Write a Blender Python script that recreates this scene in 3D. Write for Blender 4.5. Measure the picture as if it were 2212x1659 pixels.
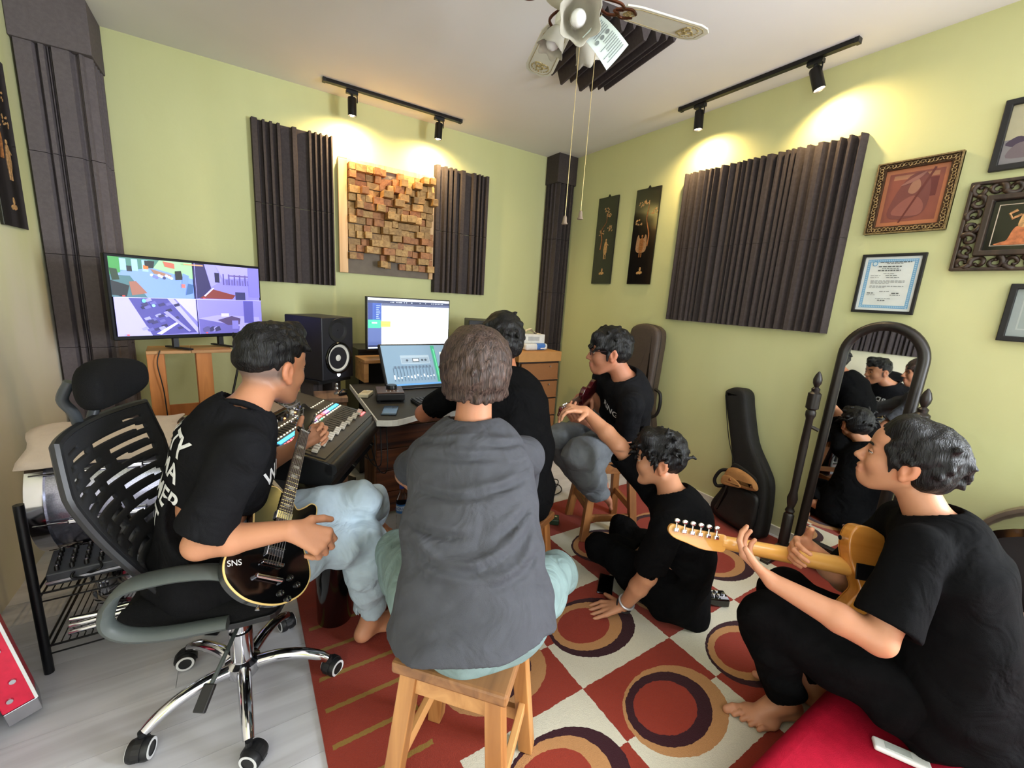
import bpy, bmesh, math, random
import numpy as np
from mathutils import Vector, Matrix
random.seed(7)
for o in list(bpy.data.objects): bpy.data.objects.remove(o)
scene = bpy.context.scene
COL = scene.collection

# ---------------------------------------------------------------- camera
CAM = bpy.data.cameras.new('camera'); CAM.sensor_width = 36.0; CAM.lens = 908.38/2212*36.0
CAM.clip_start = 0.02; CAM.clip_end = 60
cam = bpy.data.objects.new('camera', CAM); COL.objects.link(cam)
yaw, pitch, roll = math.radians(33.1615), math.radians(-11.6153), math.radians(3.7241)
_f = Vector((math.sin(yaw)*math.cos(pitch), math.cos(yaw)*math.cos(pitch), math.sin(pitch)))
_r = Vector((math.cos(yaw), -math.sin(yaw), 0)); _u = _r.cross(_f)
_r2 = math.cos(roll)*_r + math.sin(roll)*_u; _u2 = -math.sin(roll)*_r + math.cos(roll)*_u
cam.matrix_world = Matrix(((_r2.x,_u2.x,-_f.x,0.0),(_r2.y,_u2.y,-_f.y,0.0),(_r2.z,_u2.z,-_f.z,1.35),(0,0,0,1)))
scene.camera = cam

# ---------------------------------------------------------------- world, daylight, exposure
world = bpy.data.worlds.new('world'); scene.world = world; world.use_nodes = True
_bg = world.node_tree.nodes['Background']; _bg.inputs[0].default_value = (0.75,0.85,1.0,1); _bg.inputs[1].default_value = 1.2
def area_light(name, loc, direction, sx, sy, power, color):
    l = bpy.data.lights.new(name, 'AREA'); l.shape = 'RECTANGLE'; l.size = sx; l.size_y = sy; l.energy = power; l.color = color
    o = bpy.data.objects.new(name, l); COL.objects.link(o); o.location = loc
    o.rotation_euler = Vector(direction).to_track_quat('-Z','Y').to_euler(); return o
# daylight entering by the rear window, the right wall's window and the left wall's doorway, all behind the camera
area_light('daylight_rear_window', (1.40,-3.93,1.45), (-0.12,1,0.03), 2.3, 1.6, 40, (0.84,0.91,1.0))
area_light('daylight_side_window', (2.72,-1.50,1.50), (-1,0.10,0.02), 1.15, 1.25, 255, (0.86,0.92,1.0))
area_light('daylight_side_door', (-0.81,-0.95,1.12), (1,0.12,0.02), 0.85, 1.95, 26, (0.86,0.93,1.0))
vs = scene.view_settings
vs.view_transform = 'Standard'; vs.look = 'None'; vs.exposure = 0.08; vs.gamma = 1.0; vs.use_curve_mapping = False
scene.cycles.use_denoising = True; scene.cycles.use_adaptive_sampling = True; scene.cycles.adaptive_threshold = 0.05
scene.cycles.max_bounces = 7; scene.cycles.diffuse_bounces = 4; scene.cycles.glossy_bounces = 3
scene.cycles.transmission_bounces = 6; scene.cycles.sample_clamp_indirect = 6.0
scene.cycles.caustics_reflective = False; scene.cycles.caustics_refractive = False

# ---------------------------------------------------------------- materials
def lin(c): 
    c = c/255.0
    return c/12.92 if c <= 0.04045 else ((c+0.055)/1.055)**2.4
def S(r,g,b): return (lin(r),lin(g),lin(b))
def _nt(name):
    m = bpy.data.materials.new(name); m.use_nodes = True
    nt = m.node_tree; return m, nt, nt.nodes['Principled BSDF']
def N(nt, t, **kw):
    n = nt.nodes.new(t)
    for k,v in kw.items(): setattr(n,k,v)
    return n
def pm(name, col, rough=0.55, metal=0.0, var=0.10, scale=18.0, bump=0.0, bscale=120.0, spec=0.5, coat=0.0, sheen=0.0, col2=None, alpha=None, trans=0.0, ior=1.45, detail=3.0):
    m, nt, p = _nt(name)
    tc = N(nt,'ShaderNodeTexCoord'); no = N(nt,'ShaderNodeTexNoise'); no.inputs['Scale'].default_value = scale; no.inputs['Detail'].default_value = detail
    nt.links.new(tc.outputs['Object'], no.inputs['Vector'])
    rp = N(nt,'ShaderNodeValToRGB')
    c2 = col2 if col2 else tuple(min(1,c*(1+var)) for c in col); c1 = tuple(c*(1-var) for c in col) if not col2 else col
    rp.color_ramp.elements[0].color = (*c1,1); rp.color_ramp.elements[1].color = (*c2,1)
    rp.color_ramp.elements[0].position = 0.32; rp.color_ramp.elements[1].position = 0.68
    nt.links.new(no.outputs['Fac'], rp.inputs['Fac']); nt.links.new(rp.outputs['Color'], p.inputs['Base Color'])
    p.inputs['Roughness'].default_value = rough; p.inputs['Metallic'].default_value = metal
    p.inputs['Specular IOR Level'].default_value = spec; p.inputs['Coat Weight'].default_value = coat; p.inputs['Coat Roughness'].default_value = 0.08
    p.inputs['Sheen Weight'].default_value = sheen
    p.inputs['Transmission Weight'].default_value = trans; p.inputs['IOR'].default_value = ior
    if bump:
        nb = N(nt,'ShaderNodeTexNoise'); nb.inputs['Scale'].default_value = bscale; nb.inputs['Detail'].default_value = 4
        nt.links.new(tc.outputs['Object'], nb.inputs['Vector'])
        b = N(nt,'ShaderNodeBump'); b.inputs['Strength'].default_value = bump; b.inputs['Distance'].default_value = 0.01
        nt.links.new(nb.outputs['Fac'], b.inputs['Height']); nt.links.new(b.outputs['Normal'], p.inputs['Normal'])
    return m
def wood(name, c1, c2, c3=None, axis=0, scale=1.0, rough=0.5, bump=0.15, coat=0.0):
    """stretched-noise grain along the given local axis"""
    m, nt, p = _nt(name)
    tc = N(nt,'ShaderNodeTexCoord'); mp = N(nt,'ShaderNodeMapping'); oi = N(nt,'ShaderNodeObjectInfo')
    s = [22.0*scale]*3; s[axis] = 1.6*scale; mp.inputs['Scale'].default_value = s
    ad = N(nt,'ShaderNodeVectorMath', operation='ADD'); nt.links.new(tc.outputs['Object'], ad.inputs[0])
    mu = N(nt,'ShaderNodeVectorMath', operation='SCALE'); mu.inputs['Scale'].default_value = 7.3
    cb = N(nt,'ShaderNodeCombineXYZ')
    for i in range(3): nt.links.new(oi.outputs['Random'], cb.inputs[i])
    nt.links.new(cb.outputs[0], mu.inputs[0]); nt.links.new(mu.outputs[0], ad.inputs[1]); nt.links.new(ad.outputs[0], mp.inputs['Vector'])
    no = N(nt,'ShaderNodeTexNoise'); no.inputs['Scale'].default_value = 1.0; no.inputs['Detail'].default_value = 5; no.inputs['Distortion'].default_value = 0.9
    nt.links.new(mp.outputs[0], no.inputs['Vector'])
    rp = N(nt,'ShaderNodeValToRGB'); e = rp.color_ramp.elements
    e[0].position = 0.33; e[0].color = (*c1,1); e[1].position = 0.62; e[1].color = (*c2,1)
    if c3: k = e.new(0.75); k.color = (*c3,1)
    nt.links.new(no.outputs['Fac'], rp.inputs['Fac']); nt.links.new(rp.outputs['Color'], p.inputs['Base Color'])
    p.inputs['Roughness'].default_value = rough; p.inputs['Coat Weight'].default_value = coat
    b = N(nt,'ShaderNodeBump'); b.inputs['Strength'].default_value = bump; b.inputs['Distance'].default_value = 0.004
    nt.links.new(no.outputs['Fac'], b.inputs['Height']); nt.links.new(b.outputs['Normal'], p.inputs['Normal'])
    return m
def emit(name, col, strength):
    m, nt, p = _nt(name); p.inputs['Base Color'].default_value = (*col,1)
    p.inputs['Emission Color'].default_value = (*col,1); p.inputs['Emission Strength'].default_value = strength; return m
def glass(name, col=(1,1,1), rough=0.02, ior=1.45):
    m, nt, p = _nt(name); p.inputs['Base Color'].default_value = (*col,1); p.inputs['Transmission Weight'].default_value = 1.0
    p.inputs['Roughness'].default_value = rough; p.inputs['IOR'].default_value = ior; return m

# ---------------------------------------------------------------- mesh helpers
def rot(ax, deg): return Matrix.Rotation(math.radians(deg), 3, ax)
def frame_from(x, z):
    """3x3 with local X = x, Z close to z"""
    x = Vector(x).normalized(); z = Vector(z); y = z.cross(x).normalized(); z = x.cross(y)
    return Matrix((x,y,z)).transposed()
class MB:
    def __init__(s): s.v=[]; s.f=[]
    def add(s, vs_, fs):
        b = len(s.v); s.v += [tuple(v) for v in vs_]; s.f += [tuple(i+b for i in f) for f in fs]; return s
    def box(s, c, size, R=None):
        hx,hy,hz = [a/2 for a in size]; c = Vector(c)
        vs_ = [Vector((x,y,z)) for x in (-hx,hx) for y in (-hy,hy) for z in (-hz,hz)]
        if R is not None: vs_ = [R@v for v in vs_]
        return s.add([v+c for v in vs_], [(0,1,3,2),(4,6,7,5),(0,4,5,1),(2,3,7,6),(0,2,6,4),(1,5,7,3)])
    def lohi(s, lo, hi): 
        return s.box([(a+b)/2 for a,b in zip(lo,hi)], [b-a for a,b in zip(lo,hi)])
    def bar(s, a, b, w, h, up=(0,0,1)):
        a=Vector(a); b=Vector(b); d=b-a
        u = Vector(up)
        if abs(d.normalized().dot(u))>0.98: u = Vector((0,1,0))
        return s.box((a+b)/2, (d.length,w,h), frame_from(d,u))
    def tube(s, pts, r, seg=8, cap=True, closed=False):
        pts=[Vector(p) for p in pts]; n=len(pts); rs = r if isinstance(r,(list,tuple)) else [r]*n
        tang=[]
        for i in range(n):
            if closed: t=pts[(i+1)%n]-pts[i-1]
            else: t=pts[min(i+1,n-1)]-pts[max(i-1,0)]
            tang.append(t.normalized() if t.length>1e-9 else Vector((0,0,1)))
        up=Vector((0,0,1)) if abs(tang[0].z)<0.9 else Vector((1,0,0))
        nn=(up-tang[0]*up.dot(tang[0])).normalized(); vs_=[]; fs=[]
        for i in range(n):
            nn=(nn-tang[i]*nn.dot(tang[i])); nn = nn.normalized() if nn.length>1e-6 else tang[i].orthogonal().normalized()
            bb=tang[i].cross(nn)
            for k in range(seg):
                a=2*math.pi*k/seg; vs_.append(pts[i]+(nn*math.cos(a)+bb*math.sin(a))*rs[i])
        m = n if closed else n-1
        for i in range(m):
            for k in range(seg):
                a=i*seg+k; b=i*seg+(k+1)%seg; c=((i+1)%n)*seg+(k+1)%seg; d=((i+1)%n)*seg+k; fs.append((a,b,c,d))
        if cap and not closed: fs.append(tuple(reversed(range(seg)))); fs.append(tuple((n-1)*seg+k for k in range(seg)))
        return s.add(vs_, fs)
    def lathe(s, prof, seg=24, o=(0,0,0), R=None, cap=True):
        o=Vector(o); vs_=[]; fs=[]; n=len(prof)
        for r,z in prof:
            for k in range(seg):
                a=2*math.pi*k/seg; v=Vector((max(r,1e-5)*math.cos(a),max(r,1e-5)*math.sin(a),z))
                vs_.append((R@v if R is not None else v)+o)
        for i in range(n-1):
            for k in range(seg): fs.append((i*seg+k,i*seg+(k+1)%seg,(i+1)*seg+(k+1)%seg,(i+1)*seg+k))
        if cap: fs.append(tuple(reversed(range(seg)))); fs.append(tuple((n-1)*seg+k for k in range(seg)))
        return s.add(vs_, fs)
    def prism(s, out, z0, z1, R=None, o=(0,0,0)):
        n=len(out); o=Vector(o); vs_=[]
        for z in (z0,z1):
            for p in out:
                v=Vector((p[0],p[1],z)); vs_.append((R@v if R is not None else v)+o)
        fs=[tuple(reversed(range(n))),tuple(range(n,2*n))]+[(i,(i+1)%n,n+(i+1)%n,n+i) for i in range(n)]
        return s.add(vs_, fs)
    def ring(s, outer, inner, z0, z1, R=None, o=(0,0,0)):
        """closed band between two outlines of equal length"""
        n=len(outer); o=Vector(o); vs_=[]
        for z in (z0,z1):
            for L in (outer,inner):
                for p in L:
                    v=Vector((p[0],p[1],z)); vs_.append((R@v if R is not None else v)+o)
        fs=[]
        for i in range(n):
            j=(i+1)%n
            fs += [(i,j,n+j,n+i)[::-1],(2*n+i,2*n+j,3*n+j,3*n+i),(i,j,2*n+j,2*n+i),(n+j,n+i,3*n+i,3*n+j)]
        return s.add(vs_, fs)
    def ball(s, c, r, seg=16, rings=10, R=None):
        r = r if isinstance(r,(tuple,list)) else (r,r,r); c=Vector(c); vs_=[]; fs=[]
        for i in range(rings+1):
            th=math.pi*i/rings
            for k in range(seg):
                a=2*math.pi*k/seg; v=Vector((r[0]*math.sin(th)*math.cos(a),r[1]*math.sin(th)*math.sin(a),r[2]*math.cos(th)))
                vs_.append((R@v if R is not None else v)+c)
        for i in range(rings):
            for k in range(seg): fs.append((i*seg+k,(i+1)*seg+k,(i+1)*seg+(k+1)%seg,i*seg+(k+1)%seg))
        return s.add(vs_, fs)
    def build(s, name, mat, parent=None, smooth=False, bevel=0.0, bseg=2, weld=True, subsurf=0):
        me=bpy.data.meshes.new(name); me.from_pydata(s.v,[],s.f); me.validate()
        bm=bmesh.new(); bm.from_mesh(me)
        if weld: bmesh.ops.remove_doubles(bm, verts=bm.verts, dist=1e-5)
        bmesh.ops.recalc_face_normals(bm, faces=bm.faces)
        bm.to_mesh(me); bm.free()
        if smooth: 
            me.polygons.foreach_set('use_smooth',[True]*len(me.polygons))
            if smooth!='full': me.set_sharp_from_angle(angle=math.radians(40))
        o=bpy.data.objects.new(name,me); COL.objects.link(o)
        me.materials.append(mat)
        if parent is not None: o.parent=parent
        if bevel: 
            b=o.modifiers.new('bevel','BEVEL'); b.width=bevel; b.segments=bseg; b.limit_method='ANGLE'; b.angle_limit=math.radians(40); b.use_clamp_overlap=True
        if subsurf:
            b=o.modifiers.new('subdivision','SUBSURF'); b.levels=subsurf; b.render_levels=subsurf
        return o
def tag(o, label, cat, group=None, kind=None):
    o['label']=label; o['category']=cat
    if group: o['group']=group
    if kind: o['kind']=kind
    return o
def thing(name, label, cat, loc=(0,0,0), rz=0.0, group=None, R=None):
    o=bpy.data.objects.new(name,None); COL.objects.link(o); o.empty_display_size=0.1
    o.location=loc
    if R is not None: o.rotation_euler=R.to_euler()
    else: o.rotation_euler=(0,0,math.radians(rz))
    return tag(o,label,cat,group)
def struct(o): o['kind']='structure'; return o
def dup(root, label=None):
    r=root.copy(); COL.objects.link(r)
    if label: r['label']=label
    for ch in root.children:
        c=ch.copy(); COL.objects.link(c); c.parent=r
        for g in ch.children:
            d=g.copy(); COL.objects.link(d); d.parent=c
    return r
def inst(src, parent, loc=None, R=None):
    c=src.copy(); COL.objects.link(c); c.parent=parent
    if loc is not None: c.location=loc
    if R is not None: c.rotation_euler=R.to_euler()
    return c
def text(name, body, size, mat, parent, loc, R, ext=0.0006, align='CENTER', sx=1.0):
    cu=bpy.data.curves.new(name,'FONT'); cu.body=body; cu.size=size; cu.extrude=ext; cu.align_x=align; cu.align_y='CENTER'
    to=bpy.data.objects.new(name,cu); COL.objects.link(to); me=bpy.data.meshes.new_from_object(to.evaluated_get(bpy.context.evaluated_depsgraph_get())); bpy.data.objects.remove(to)
    o=bpy.data.objects.new(name,me); COL.objects.link(o); me.materials.clear(); me.materials.append(mat)
    o.parent=parent; o.location=loc; o.rotation_euler=R.to_euler(); o.scale=(sx,1,1); return o
def arc(cx,cy,r,a0,a1,n,ry=None):
    ry = r if ry is None else ry
    return [(cx+r*math.cos(math.radians(a0+(a1-a0)*i/n)), cy+ry*math.sin(math.radians(a0+(a1-a0)*i/n))) for i in range(n+1)]
def smooth_closed(pts, n=8):
    """Catmull-Rom through closed 2D outline"""
    out=[]; m=len(pts)
    for i in range(m):
        p0,p1,p2,p3=[np.array(pts[(i+k)%m],float) for k in (-1,0,1,2)]
        for j in range(n):
            t=j/n; out.append(tuple(0.5*((2*p1)+(p2-p0)*t+(2*p0-5*p1+4*p2-p3)*t*t+(3*p1-p0-3*p2+p3)*t**3)))
    return out
def smooth_open(pts, n=8):
    out=[]; m=len(pts); P=[np.array(p,float) for p in pts]
    for i in range(m-1):
        p0=P[max(i-1,0)]; p1=P[i]; p2=P[i+1]; p3=P[min(i+2,m-1)]
        for j in range(n):
            t=j/n; out.append(tuple(0.5*((2*p1)+(p2-p0)*t+(2*p0-5*p1+4*p2-p3)*t*t+(3*p1-p0-3*p2+p3)*t**3)))
    out.append(tuple(P[-1])); return out

BLACK = pm('black_plastic', S(24,24,26), 0.45, var=0.15)
BLACKM = pm('black_metal', S(20,20,22), 0.35, metal=0.3, var=0.1)
BLACKG = pm('black_gloss', S(10,10,11), 0.12, coat=0.6, var=0.05)
CHROME = pm('chrome', S(215,215,220), 0.10, metal=1.0, var=0.03)
STEEL = pm('brushed_steel', S(170,170,175), 0.3, metal=1.0, var=0.08)
WHITE = pm('white_plastic', S(230,230,228), 0.4, var=0.03)
# ---------------------------------------------------------------- the room
XR, YB, XL, YR, ZC = 2.762, 3.527, -0.86, -4.0, 2.67
def wall_mat(name, a, b):
    m, nt, p = _nt(name)
    tc=N(nt,'ShaderNodeTexCoord'); n1=N(nt,'ShaderNodeTexNoise'); n1.inputs['Scale'].default_value=1.3; n1.inputs['Detail'].default_value=4
    mp=N(nt,'ShaderNodeMapping'); mp.inputs['Scale'].default_value=(2.2,2.2,0.5); nt.links.new(tc.outputs['Object'],mp.inputs[0]); nt.links.new(mp.outputs[0],n1.inputs['Vector'])
    rp=N(nt,'ShaderNodeValToRGB'); rp.color_ramp.elements[0].color=(*a,1); rp.color_ramp.elements[1].color=(*b,1); rp.color_ramp.elements[0].position=.3; rp.color_ramp.elements[1].position=.7
    nt.links.new(n1.outputs['Fac'],rp.inputs['Fac']); nt.links.new(rp.outputs[0],p.inputs['Base Color'])
    p.inputs['Roughness'].default_value=0.75; p.inputs['Specular IOR Level'].default_value=0.25
    n2=N(nt,'ShaderNodeTexNoise'); n2.inputs['Scale'].default_value=9; n2.inputs['Detail'].default_value=6; nt.links.new(tc.outputs['Object'],n2.inputs['Vector'])
    bp=N(nt,'ShaderNodeBump'); bp.inputs['Strength'].default_value=0.12; bp.inputs['Distance'].default_value=0.02
    nt.links.new(n2.outputs['Fac'],bp.inputs['Height']); nt.links.new(bp.outputs[0],p.inputs['Normal']); return m
GREEN=wall_mat('green_wall_paint', S(202,203,150), S(208,209,158))
CEIL=pm('ceiling_paint', S(232,228,226), 0.8, var=0.02, scale=2, bump=0.03, bscale=8, spec=0.2)
T=0.12
struct(MB().lohi((XL-T,YB,0),(XR+T,YB+T,ZC)).build('wall_back',GREEN))
wq=struct(MB().lohi((XR,-0.90,0),(XR+T,YB,ZC)).build('wall_right',GREEN))
for a,b in (((XR,YR,0),(XR+T,-.9,.85)),((XR,YR,2.15),(XR+T,-.9,ZC)),((XR,YR,.85),(XR+T,-2.10,2.15))): MB().lohi(a,b).build('wall_panel',GREEN,wq)
w2=struct(MB().lohi((XR+.06,-2.10,.85),(XR+T,-.9,.90)).build('window_2',WHITE))
MB().lohi((XR+.06,-2.10,2.10),(XR+T,-.9,2.15)).build('frame',WHITE,w2)
for y in (-2.10,-1.53,-.95): MB().lohi((XR+.06,y,.9),(XR+T,y+.05,2.10)).build('frame',WHITE,w2)
def worn_wall():
    m=wall_mat('worn_left_wall',S(202,203,150),S(208,209,158)); nt=m.node_tree; p=nt.nodes['Principled BSDF']; src=p.inputs['Base Color'].links[0].from_socket
    tc=N(nt,'ShaderNodeTexCoord'); mp=N(nt,'ShaderNodeMapping'); mp.inputs['Scale'].default_value=(3,5,.8); nt.links.new(tc.outputs['Object'],mp.inputs[0])
    no=N(nt,'ShaderNodeTexNoise'); no.inputs['Scale'].default_value=1.2; no.inputs['Detail'].default_value=5; nt.links.new(mp.outputs[0],no.inputs['Vector'])
    sp=N(nt,'ShaderNodeSeparateXYZ'); nt.links.new(tc.outputs['Object'],sp.inputs[0])
    mr=N(nt,'ShaderNodeMapRange'); mr.inputs['From Min'].default_value=1.75; mr.inputs['From Max'].default_value=.95; nt.links.new(sp.outputs[2],mr.inputs[0])
    ad=N(nt,'ShaderNodeMath',operation='MULTIPLY_ADD'); nt.links.new(no.outputs['Fac'],ad.inputs[0]); ad.inputs[1].default_value=1.1; ad.inputs[2].default_value=-.55
    a2=N(nt,'ShaderNodeMath',operation='ADD',use_clamp=True); nt.links.new(ad.outputs[0],a2.inputs[0]); nt.links.new(mr.outputs[0],a2.inputs[1])
    mx=N(nt,'ShaderNodeMix',data_type='RGBA'); nt.links.new(a2.outputs[0],mx.inputs[0]); nt.links.new(src,mx.inputs[6]); mx.inputs[7].default_value=(*S(220,212,192),1); nt.links.new(mx.outputs[2],p.inputs['Base Color']); return m
WORN=worn_wall()
wl=struct(MB().lohi((XL-T,-.50,0),(XL,YB,ZC)).build('wall_left',WORN))
MB().lohi((XL-T,YR,0),(XL,-1.40,ZC)).build('wall_panel',WORN,wl); MB().lohi((XL-T,-1.40,2.10),(XL,-.50,ZC)).build('lintel',WORN,wl)
# rear wall with a wide window
wr=struct(MB().lohi((XL-T,YR-T,0),(XR+T,YR,0.60)).build('wall_rear',GREEN))
MB().lohi((XL-T,YR-T,2.25),(XR+T,YR,ZC)).build('lintel',GREEN,wr)
MB().lohi((XL-T,YR-T,0.60),(0.15,YR,2.25)).build('wall_panel',GREEN,wr); MB().lohi((2.65,YR-T,0.60),(XR+T,YR,2.25)).build('wall_panel',GREEN,wr)
w1=struct(MB().lohi((.15,YR-T,0.60),(2.65,YR-0.06,0.65)).build('window_1',WHITE))
MB().lohi((.15,YR-T,2.2),(2.65,YR-0.06,2.25)).build('frame',WHITE,w1)
for x in (.15,.97,1.78,2.60): MB().lohi((x,YR-T,0.65),(x+0.05,YR-0.06,2.2)).build('frame',WHITE,w1)
struct(MB().lohi((XL-T,YR-T,ZC),(XR+T,YB+T,ZC+0.1)).build('ceiling',CEIL))
# floor: boards on a slab
SLAB=pm('floor_slab', S(120,115,110),0.8)
floor=struct(MB().lohi((XL-T,YR-T,-0.12),(XR+T,YB+T,-0.012)).build('floor',SLAB))
PLANK=wood('pale_floor_board', S(184,182,186), S(206,205,209), S(196,194,198), axis=0, scale=0.55, rough=0.42, bump=0.06)
pw=0.15
for r in range(int((YB-YR)/pw)+1):
    y0=YR+r*pw; y1=min(y0+pw-0.0012,YB); x=XL-((r*0.47)%1.2)
    while x<XR:
        a=max(x,XL); b=min(x+1.2-0.0012,XR)
        if b-a>0.03 and y1-y0>0.02:
            MB().box((0,0,0),(b-a,y1-y0,0.012)).build('plank',PLANK,floor).location=((a+b)/2,(y0+y1)/2,-0.006)
        x+=1.2
SKIRT=pm('white_skirting', S(225,222,212),0.5,var=0.03)
struct(MB().lohi((XR-0.014,-1.9,0),(XR,YB-0.2,0.055)).build('baseboard_right',SKIRT,bevel=0.003))
struct(MB().lohi((XL+0.3,YB-0.014,0),(XR-0.25,YB,0.055)).build('baseboard_back',SKIRT,bevel=0.003))

# ---------------------------------------------------------------- acoustic foam
FOAM=pm('charcoal_foam', S(76,69,69),0.95,var=0.10,scale=60,bump=0.35,bscale=420,spec=0.1)
def foam_profile(ribs, w, base=0.012):
    """polyline (u,h) across the tile from rib list (u0,u1,h,slope)"""
    pts=[(0,0)]; u=0
    for (a,b,h,sl) in ribs:
        pts += [(a,base),(min(a+sl,(a+b)/2),h),(max(b-sl,(a+b)/2),h),(b,base)]
    pts.append((w,0)); return pts
def foam_tile(prof, L, name, parent, mat=FOAM):
    """profile in local X (across) / Z (out of the wall), extruded along local Y"""
    mb=MB(); n=len(prof)
    vs_=[(u,y,h) for y in (0,L) for u,h in prof]
    fs=[(i,i+1,n+i+1,n+i) for i in range(n-1)]+[(n-1,0,n,2*n-1)]
    mb.add(vs_,fs)
    # end caps as quads down to the back plane
    for y,off in ((0,0),(L,n)):
        b=len(mb.v); mb.v += [(u,y,0.0) for u,h in prof]
        for i in range(n-1): mb.f.append((off+i,off+i+1,b+i+1,b+i))
    return mb.build(name,mat,parent)
D=0.052
A1=[(0.0,.042,D,.006),(.063,.084,D,.004),(.105,.127,D,.004),(.147,.173,D,.005),(.236,.273,D*.92,.006),(.340,.362,D,.004),(.378,.397,D,.004),(.412,.430,D,.004),(.450,.469,D,.004),(.483,.5,D,.004)]
A2=[(0.0,.045,D,.008),(.075,.105,D,.005),(.122,.150,D,.005),(.162,.190,D,.005),(.225,.270,D,.006),(.335,.370,D,.005),(.390,.413,D,.005),(.425,.44,D*.9,.004),(.465,.5,D*.9,.006)]
WALLA=Matrix(((1,0,0),(0,0,-1),(0,1,0)))          # local X->+x, Y->+z, Z->-y
WALLB=Matrix(((0,0,-1),(-1,0,0),(0,1,0)))         # local X->-y, Y->+z, Z->-x
WALLL=Matrix(((0,0,1),(1,0,0),(0,1,0)))           # local X->+y, Y->+z, Z->+x
p=thing('acoustic_foam_panel','charcoal ribbed foam panel left of the wooden block diffuser, above the television','acoustic foam',(0.125,YB-.002,1.352),R=WALLA)
foam_tile(foam_profile(A1,.5),.515,'foam_tile',p); t=foam_tile(foam_profile(A1,.5),.515,'foam_tile',p); t.location=(0,.518,0)
p=thing('acoustic_foam_panel','charcoal ribbed foam panel right of the wooden block diffuser, near the corner column','acoustic foam',(1.405,YB-.002,1.352),R=WALLA)
foam_tile(foam_profile(A2,.5),.505,'foam_tile',p); t=foam_tile(foam_profile(A2,.5),.505,'foam_tile',p); t.location=(0,.508,0)
def zig(seed,w,n):
    rnd=random.Random(seed); out=[]; u=0.0
    while u<w-0.012:
        k=rnd.choice([.026,.030,.034,.052]); b=min(u+k,w)
        out.append((u,b,rnd.choice([D*.8,D,D,D*1.05]),k*rnd.uniform(.22,.45))); u=b+rnd.choice([0.002,0.002,0.016,.003])
        if u>w: break
    return out
def wall_foam(name,label,loc,R,cols,rows,seed,w=.525,h=.508):
    p=thing(name,label,'acoustic foam',loc,R=R)
    for c in range(cols):
        pr=foam_profile(zig(seed+c,w,10),w)
        for r in range(rows):
            t=foam_tile(pr,h,'foam_tile',p); t.location=(c*(w+.0015),r*(h+.0015),0)
    return p
wall_foam('acoustic_foam_panel','wide charcoal wedge foam panel on the right wall beside the two black lacquer pictures',(XR-.002,2.095,1.264),WALLB,2,2,3)
wall_foam('acoustic_foam_panel','charcoal wedge foam panel on the left wall, seen in the mirror',(XL+.002,1.15,1.30),WALLL,2,2,11,w=.5,h=.5)
# ceiling tile (local Z points down)
CEILF=Matrix(((0.985,-0.17,0),(-0.17,-0.985,0),(0,0,-1)))
p=thing('ceiling_foam_panel','dark sawtooth foam panel on the ceiling behind the fan','acoustic foam',(1.52,2.245,ZC-.001),R=CEILF); p['kind']='thing'
saw=[]; u=0
for k,wd in enumerate([.05,.055,.075,.05,.085,.06,.045,.05]):
    saw.append((u,u+wd-.004,[.05,.052,.085,.06,.09,.075,.055,.05][k],wd*.40)); u+=wd
foam_tile(foam_profile(saw,u),.58,'foam_tile',p)
# corner columns clad in foam
def column_foam(label, x0,x1,y0,y1, facex, seed, top=.25, ribs=None, FOAM=FOAM):
    """block at the ceiling and ribbed cladding below; facex -1: room side is -x, +1: room side is +x"""
    p=thing('corner_foam_column',label,'acoustic foam',(0,0,0)); p['kind']='thing'
    MB().lohi((x0,y0,ZC-top),(x1,y1,ZC)).build('corner_block',FOAM,p,bevel=.004)
    w=x1-x0-.03; d=y1-y0-.03
    xs=x0 if facex>0 else x1-w
    core=MB().lohi((xs+(0 if facex>0 else .03),y1-d+.03,0.0),(xs+w-(.03 if facex>0 else 0),y1,ZC-top)).build('core',FOAM,p)
    hs=[(0,.42),(.423,.92),(.923,1.42),(1.423,1.92),(1.923,ZC-top)]
    prx=foam_profile(ribs if ribs else zig(seed,w,6),w); pry=foam_profile(zig(seed+5,d,6),d)
    for a,b in hs:
        t=foam_tile(prx,b-a,'foam_tile',p,FOAM); t.rotation_euler=WALLA.to_euler(); t.location=(xs,y1-d+.03,a)
        t=foam_tile(pry,b-a,'foam_tile',p,FOAM)
        if facex<0: t.rotation_euler=WALLB.to_euler(); t.location=(xs+.03,y1,a)
        else: t.rotation_euler=WALLL.to_euler(); t.location=(xs+w-.03,y1-d,a)
    return p
column_foam('charcoal foam clad column in the far corner behind the drawer cabinet',2.535,XR-.002,3.335,YB-.002,-1,21)
column_foam('grey foam clad column in the left corner behind the television',XL+.002,-0.565,3.255,YB-.002,1,33,ribs=[(0,.085,.045,.012),(.092,.118,.045,.004),(.122,.128,.03,.002),(.132,.215,.045,.010),(.228,.263,.040,.012)],FOAM=pm('grey_foam',S(104,96,98),.95,var=.08,scale=60,bump=.35,bscale=420,spec=.1))

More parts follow.
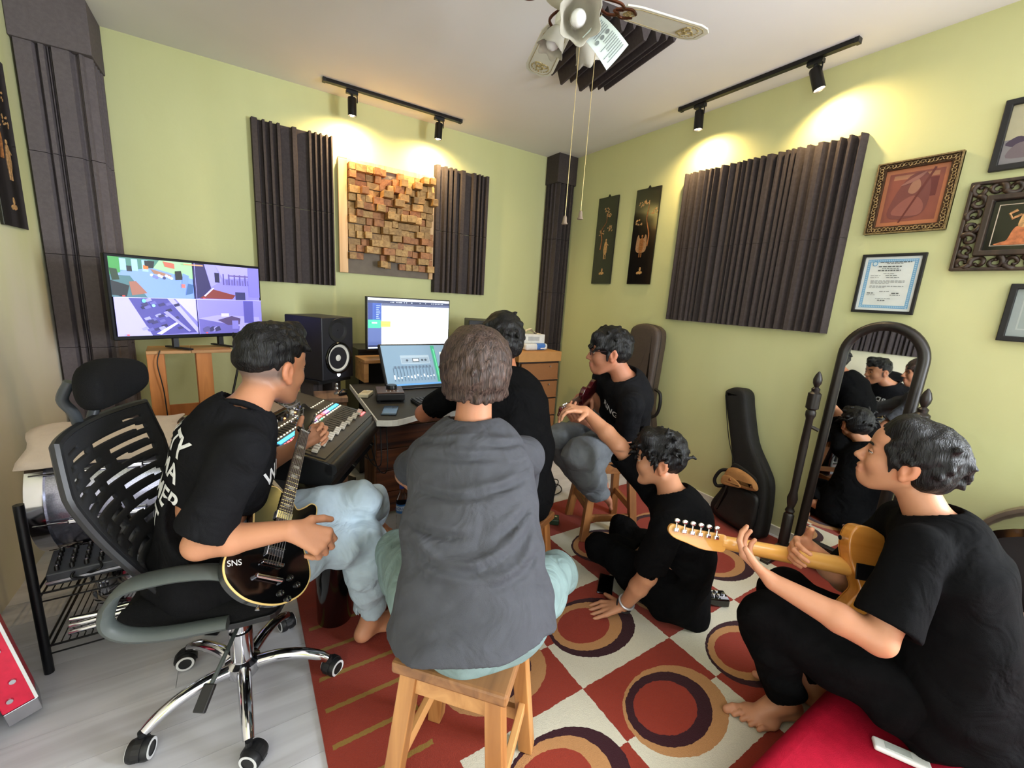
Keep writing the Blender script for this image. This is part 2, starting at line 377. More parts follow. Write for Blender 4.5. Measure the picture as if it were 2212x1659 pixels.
# ---------------------------------------------------------------- wooden block diffuser
TEAK=[wood('teak_block_%d'%i,*c,axis=2,scale=1.6,rough=.6,bump=.2) for i,c in enumerate([(S(150,112,62),S(188,148,90)),(S(132,98,56),S(170,132,80)),(S(165,120,66),S(200,160,100)),(S(140,88,50),S(176,118,70))])]
PINE=wood('pine_plank',S(205,160,110),S(226,186,138),S(190,140,92),axis=1,scale=.7,rough=.55,bump=.08)
BOARD=pm('grey_brown_board',S(120,108,96),.8,var=.08)
p=thing('wooden_diffuser','sound diffuser of many square teak blocks between the two ribbed foam panels','diffuser',(0.655,YB-.002,1.455),R=WALLA)
MB().lohi((0.005,0,0),(.745,.815,.018)).build('backing_board',BOARD,p)
MB().lohi((0.0,.0,.018),(.062,.80,.045)).build('side_plank',PINE,p,bevel=.003)
MB().lohi((.712,.0,.018),(.745,.70,.040)).build('side_plank',PINE,p,bevel=.003)
MB().lohi((.062,.775,.018),(.745,.815,.032)).build('top_plank',PINE,p,bevel=.002)
rnd=random.Random(5); bh=.0515
for r in range(14):
    z0=.055+r*bh; x=.066
    while x<.71:
        w=rnd.choice([.045,.05,.052,.06,.075,.09]); w=min(w,.735-x)
        if w<.03: break
        skip = (r==0 and (x<.27 or (x>.37 and x<.43))) or (r==1 and .16<x<.24) or (r==13 and rnd.random()<.3)
        if not skip:
            d=rnd.choice([.022,.04,.055,.075,.10,.125])*(.85 if r<7 else 1.05)
            b=MB().box((0,0,0),(w-.001,bh-.001-rnd.random()*.004,d)).build('block',TEAK[rnd.randrange(4)],p,bevel=.0012,bseg=1)
            b.location=(x+w/2,z0+bh/2+rnd.uniform(-.004,.004),.018+d/2); b.rotation_euler=(rnd.uniform(-.02,.02),rnd.uniform(-.02,.02),rnd.uniform(-.03,.03))
        x+=w+.0015

# ---------------------------------------------------------------- track lights
BULB=emit('spot_lens',(1.0,0.80,0.52),38.0)
def track(label, a, b, lamps, wall_dir, group):
    p=thing('track_light',label,'track light',(0,0,0),group=group)
    MB().bar((a[0],a[1],ZC-.011),(b[0],b[1],ZC-.011),.034,.022).build('rail',BLACKM,p,bevel=.002)
    e=(Vector((b[0],b[1],0))-Vector((a[0],a[1],0))).normalized()
    for q in (a,b): MB().box((q[0],q[1],ZC-.012),(.02,.038,.026),frame_from(e,(0,0,1))).build('end_cap',BLACK,p,bevel=.002)
    for (lx,ly,dx,dy,tilt) in lamps:
        h=MB().box((lx,ly,ZC-.030),(.075,.03,.02),frame_from(e,(0,0,1))).tube([(lx,ly,ZC-.04),(lx,ly,ZC-.062)],.009,10).build('adapter',BLACK,p)
        ax=Vector((dx,dy,-1)).normalized(); top=Vector((lx,ly,ZC-.055)); R=frame_from(ax.orthogonal(),-ax)
        ln=.115
        body=MB().lathe([(.010,.0),(.025,-.003),(.0285,-.010),(.0285,-ln),(.026,-ln),(.0245,-ln+.006),(.0245,-ln+.012)],24,top,R,cap=False).build('lamp_head',BLACKM,p,smooth=True)
        c=top+ax*(ln-.008)
        MB().lathe([(.0,0),(.0235,0),(.0235,.003),(0,.003)],24,c,R,cap=False).build('lens',BULB,body)
        MB().tube([(lx+e.x*.034,ly+e.y*.034,ZC-.04),(lx+e.x*.034,ly+e.y*.034,ZC-.085)],.004,8).build('side_bracket',BLACKM,body)
        l=bpy.data.lights.new('spot_beam','SPOT'); l.energy=tilt[0]; l.color=(1.0,.72,.36); l.spot_size=math.radians(tilt[1]); l.spot_blend=1.0; l.shadow_soft_size=.02
        o=bpy.data.objects.new('spot_beam',l); COL.objects.link(o); o.parent=body; o.location=top+ax*(ln+.004)
        o.rotation_euler=(Vector((dx,dy,-1))+Vector((wall_dir[0],wall_dir[1],0))*tilt[2]).to_track_quat('-Z','Y').to_euler()
    return p
track('black ceiling track with two lit spotlights above the wooden block diffuser',(.546,3.305),(1.525,3.305),[(.725,3.33,.02,.08,(44,165,.40)),(1.36,3.33,-.03,.06,(40,165,.36))],(0,1),'ceiling tracks')
track('black ceiling track with two lit spotlights above the right wall foam panel',(2.58,2.09),(2.568,1.10),[(2.59,1.95,.05,-.03,(30,150,.42)),(2.59,1.285,.12,-.33,(22,145,.45))],(1,0),'ceiling tracks')
# ---------------------------------------------------------------- flat prints: coloured polygons on one sheet
_em={}
def colmat(c, e=0.0, rough=.5):
    k=(tuple(round(x,3) for x in c),e,rough)
    if k not in _em:
        if e: _em[k]=emit('screen_colour_%d'%len(_em),c,e)
        else: _em[k]=pm('print_colour_%d'%len(_em),c,rough,var=.04)
    return _em[k]
def sheet(name, parent, polys, e=0.0, z0=0.0, dz=0.00025, rough=.5, loc=(0,0,0), R=None):
    """polys: (points2d, sRGB tuple) stacked in order"""
    me=bpy.data.meshes.new(name); V=[];Fs=[];mi=[];mats=[]
    for i,(pts,c) in enumerate(polys):
        m=colmat(S(*c),e,rough)
        if m not in mats: mats.append(m)
        b=len(V); V += [(x,y,z0+i*dz) for x,y in pts]; Fs.append(tuple(range(b,b+len(pts)))); mi.append(mats.index(m))
    me.from_pydata(V,[],Fs)
    for m in mats: me.materials.append(m)
    me.polygons.foreach_set('material_index',mi)
    bm=bmesh.new(); bm.from_mesh(me)
    for f in bm.faces:
        f.normal_update()
        if f.normal.z<0: f.normal_flip()
    bm.to_mesh(me); bm.free()
    o=bpy.data.objects.new(name,me); COL.objects.link(o); o.parent=parent; o.location=loc
    if R is not None: o.rotation_euler=R.to_euler()
    return o
def rc(x0,y0,x1,y1): return [(x0,y0),(x1,y0),(x1,y1),(x0,y1)]
def el(cx,cy,rx,ry,n=14): return [(cx+rx*math.cos(2*math.pi*i/n),cy+ry*math.sin(2*math.pi*i/n)) for i in range(n)]

# ---------------------------------------------------------------- ceiling fan with light kit
HX,HY=1.05,1.37
CREAM=pm('cream_enamel',S(214,212,196),.35,var=.03)
GOLD=pm('antique_gold',S(176,152,92),.4,metal=.6,var=.2,scale=60)
GOLDP=pm('gold_print',S(160,142,92),.55,var=.15,scale=80)
BRONZE=pm('bronze',S(92,54,36),.35,metal=.8,var=.2)
FROST=pm('frosted_glass',S(206,200,184),.40,var=.05,trans=.45,ior=1.25)
fan=thing('ceiling_fan','white ceiling fan with gold ornament, glass tulip shades and two pull chains','ceiling fan',(HX,HY,0))
MB().lathe([(.0,ZC-.001),(.07,ZC-.001),(.075,ZC-.03),(.05,ZC-.06),(.018,ZC-.07),(.018,2.52),(.06,2.515),(.105,2.49),(.115,2.45),(.11,2.41),(.075,2.385),(.045,2.375),(.045,2.34),(.06,2.33),(.062,2.30),(.03,2.285),(0,2.28)],32,cap=False).build('motor_housing',CREAM,fan,smooth=True)
MB().lathe([(.113,2.435),(.118,2.44),(.118,2.462),(.113,2.467)],32,cap=False).build('gold_band',GOLD,fan,smooth=True)
def flourish(cx,cy,s,flip=1):
    out=[]
    for k in range(3):
        pts=[]
        for i in range(14):
            a=i/13*1.6*math.pi*flip+k*2.1; r=s*(.55-.40*i/13)
            pts.append((cx+r*math.cos(a)+s*.35*math.cos(k*2.1),cy+r*math.sin(a)+s*.35*math.sin(k*2.1)))
        out.append(pts)
    return out
for bi,ang in enumerate((-14.5,68.0,157.0,247.0)):
    R=rot('Z',ang)@rot('X',9)
    out=[(.19,-.045),(.24,-.058),(.50,-.066),(.535,-.055),(.558,-.032),(.558,.032),(.535,.055),(.50,.066),(.24,.058),(.19,.045)]
    b=MB().prism(out,-.003,.003,R,(0,0,2.40)).build('blade',CREAM,fan,bevel=.001,bseg=1)
    if bi<2:
        inn=[(.215,-.036),(.25,-.047),(.49,-.054),(.52,-.046),(.538,-.028),(.538,.028),(.52,.046),(.49,.054),(.25,.047),(.215,.036)]
        MB().ring([(x,y) for x,y in inn],[(x*.994+.0022,y*.955) for x,y in inn],-.0042,-.0031,R,(0,0,2.40)).build('gold_border',GOLDP,b)
        mb=MB()
        for cx,s in ((.475,.040),(.225,.026)):
            for q in flourish(cx,0,s)+flourish(cx,0,s*.8,-1):
                mb.tube([(R@Vector((x,y,-.0036)))+Vector((0,0,2.40)) for x,y in q],.0030,5)
        for k in range(18):
            a=k/18*2*math.pi; c=Vector((.487+.034*math.cos(a),.040*math.sin(a),-.0036)); mb.ball((R@c)+Vector((0,0,2.40)),(.006,.004,.0015),6,4,R)
        mb.build('gold_ornament',GOLDP,b)
    # openwork bracket
    mb=MB()
    for sy in (-1,1):
        mb.tube([(R@Vector(q))+Vector((0,0,2.40)) for q in smooth_open([(.09,.012*sy,.01),(.13,.04*sy,0),(.165,.045*sy,-.004),(.19,.02*sy,-.006),(.165,.006*sy,-.005),(.21,.035*sy,-.006),(.245,.012*sy,-.006)],5)],.0055,6)
    mb.build('blade_bracket',BRONZE,fan,smooth=True)
def shade(c, d, s=1.0, bulb=True):
    c=Vector(c)-Vector((HX,HY,0)); d=Vector(d).normalized(); R=frame_from(d.orthogonal(),d); top=Vector((0,0,2.30))
    arm=MB().tube(smooth_open([(0,0,2.31),tuple(top*.5+(c-d*.05*s)*.5+Vector((0,0,.02))),tuple(c-d*.05*s)],6),.009,8).build('lamp_arm',CREAM,fan,smooth=True)
    prof=[(.020,-.055),(.030,-.045),(.046,-.02),(.055,.012),(.060,.040),(.068,.055),(.066,.055),(.056,.038),(.051,.012),(.042,-.018),(.027,-.042)]
    seg=36; mb=MB(); vs_=[];n=len(prof)
    for i,(r,z) in enumerate(prof):
        for k in range(seg):
            a=2*math.pi*k/seg; w=1+.10*max(0,(z+.01)/.065)*math.cos(6*a); vs_.append((R@Vector((r*w*s*math.cos(a),r*w*s*math.sin(a),(z+.008*max(0,z/.055)*math.cos(6*a))*s)))+c)
    fs=[(i*seg+k,i*seg+(k+1)%seg,(i+1)*seg+(k+1)%seg,(i+1)*seg+k) for i in range(n-1) for k in range(seg)]
    mb.add(vs_,fs).build('glass_shade',FROST,fan,smooth='full')
    MB().lathe([(.012,-.06),(.018,-.055),(.018,-.03),(.013,-.028)],16,c,R).build('lamp_socket',GOLD,arm,smooth=True)
    if bulb: MB().lathe([(.0,.038),(.012,.036),(.022,.026),(.026,.012),(.023,-.004),(.014,-.022),(.012,-.03)],20,c,R,cap=False).build('light_bulb',WHITE,arm,smooth='full')
shade((.985,1.255,2.255),(-.42,-.72,-.42),1.0)
shade((1.00,1.40,2.262),(-.30,.15,-.9),.72)
shade((1.17,1.43,2.295),(.65,.3,-.6),.72)
CHAIN=pm('chain_brass',S(190,170,120),.35,metal=.7)
for cx,cy,z0,z1 in ((1.072,1.345,2.30,1.665),(1.116,1.308,2.29,1.685)):
    ch=MB().tube([(cx-HX,cy-HY,z0),(cx-HX,cy-HY,z1)],.0012,6).build('pull_chain',CHAIN,fan)
    MB().lathe([(.0,.030),(.004,.029),(.007,.022),(.0085,.006),(.012,.0),(.011,-.002),(0,-.002)],14,(cx-HX,cy-HY,z1-.025),cap=False).build('chain_bell',pm('bell_wood',S(120,104,88),.5),ch,smooth=True)
    MB().tube([(0,0,2.305),(cx-HX,cy-HY,z0)],.002,6).build('chain_arm',CHAIN,ch)
# leaflet hanging from the fan
A_,B_,C_,D_=[Vector(q) for q in ((1.046,1.211,2.267),(1.116,1.146,2.179),(1.07,1.189,2.107),(1.003,1.247,2.204))]
lf=thing('paper_leaflet','white folded instruction leaflet hanging from the ceiling fan','leaflet',tuple(A_))
PAPER=pm('leaflet_paper',S(190,202,198),.8,var=.02)
nrm=(B_-A_).cross(D_-A_).normalized()
def lp(u,v,h=0): 
    p=A_+(B_-A_)*u+(D_-A_)*v+((C_-B_-D_+A_)*u*v); return p+nrm*(-.010*math.sin(math.pi*u)+.004*math.sin(math.pi*v)+h)-A_
n=12; mb=MB()
for sgn in (0,.0008):
    mb.add([lp(i/n,j/n,sgn) for i in range(n+1) for j in range(n+1)],[(i*(n+1)+j,(i+1)*(n+1)+j,(i+1)*(n+1)+j+1,i*(n+1)+j+1) for i in range(n) for j in range(n)])
mb.build('sheet',PAPER,lf,smooth='full')
mb=MB(); INK=pm('grey_ink',S(110,118,118),.8)
rnd=random.Random(3)
side = 1 if nrm.dot(Vector((0,0,1.35))-A_)>0 else -1
for k in range(15):
    u=.08+.058*k
    if k in (5,6) : continue
    v0=.12; v1=rnd.uniform(.55,.9)
    q=[lp(u,v0,side*.0018),lp(u+.018,v0,side*.0018),lp(u+.018,v1,side*.0018),lp(u,v1,side*.0018)]; mb.add(q,[(0,1,2,3)])
for k in range(3):
    q=[lp(.40+.05*math.cos(a),.25+.25*k+.09*math.sin(a),side*.0019) for a in [i*.7 for i in range(9)]]; mb.add(q,[tuple(range(9))])
mb.build('print',INK,lf)
MB().tube([(0,0,0),tuple(Vector((HX,HY,2.29))-A_)],.0012,5).build('string',CHAIN,lf)

# ---------------------------------------------------------------- pictures on the walls
LACQ=pm('black_lacquer',S(16,13,11),.16,coat=.5,var=.2)
INLAY=pm('shell_inlay',S(196,150,100),.35,metal=.2,var=.35,scale=90)
INLAY2=pm('dark_inlay',S(150,96,54),.45,metal=.2,var=.35,scale=90)
def lacquer(label, loc, R, w, h, seed):
    p=thing('lacquer_picture',label,'picture',loc,R=R,group='black lacquer pictures')
    MB().lohi((0,0,0),(w,h,.012)).build('board',LACQ,p,bevel=.003)
    MB().prism([(w/2-.02,h-.004),(w/2+.02,h-.004),(w/2,h+.022)],.001,.005).build('hanger',BLACKM,p)
    rnd=random.Random(seed); z=.0135
    tr=smooth_open([(w*.32,h*.40),(w*.36,h*.52),(w*.30 if seed%2 else w*.62,h*.62),(w*.52,h*.72),(w*.50,h*.82)] if seed%2 else [(w*.70,h*.40),(w*.72,h*.52),(w*.62,h*.62),(w*.56,h*.70),(w*.60,h*.82)],6)
    MB().tube([(x,y,z) for x,y in tr],[.006-.004*i/(len(tr)-1) for i in range(len(tr))],6).build('tree_trunk_inlay',INLAY2,p)
    mb=MB()
    cl=[(w*.5,h*.85),(w*.62,h*.78),(w*.70,h*.64),(w*.34,h*.60)] if seed%2 else [(w*.32,h*.84),(w*.48,h*.85),(w*.25,h*.66),(w*.84,h*.76)]
    for cx,cy in cl:
        for k in range(13):
            mb.ball((cx+rnd.uniform(-.032,.032),cy+rnd.uniform(-.02,.02),z-.001),(.0085,.004,.0016),7,4,rot('Z',rnd.uniform(0,90)))
    mb.build('leaf_inlay',INLAY,p)
    fx=w*.58 if seed%2 else w*.45; fy=h*.35
    mb=MB().prism(smooth_closed([(fx-.014,fy+.0),(fx-.018,fy+.05),(fx-.008,fy+.10),(fx+.012,fy+.10),(fx+.022,fy+.045),(fx+.014,fy)],4),.012,.0145)
    mb.ball((fx+.002,fy+.117,.0125),(.009,.011,.003),10,6)
    for dx in (-.009,.009): mb.prism(rc(fx+dx-.004,fy-.045,fx+dx+.004,fy+.004),.012,.0142)
    mb.prism([(fx+.012,fy+.09),(fx+.035,fy+.075),(fx+.036,fy+.068),(fx+.012,fy+.078)],.012,.0142)
    mb.build('figure_inlay',INLAY if seed%2 else INLAY2,p)
    if not seed%2:
        MB().prism(smooth_closed([(fx-.045,fy+.0),(fx-.05,fy+.09),(fx-.035,fy+.13),(fx-.02,fy+.10),(fx+.02,fy+.10),(fx+.035,fy+.13),(fx+.05,fy+.09),(fx+.045,fy)],4),.012,.0132).build('rock_inlay',pm('tan_inlay',S(166,124,90),.5,var=.2,scale=70),p)
    mb=MB()
    for k in range(4): mb.ball((w*.5-.018+.012*k,h*.12+.004*(k%2),z-.001),(.013,.011,.002),9,5)
    mb.ball((w*.52,h*.16,z-.001),(.010,.018,.002),10,5); mb.build('flower_inlay',INLAY,p)
    return p
lacquer('narrow black lacquer picture with gold tree and one figure, nearest the corner column',(XR-.003,2.985,1.52),WALLB,.24,.735,1)
lacquer('black lacquer picture with gold tree and pale rock, beside the wide foam panel',(XR-.003,2.552,1.52),WALLB,.24,.735,2)
lacquer('black lacquer picture on the left wall at the edge of view',(XL+.003,2.84,1.52),WALLL,.26,.72,5)

def rect_frame(mb,w,h,b,z0,z1):
    o=rc(0,0,w,h); i=rc(b,b,w-b,h-b); return mb.ring(o,i,z0,z1)
# gilt filigree frame
GILT=pm('gilt_filigree',S(150,128,92),.35,metal=.75,var=.35,scale=120)
GILTD=pm('gilt_dark',S(70,48,30),.5,metal=.4,var=.3,scale=80)
p=thing('gilt_picture','picture of red batik in a gilt filigree frame above the certificate','picture',(XR-.003,.967,1.78),R=WALLB)
w,h=.305,.335
rect_frame(MB(),w,h,.036,0,.016).build('frame',GILTD,p,bevel=.002)
rect_frame(MB(),w,h,.006,0,.026).build('outer_lip',GILT,p)
mb=MB()
def fil(mb,cx,cy,r,ph):
    pts=[(cx+r*(1-.55*i/11)*math.cos(ph+i*.55),cy+r*(1-.55*i/11)*math.sin(ph+i*.55),.019) for i in range(12)]; mb.tube(pts,.0026,5)
k=0
for i in range(19):
    for yy in (.019,h-.019): fil(mb,.018+i*(w-.036)/18,yy,.010,k*2.4); k+=1
for i in range(1,20):
    for xx in (.019,w-.019): fil(mb,xx,.018+i*(h-.036)/20,.010,k*2.4); k+=1
mb.build('filigree',GILT,p,smooth='full')
sheet('picture_sheet',p,[(rc(.034,.034,w-.034,h-.034),(172,108,76)),(rc(.052,.055,w-.052,h-.055),(132,76,64)),(rc(.07,.25,w-.07,h-.065),(160,112,86)),(rc(.20,.16,w-.068,h-.09),(98,50,48)),
  (smooth_closed([(.075,.08),(.085,.17),(.13,.26),(.19,.27),(.215,.20),(.21,.10),(.16,.07)],4),(112,66,62)),(smooth_closed([(.09,.09),(.11,.14),(.16,.17),(.20,.13),(.19,.08)],4),(136,84,76)),
  (smooth_closed([(.135,.19),(.145,.235),(.165,.245),(.178,.21),(.16,.18)],4),(150,108,90)),([(.12,.05),(.128,.05),(.222,.285),(.214,.29)],(98,50,46)),(smooth_closed([(.10,.22),(.14,.25),(.19,.275),(.16,.24)],3),(140,96,88))],z0=.004,rough=.25)
# certificate
p=thing('framed_certificate','white certificate with blue border in a thin black frame above the standing mirror','certificate',(XR-.003,.952,1.390),R=WALLB)
w,h=.25,.293
rect_frame(MB(),w,h,.014,0,.016).build('frame',BLACK,p,bevel=.002)
polys=[(rc(.012,.012,w-.012,h-.012),(216,222,222)),(rc(.026,.026,w-.026,h-.026),(122,170,206)),(rc(.040,.040,w-.040,h-.040),(214,220,218))]
for i in range(26):
    for (x,y) in ((.03+i*.0074,.033),(.03+i*.0074,h-.033)): polys.append((el(x,y,.0026,.004,6),(176,206,226)))
    for (x,y) in ((.033,.03+i*.0092),(w-.033,.03+i*.0092)): polys.append((el(x,y,.004,.0026,6),(176,206,226)))
polys.append((el(.058,.246,.011,.012,16),(90,150,190))); polys.append((el(.058,.246,.008,.009,16),(196,214,220)))
rnd=random.Random(2)
for y,x0,x1,t in ((.250,.078,.20,.004),(.244,.105,.17,.002),(.228,.075,.168,.006),(.220,.09,.155,.003),(.209,.075,.165,.006),(.196,.10,.145,.002),(.186,.05,.09,.002),(.186,.11,.155,.003),(.176,.05,.085,.002),(.176,.115,.165,.003),(.160,.055,.19,.002),(.154,.055,.19,.002),(.148,.055,.13,.002),(.134,.055,.19,.002),(.128,.055,.12,.002),(.108,.10,.14,.002),(.098,.05,.08,.005),(.098,.15,.18,.005),(.090,.05,.085,.002),(.090,.145,.185,.002),(.072,.09,.15,.002),(.062,.10,.13,.005)):
    x=x0
    while x<x1:
        ww=rnd.uniform(.006,.016); polys.append((rc(x,y,min(x+ww,x1),y+t),(96,100,102))); x+=ww+.003
sheet('certificate_sheet',p,polys,z0=.006,dz=.00002,rough=.2)
# carved dark frame with a gold figure
CARV=wood('carved_dark_wood',S(34,24,18),S(62,46,34),axis=1,scale=1.2,rough=.45,bump=.4)
p=thing('carved_picture','dark carved openwork wooden frame around a golden dancer figure at the right edge','picture',(XR-.003,.614,1.594),R=WALLB)
w,h=.42,.375; b=.085
rect_frame(MB(),w,h,.014,0,.028).build('outer_rail',CARV,p,bevel=.004)
MB().ring(rc(b-.022,b-.022,w-b+.022,h-b+.022),rc(b,b,w-b,h-b),0,.034).build('inner_rail',CARV,p,bevel=.004)
k=0
def scroll(cx,cy,r,ph,s):
    mb=MB(); pts=[(cx+r*(1-.62*i/13)*math.cos(ph+s*i*.5),cy+r*(1-.62*i/13)*math.sin(ph+s*i*.5),.016+.006*math.sin(i)) for i in range(14)]
    mb.tube(pts,[.012-.006*i/13 for i in range(14)],7); mb.build('carved_scroll',CARV,p,smooth='full')
for i in range(8):
    for yy in (.036,h-.036): scroll(.035+i*(w-.07)/7,yy,.027,k*1.9,1 if k%2 else -1); k+=1
for i in range(1,6):
    for xx in (.036,w-.036): scroll(xx,.035+i*(h-.07)/6,.027,k*1.9,1 if k%2 else -1); k+=1
MB().lohi((b-.002,b-.002,.002),(w-b+.002,h-b+.002,.008)).build('backing',LACQ,p)
MB().ring(rc(b+.018,b+.018,w-b-.018,h-b-.018),rc(b+.021,b+.021,w-b-.021,h-b-.021),.008,.0095).build('fillet',pm('pale_fillet',S(196,180,160),.5),p)
fx,fy=.195,b+.022
mb=MB().prism(smooth_closed([(fx-.075,fy),(fx-.06,fy+.012),(fx-.045,fy+.02),(fx-.035,fy+.06),(fx-.02,fy+.075),(fx+.02,fy+.07),(fx+.035,fy+.03),(fx+.07,fy+.006),(fx+.06,fy)],4),.008,.013)
mb.build('dancer_skirt',pm('orange_cloth',S(186,110,66),.5,var=.3,scale=60),p,bevel=.001)
mb=MB().prism(smooth_closed([(fx-.02,fy+.07),(fx-.022,fy+.10),(fx-.012,fy+.13),(fx+.014,fy+.13),(fx+.024,fy+.10),(fx+.02,fy+.07)],4),.008,.014)
mb.ball((fx+.002,fy+.145,.011),(.013,.015,.005),12,8); mb.prism(smooth_closed([(fx-.014,fy+.152),(fx-.006,fy+.185),(fx+.018,fy+.175),(fx+.022,fy+.15)],4),.008,.013)
for s in (-1,1): mb.tube([(fx+s*.02,fy+.12,.012),(fx+s*.045,fy+.105,.012),(fx+s*.055,fy+.125,.012),(fx+s*.035,fy+.138,.012)],.0055,6)
mb.build('dancer_body',INLAY,p,smooth=True)
def plain_frame(label,y,z,w,h,b,polys):
    p=thing('framed_photograph',label,'picture',(XR-.003,y,z),R=WALLB)
    rect_frame(MB(),w,h,b,0,.02).build('frame',BLACK,p,bevel=.003)
    sheet('photograph_sheet',p,[(rc(b-.002,b-.002,w-b+.002,h-b+.002),polys[0])]+polys[1:],z0=.006,rough=.2); return p
plain_frame('black framed photograph above the carved frame, cut by the right edge',.575,2.005,.30,.278,.024,[(176,170,140),(rc(.024,.024,.276,.12),(130,126,128)),(smooth_closed([(.03,.10),(.06,.13),(.10,.12),(.15,.15),(.2,.11),(.12,.08)],4),(70,58,74)),(smooth_closed([(.04,.05),(.06,.10),(.11,.10),(.13,.05)],4),(112,100,104))])
plain_frame('black framed grey document below the carved frame, cut by the right edge',.412,1.302,.26,.238,.022,[(150,160,160),(rc(.045,.05,.2,.19),(172,180,178)),(rc(.05,.055,.195,.185),(150,162,160))])

# ---------------------------------------------------------------- standing mirror
EBON=wood('dark_stained_wood',S(18,14,13),S(34,27,24),axis=1,scale=1.0,rough=.38,bump=.1)
mir=thing('standing_mirror','arched standing mirror in dark wood between turned posts beneath the certificate','mirror',(2.57,.745,0),R=rot('Z',0)@WALLB)
tl=rot('X',-2.5)
def arch(hw,zb,zt,n=22):
    r=hw; return [(-hw,zb)]+[(hw,zb)]+[(hw*math.cos(math.pi*i/n),zt-r+r*math.sin(math.pi*i/n)) for i in range(n+1)]
oc=(0,.0,0.0)
path=[(-.155,.14,.0)]+[(-.155*math.cos(math.pi*i/22),1.175+.155*math.sin(math.pi*i/22),0) for i in range(23)]+[(.155,.14,0)]
fr=MB().tube([tl@Vector(q) for q in path],.024,12).bar(tl@Vector((-.17,.13,0)),tl@Vector((.17,.13,0)),.05,.05,(0,0,1)).build('mirror_frame',EBON,mir,smooth=True)
MIRROR=pm('mirror_silver',(.86,.88,.86),.015,metal=1.0,var=.005)
ao=[(-.15,.13),(.15,.13)]+[(.15*math.cos(math.pi*i/22),1.175+.15*math.sin(math.pi*i/22)) for i in range(23)]
MB().prism(ao,-.004,.004,tl).build('mirror_glass',MIRROR,mir)
MB().prism([(x*1.02,y) for x,y in ao],-.016,-.006,tl).build('back_board',EBON,mir)
for s in (-1,1):
    x=.212*s
    prof=[(.0,.0),(.026,.0),(.026,.20),(.018,.21),(.024,.225),(.016,.245),(.022,.27),(.026,.30),(.018,.34),(.020,.60),(.017,.76),(.024,.78),(.024,.80),(.018,.81),(.030,.82),(.030,.90),(.018,.91),(.020,.925),(.010,.935),(.019,.955),(.021,.975),(.014,1.0),(.003,1.018)]
    R2=Matrix(((1,0,0),(0,0,1),(0,-1,0)))
    post=MB().lathe([(r,z) for r,z in prof],20,(x,0.055,.03),R2@Matrix.Identity(3) if False else Matrix(((1,0,0),(0,0,1),(0,-1,0)))).build('post',EBON,mir,smooth=True)
    MB().tube([(x,.78,.03),(x*.80,.76,.005)],.010,8).build('pivot_knob',EBON,post)
    MB().prism([(-.15,0),(.19,0),(.19,.025),(.10,.045),(.04,.075),(-.02,.075),(-.08,.045),(-.15,.025)],-.022,.022,Matrix(((0,0,1),(0,1,0),(1,0,0))),(x,0,.03)).build('foot',EBON,mir,bevel=.004)
MB().bar((-.2,.07,.03),(.2,.07,.03),.03,.04).build('stretcher',EBON,mir,bevel=.003)
# ---------------------------------------------------------------- studio desk
DARKTOP=pm('black_desk_mat',S(20,20,22),.6,var=.15,scale=6)
CHAR=wood('charred_wood',S(44,22,14),S(122,68,36),S(66,34,20),axis=0,scale=.8,rough=.5,bump=.35)
CRATE=wood('rough_brown_wood',S(86,58,38),S(138,98,66),S(70,46,30),axis=2,scale=.7,rough=.6,bump=.25)
desk=thing('studio_desk','black topped desk with white edging over charred brown planks','desk',(0,0,0))
front=smooth_open([(.512,1.91),(.60,1.885),(.75,1.945),(.88,1.945),(1.05,1.92),(1.25,1.94),(1.45,1.94)],5)
outl=[(.56,2.72)]+front+[(1.60,2.72)]
MB().prism(outl,.722,.748).build('desk_top',DARKTOP,desk,bevel=.003)
edge=[(.56,2.72)]+front
mb=MB()
for a,b in zip(edge[:-1],edge[1:]): mb.bar((a[0],a[1],.735),(b[0],b[1],.735),.006,.028)
mb.build('white_edging',pm('white_edge',S(214,212,204),.4),desk)
for i in range(5): MB().lohi((.62,2.33,.03+i*.136),(1.44,2.36,.03+i*.136+.131)).build('plank',CHAR,desk,bevel=.004)
for x in (.66,1.40): MB().lohi((x-.03,2.36,0),(x+.03,2.42,.722)).build('leg',CRATE,desk,bevel=.003)
for x in (.66,1.40): MB().lohi((x-.03,2.60,0),(x+.03,2.66,.722)).build('leg',CRATE,desk,bevel=.003)
cr=thing('wooden_crate','small rough wooden crate left of the black desk, holding a figurine','crate',(.44,2.60,0),rz=-4)
for z0,z1 in ((.0,.23),(.235,.46),(.465,.69)): MB().lohi((-.085,-.085,z0),(.065,.085,z1)).build('plank',CRATE,cr,bevel=.003)
MB().lohi((-.10,-.10,.692),(.07,.10,.722)).build('lid',wood('crate_lid',S(104,76,58),S(140,108,86),axis=1,rough=.6),cr,bevel=.003)
fg=tag(MB().lathe([(.0,0),(.018,0),(.017,.006),(.006,.012),(.011,.022),(.013,.034),(.007,.044),(.010,.054),(.007,.064),(0,.067)],14,(.46,2.60,.7225),cap=False).build('figurine',STEEL,smooth=True),'small silver figurine standing on the wooden crate','figurine')
ash=thing('camera_clamp','small dark metal clamp lying beside the figurine','clamp',(.485,2.555,.7225),rz=25)
MB().box((0,0,.008),(.05,.016,.016)).build('jaw',BLACKM,ash,bevel=.003); MB().tube([(-.02,0,.016),(.0,.0,.034),(.03,0,.028)],.005,8).build('arm',BLACKM,ash)

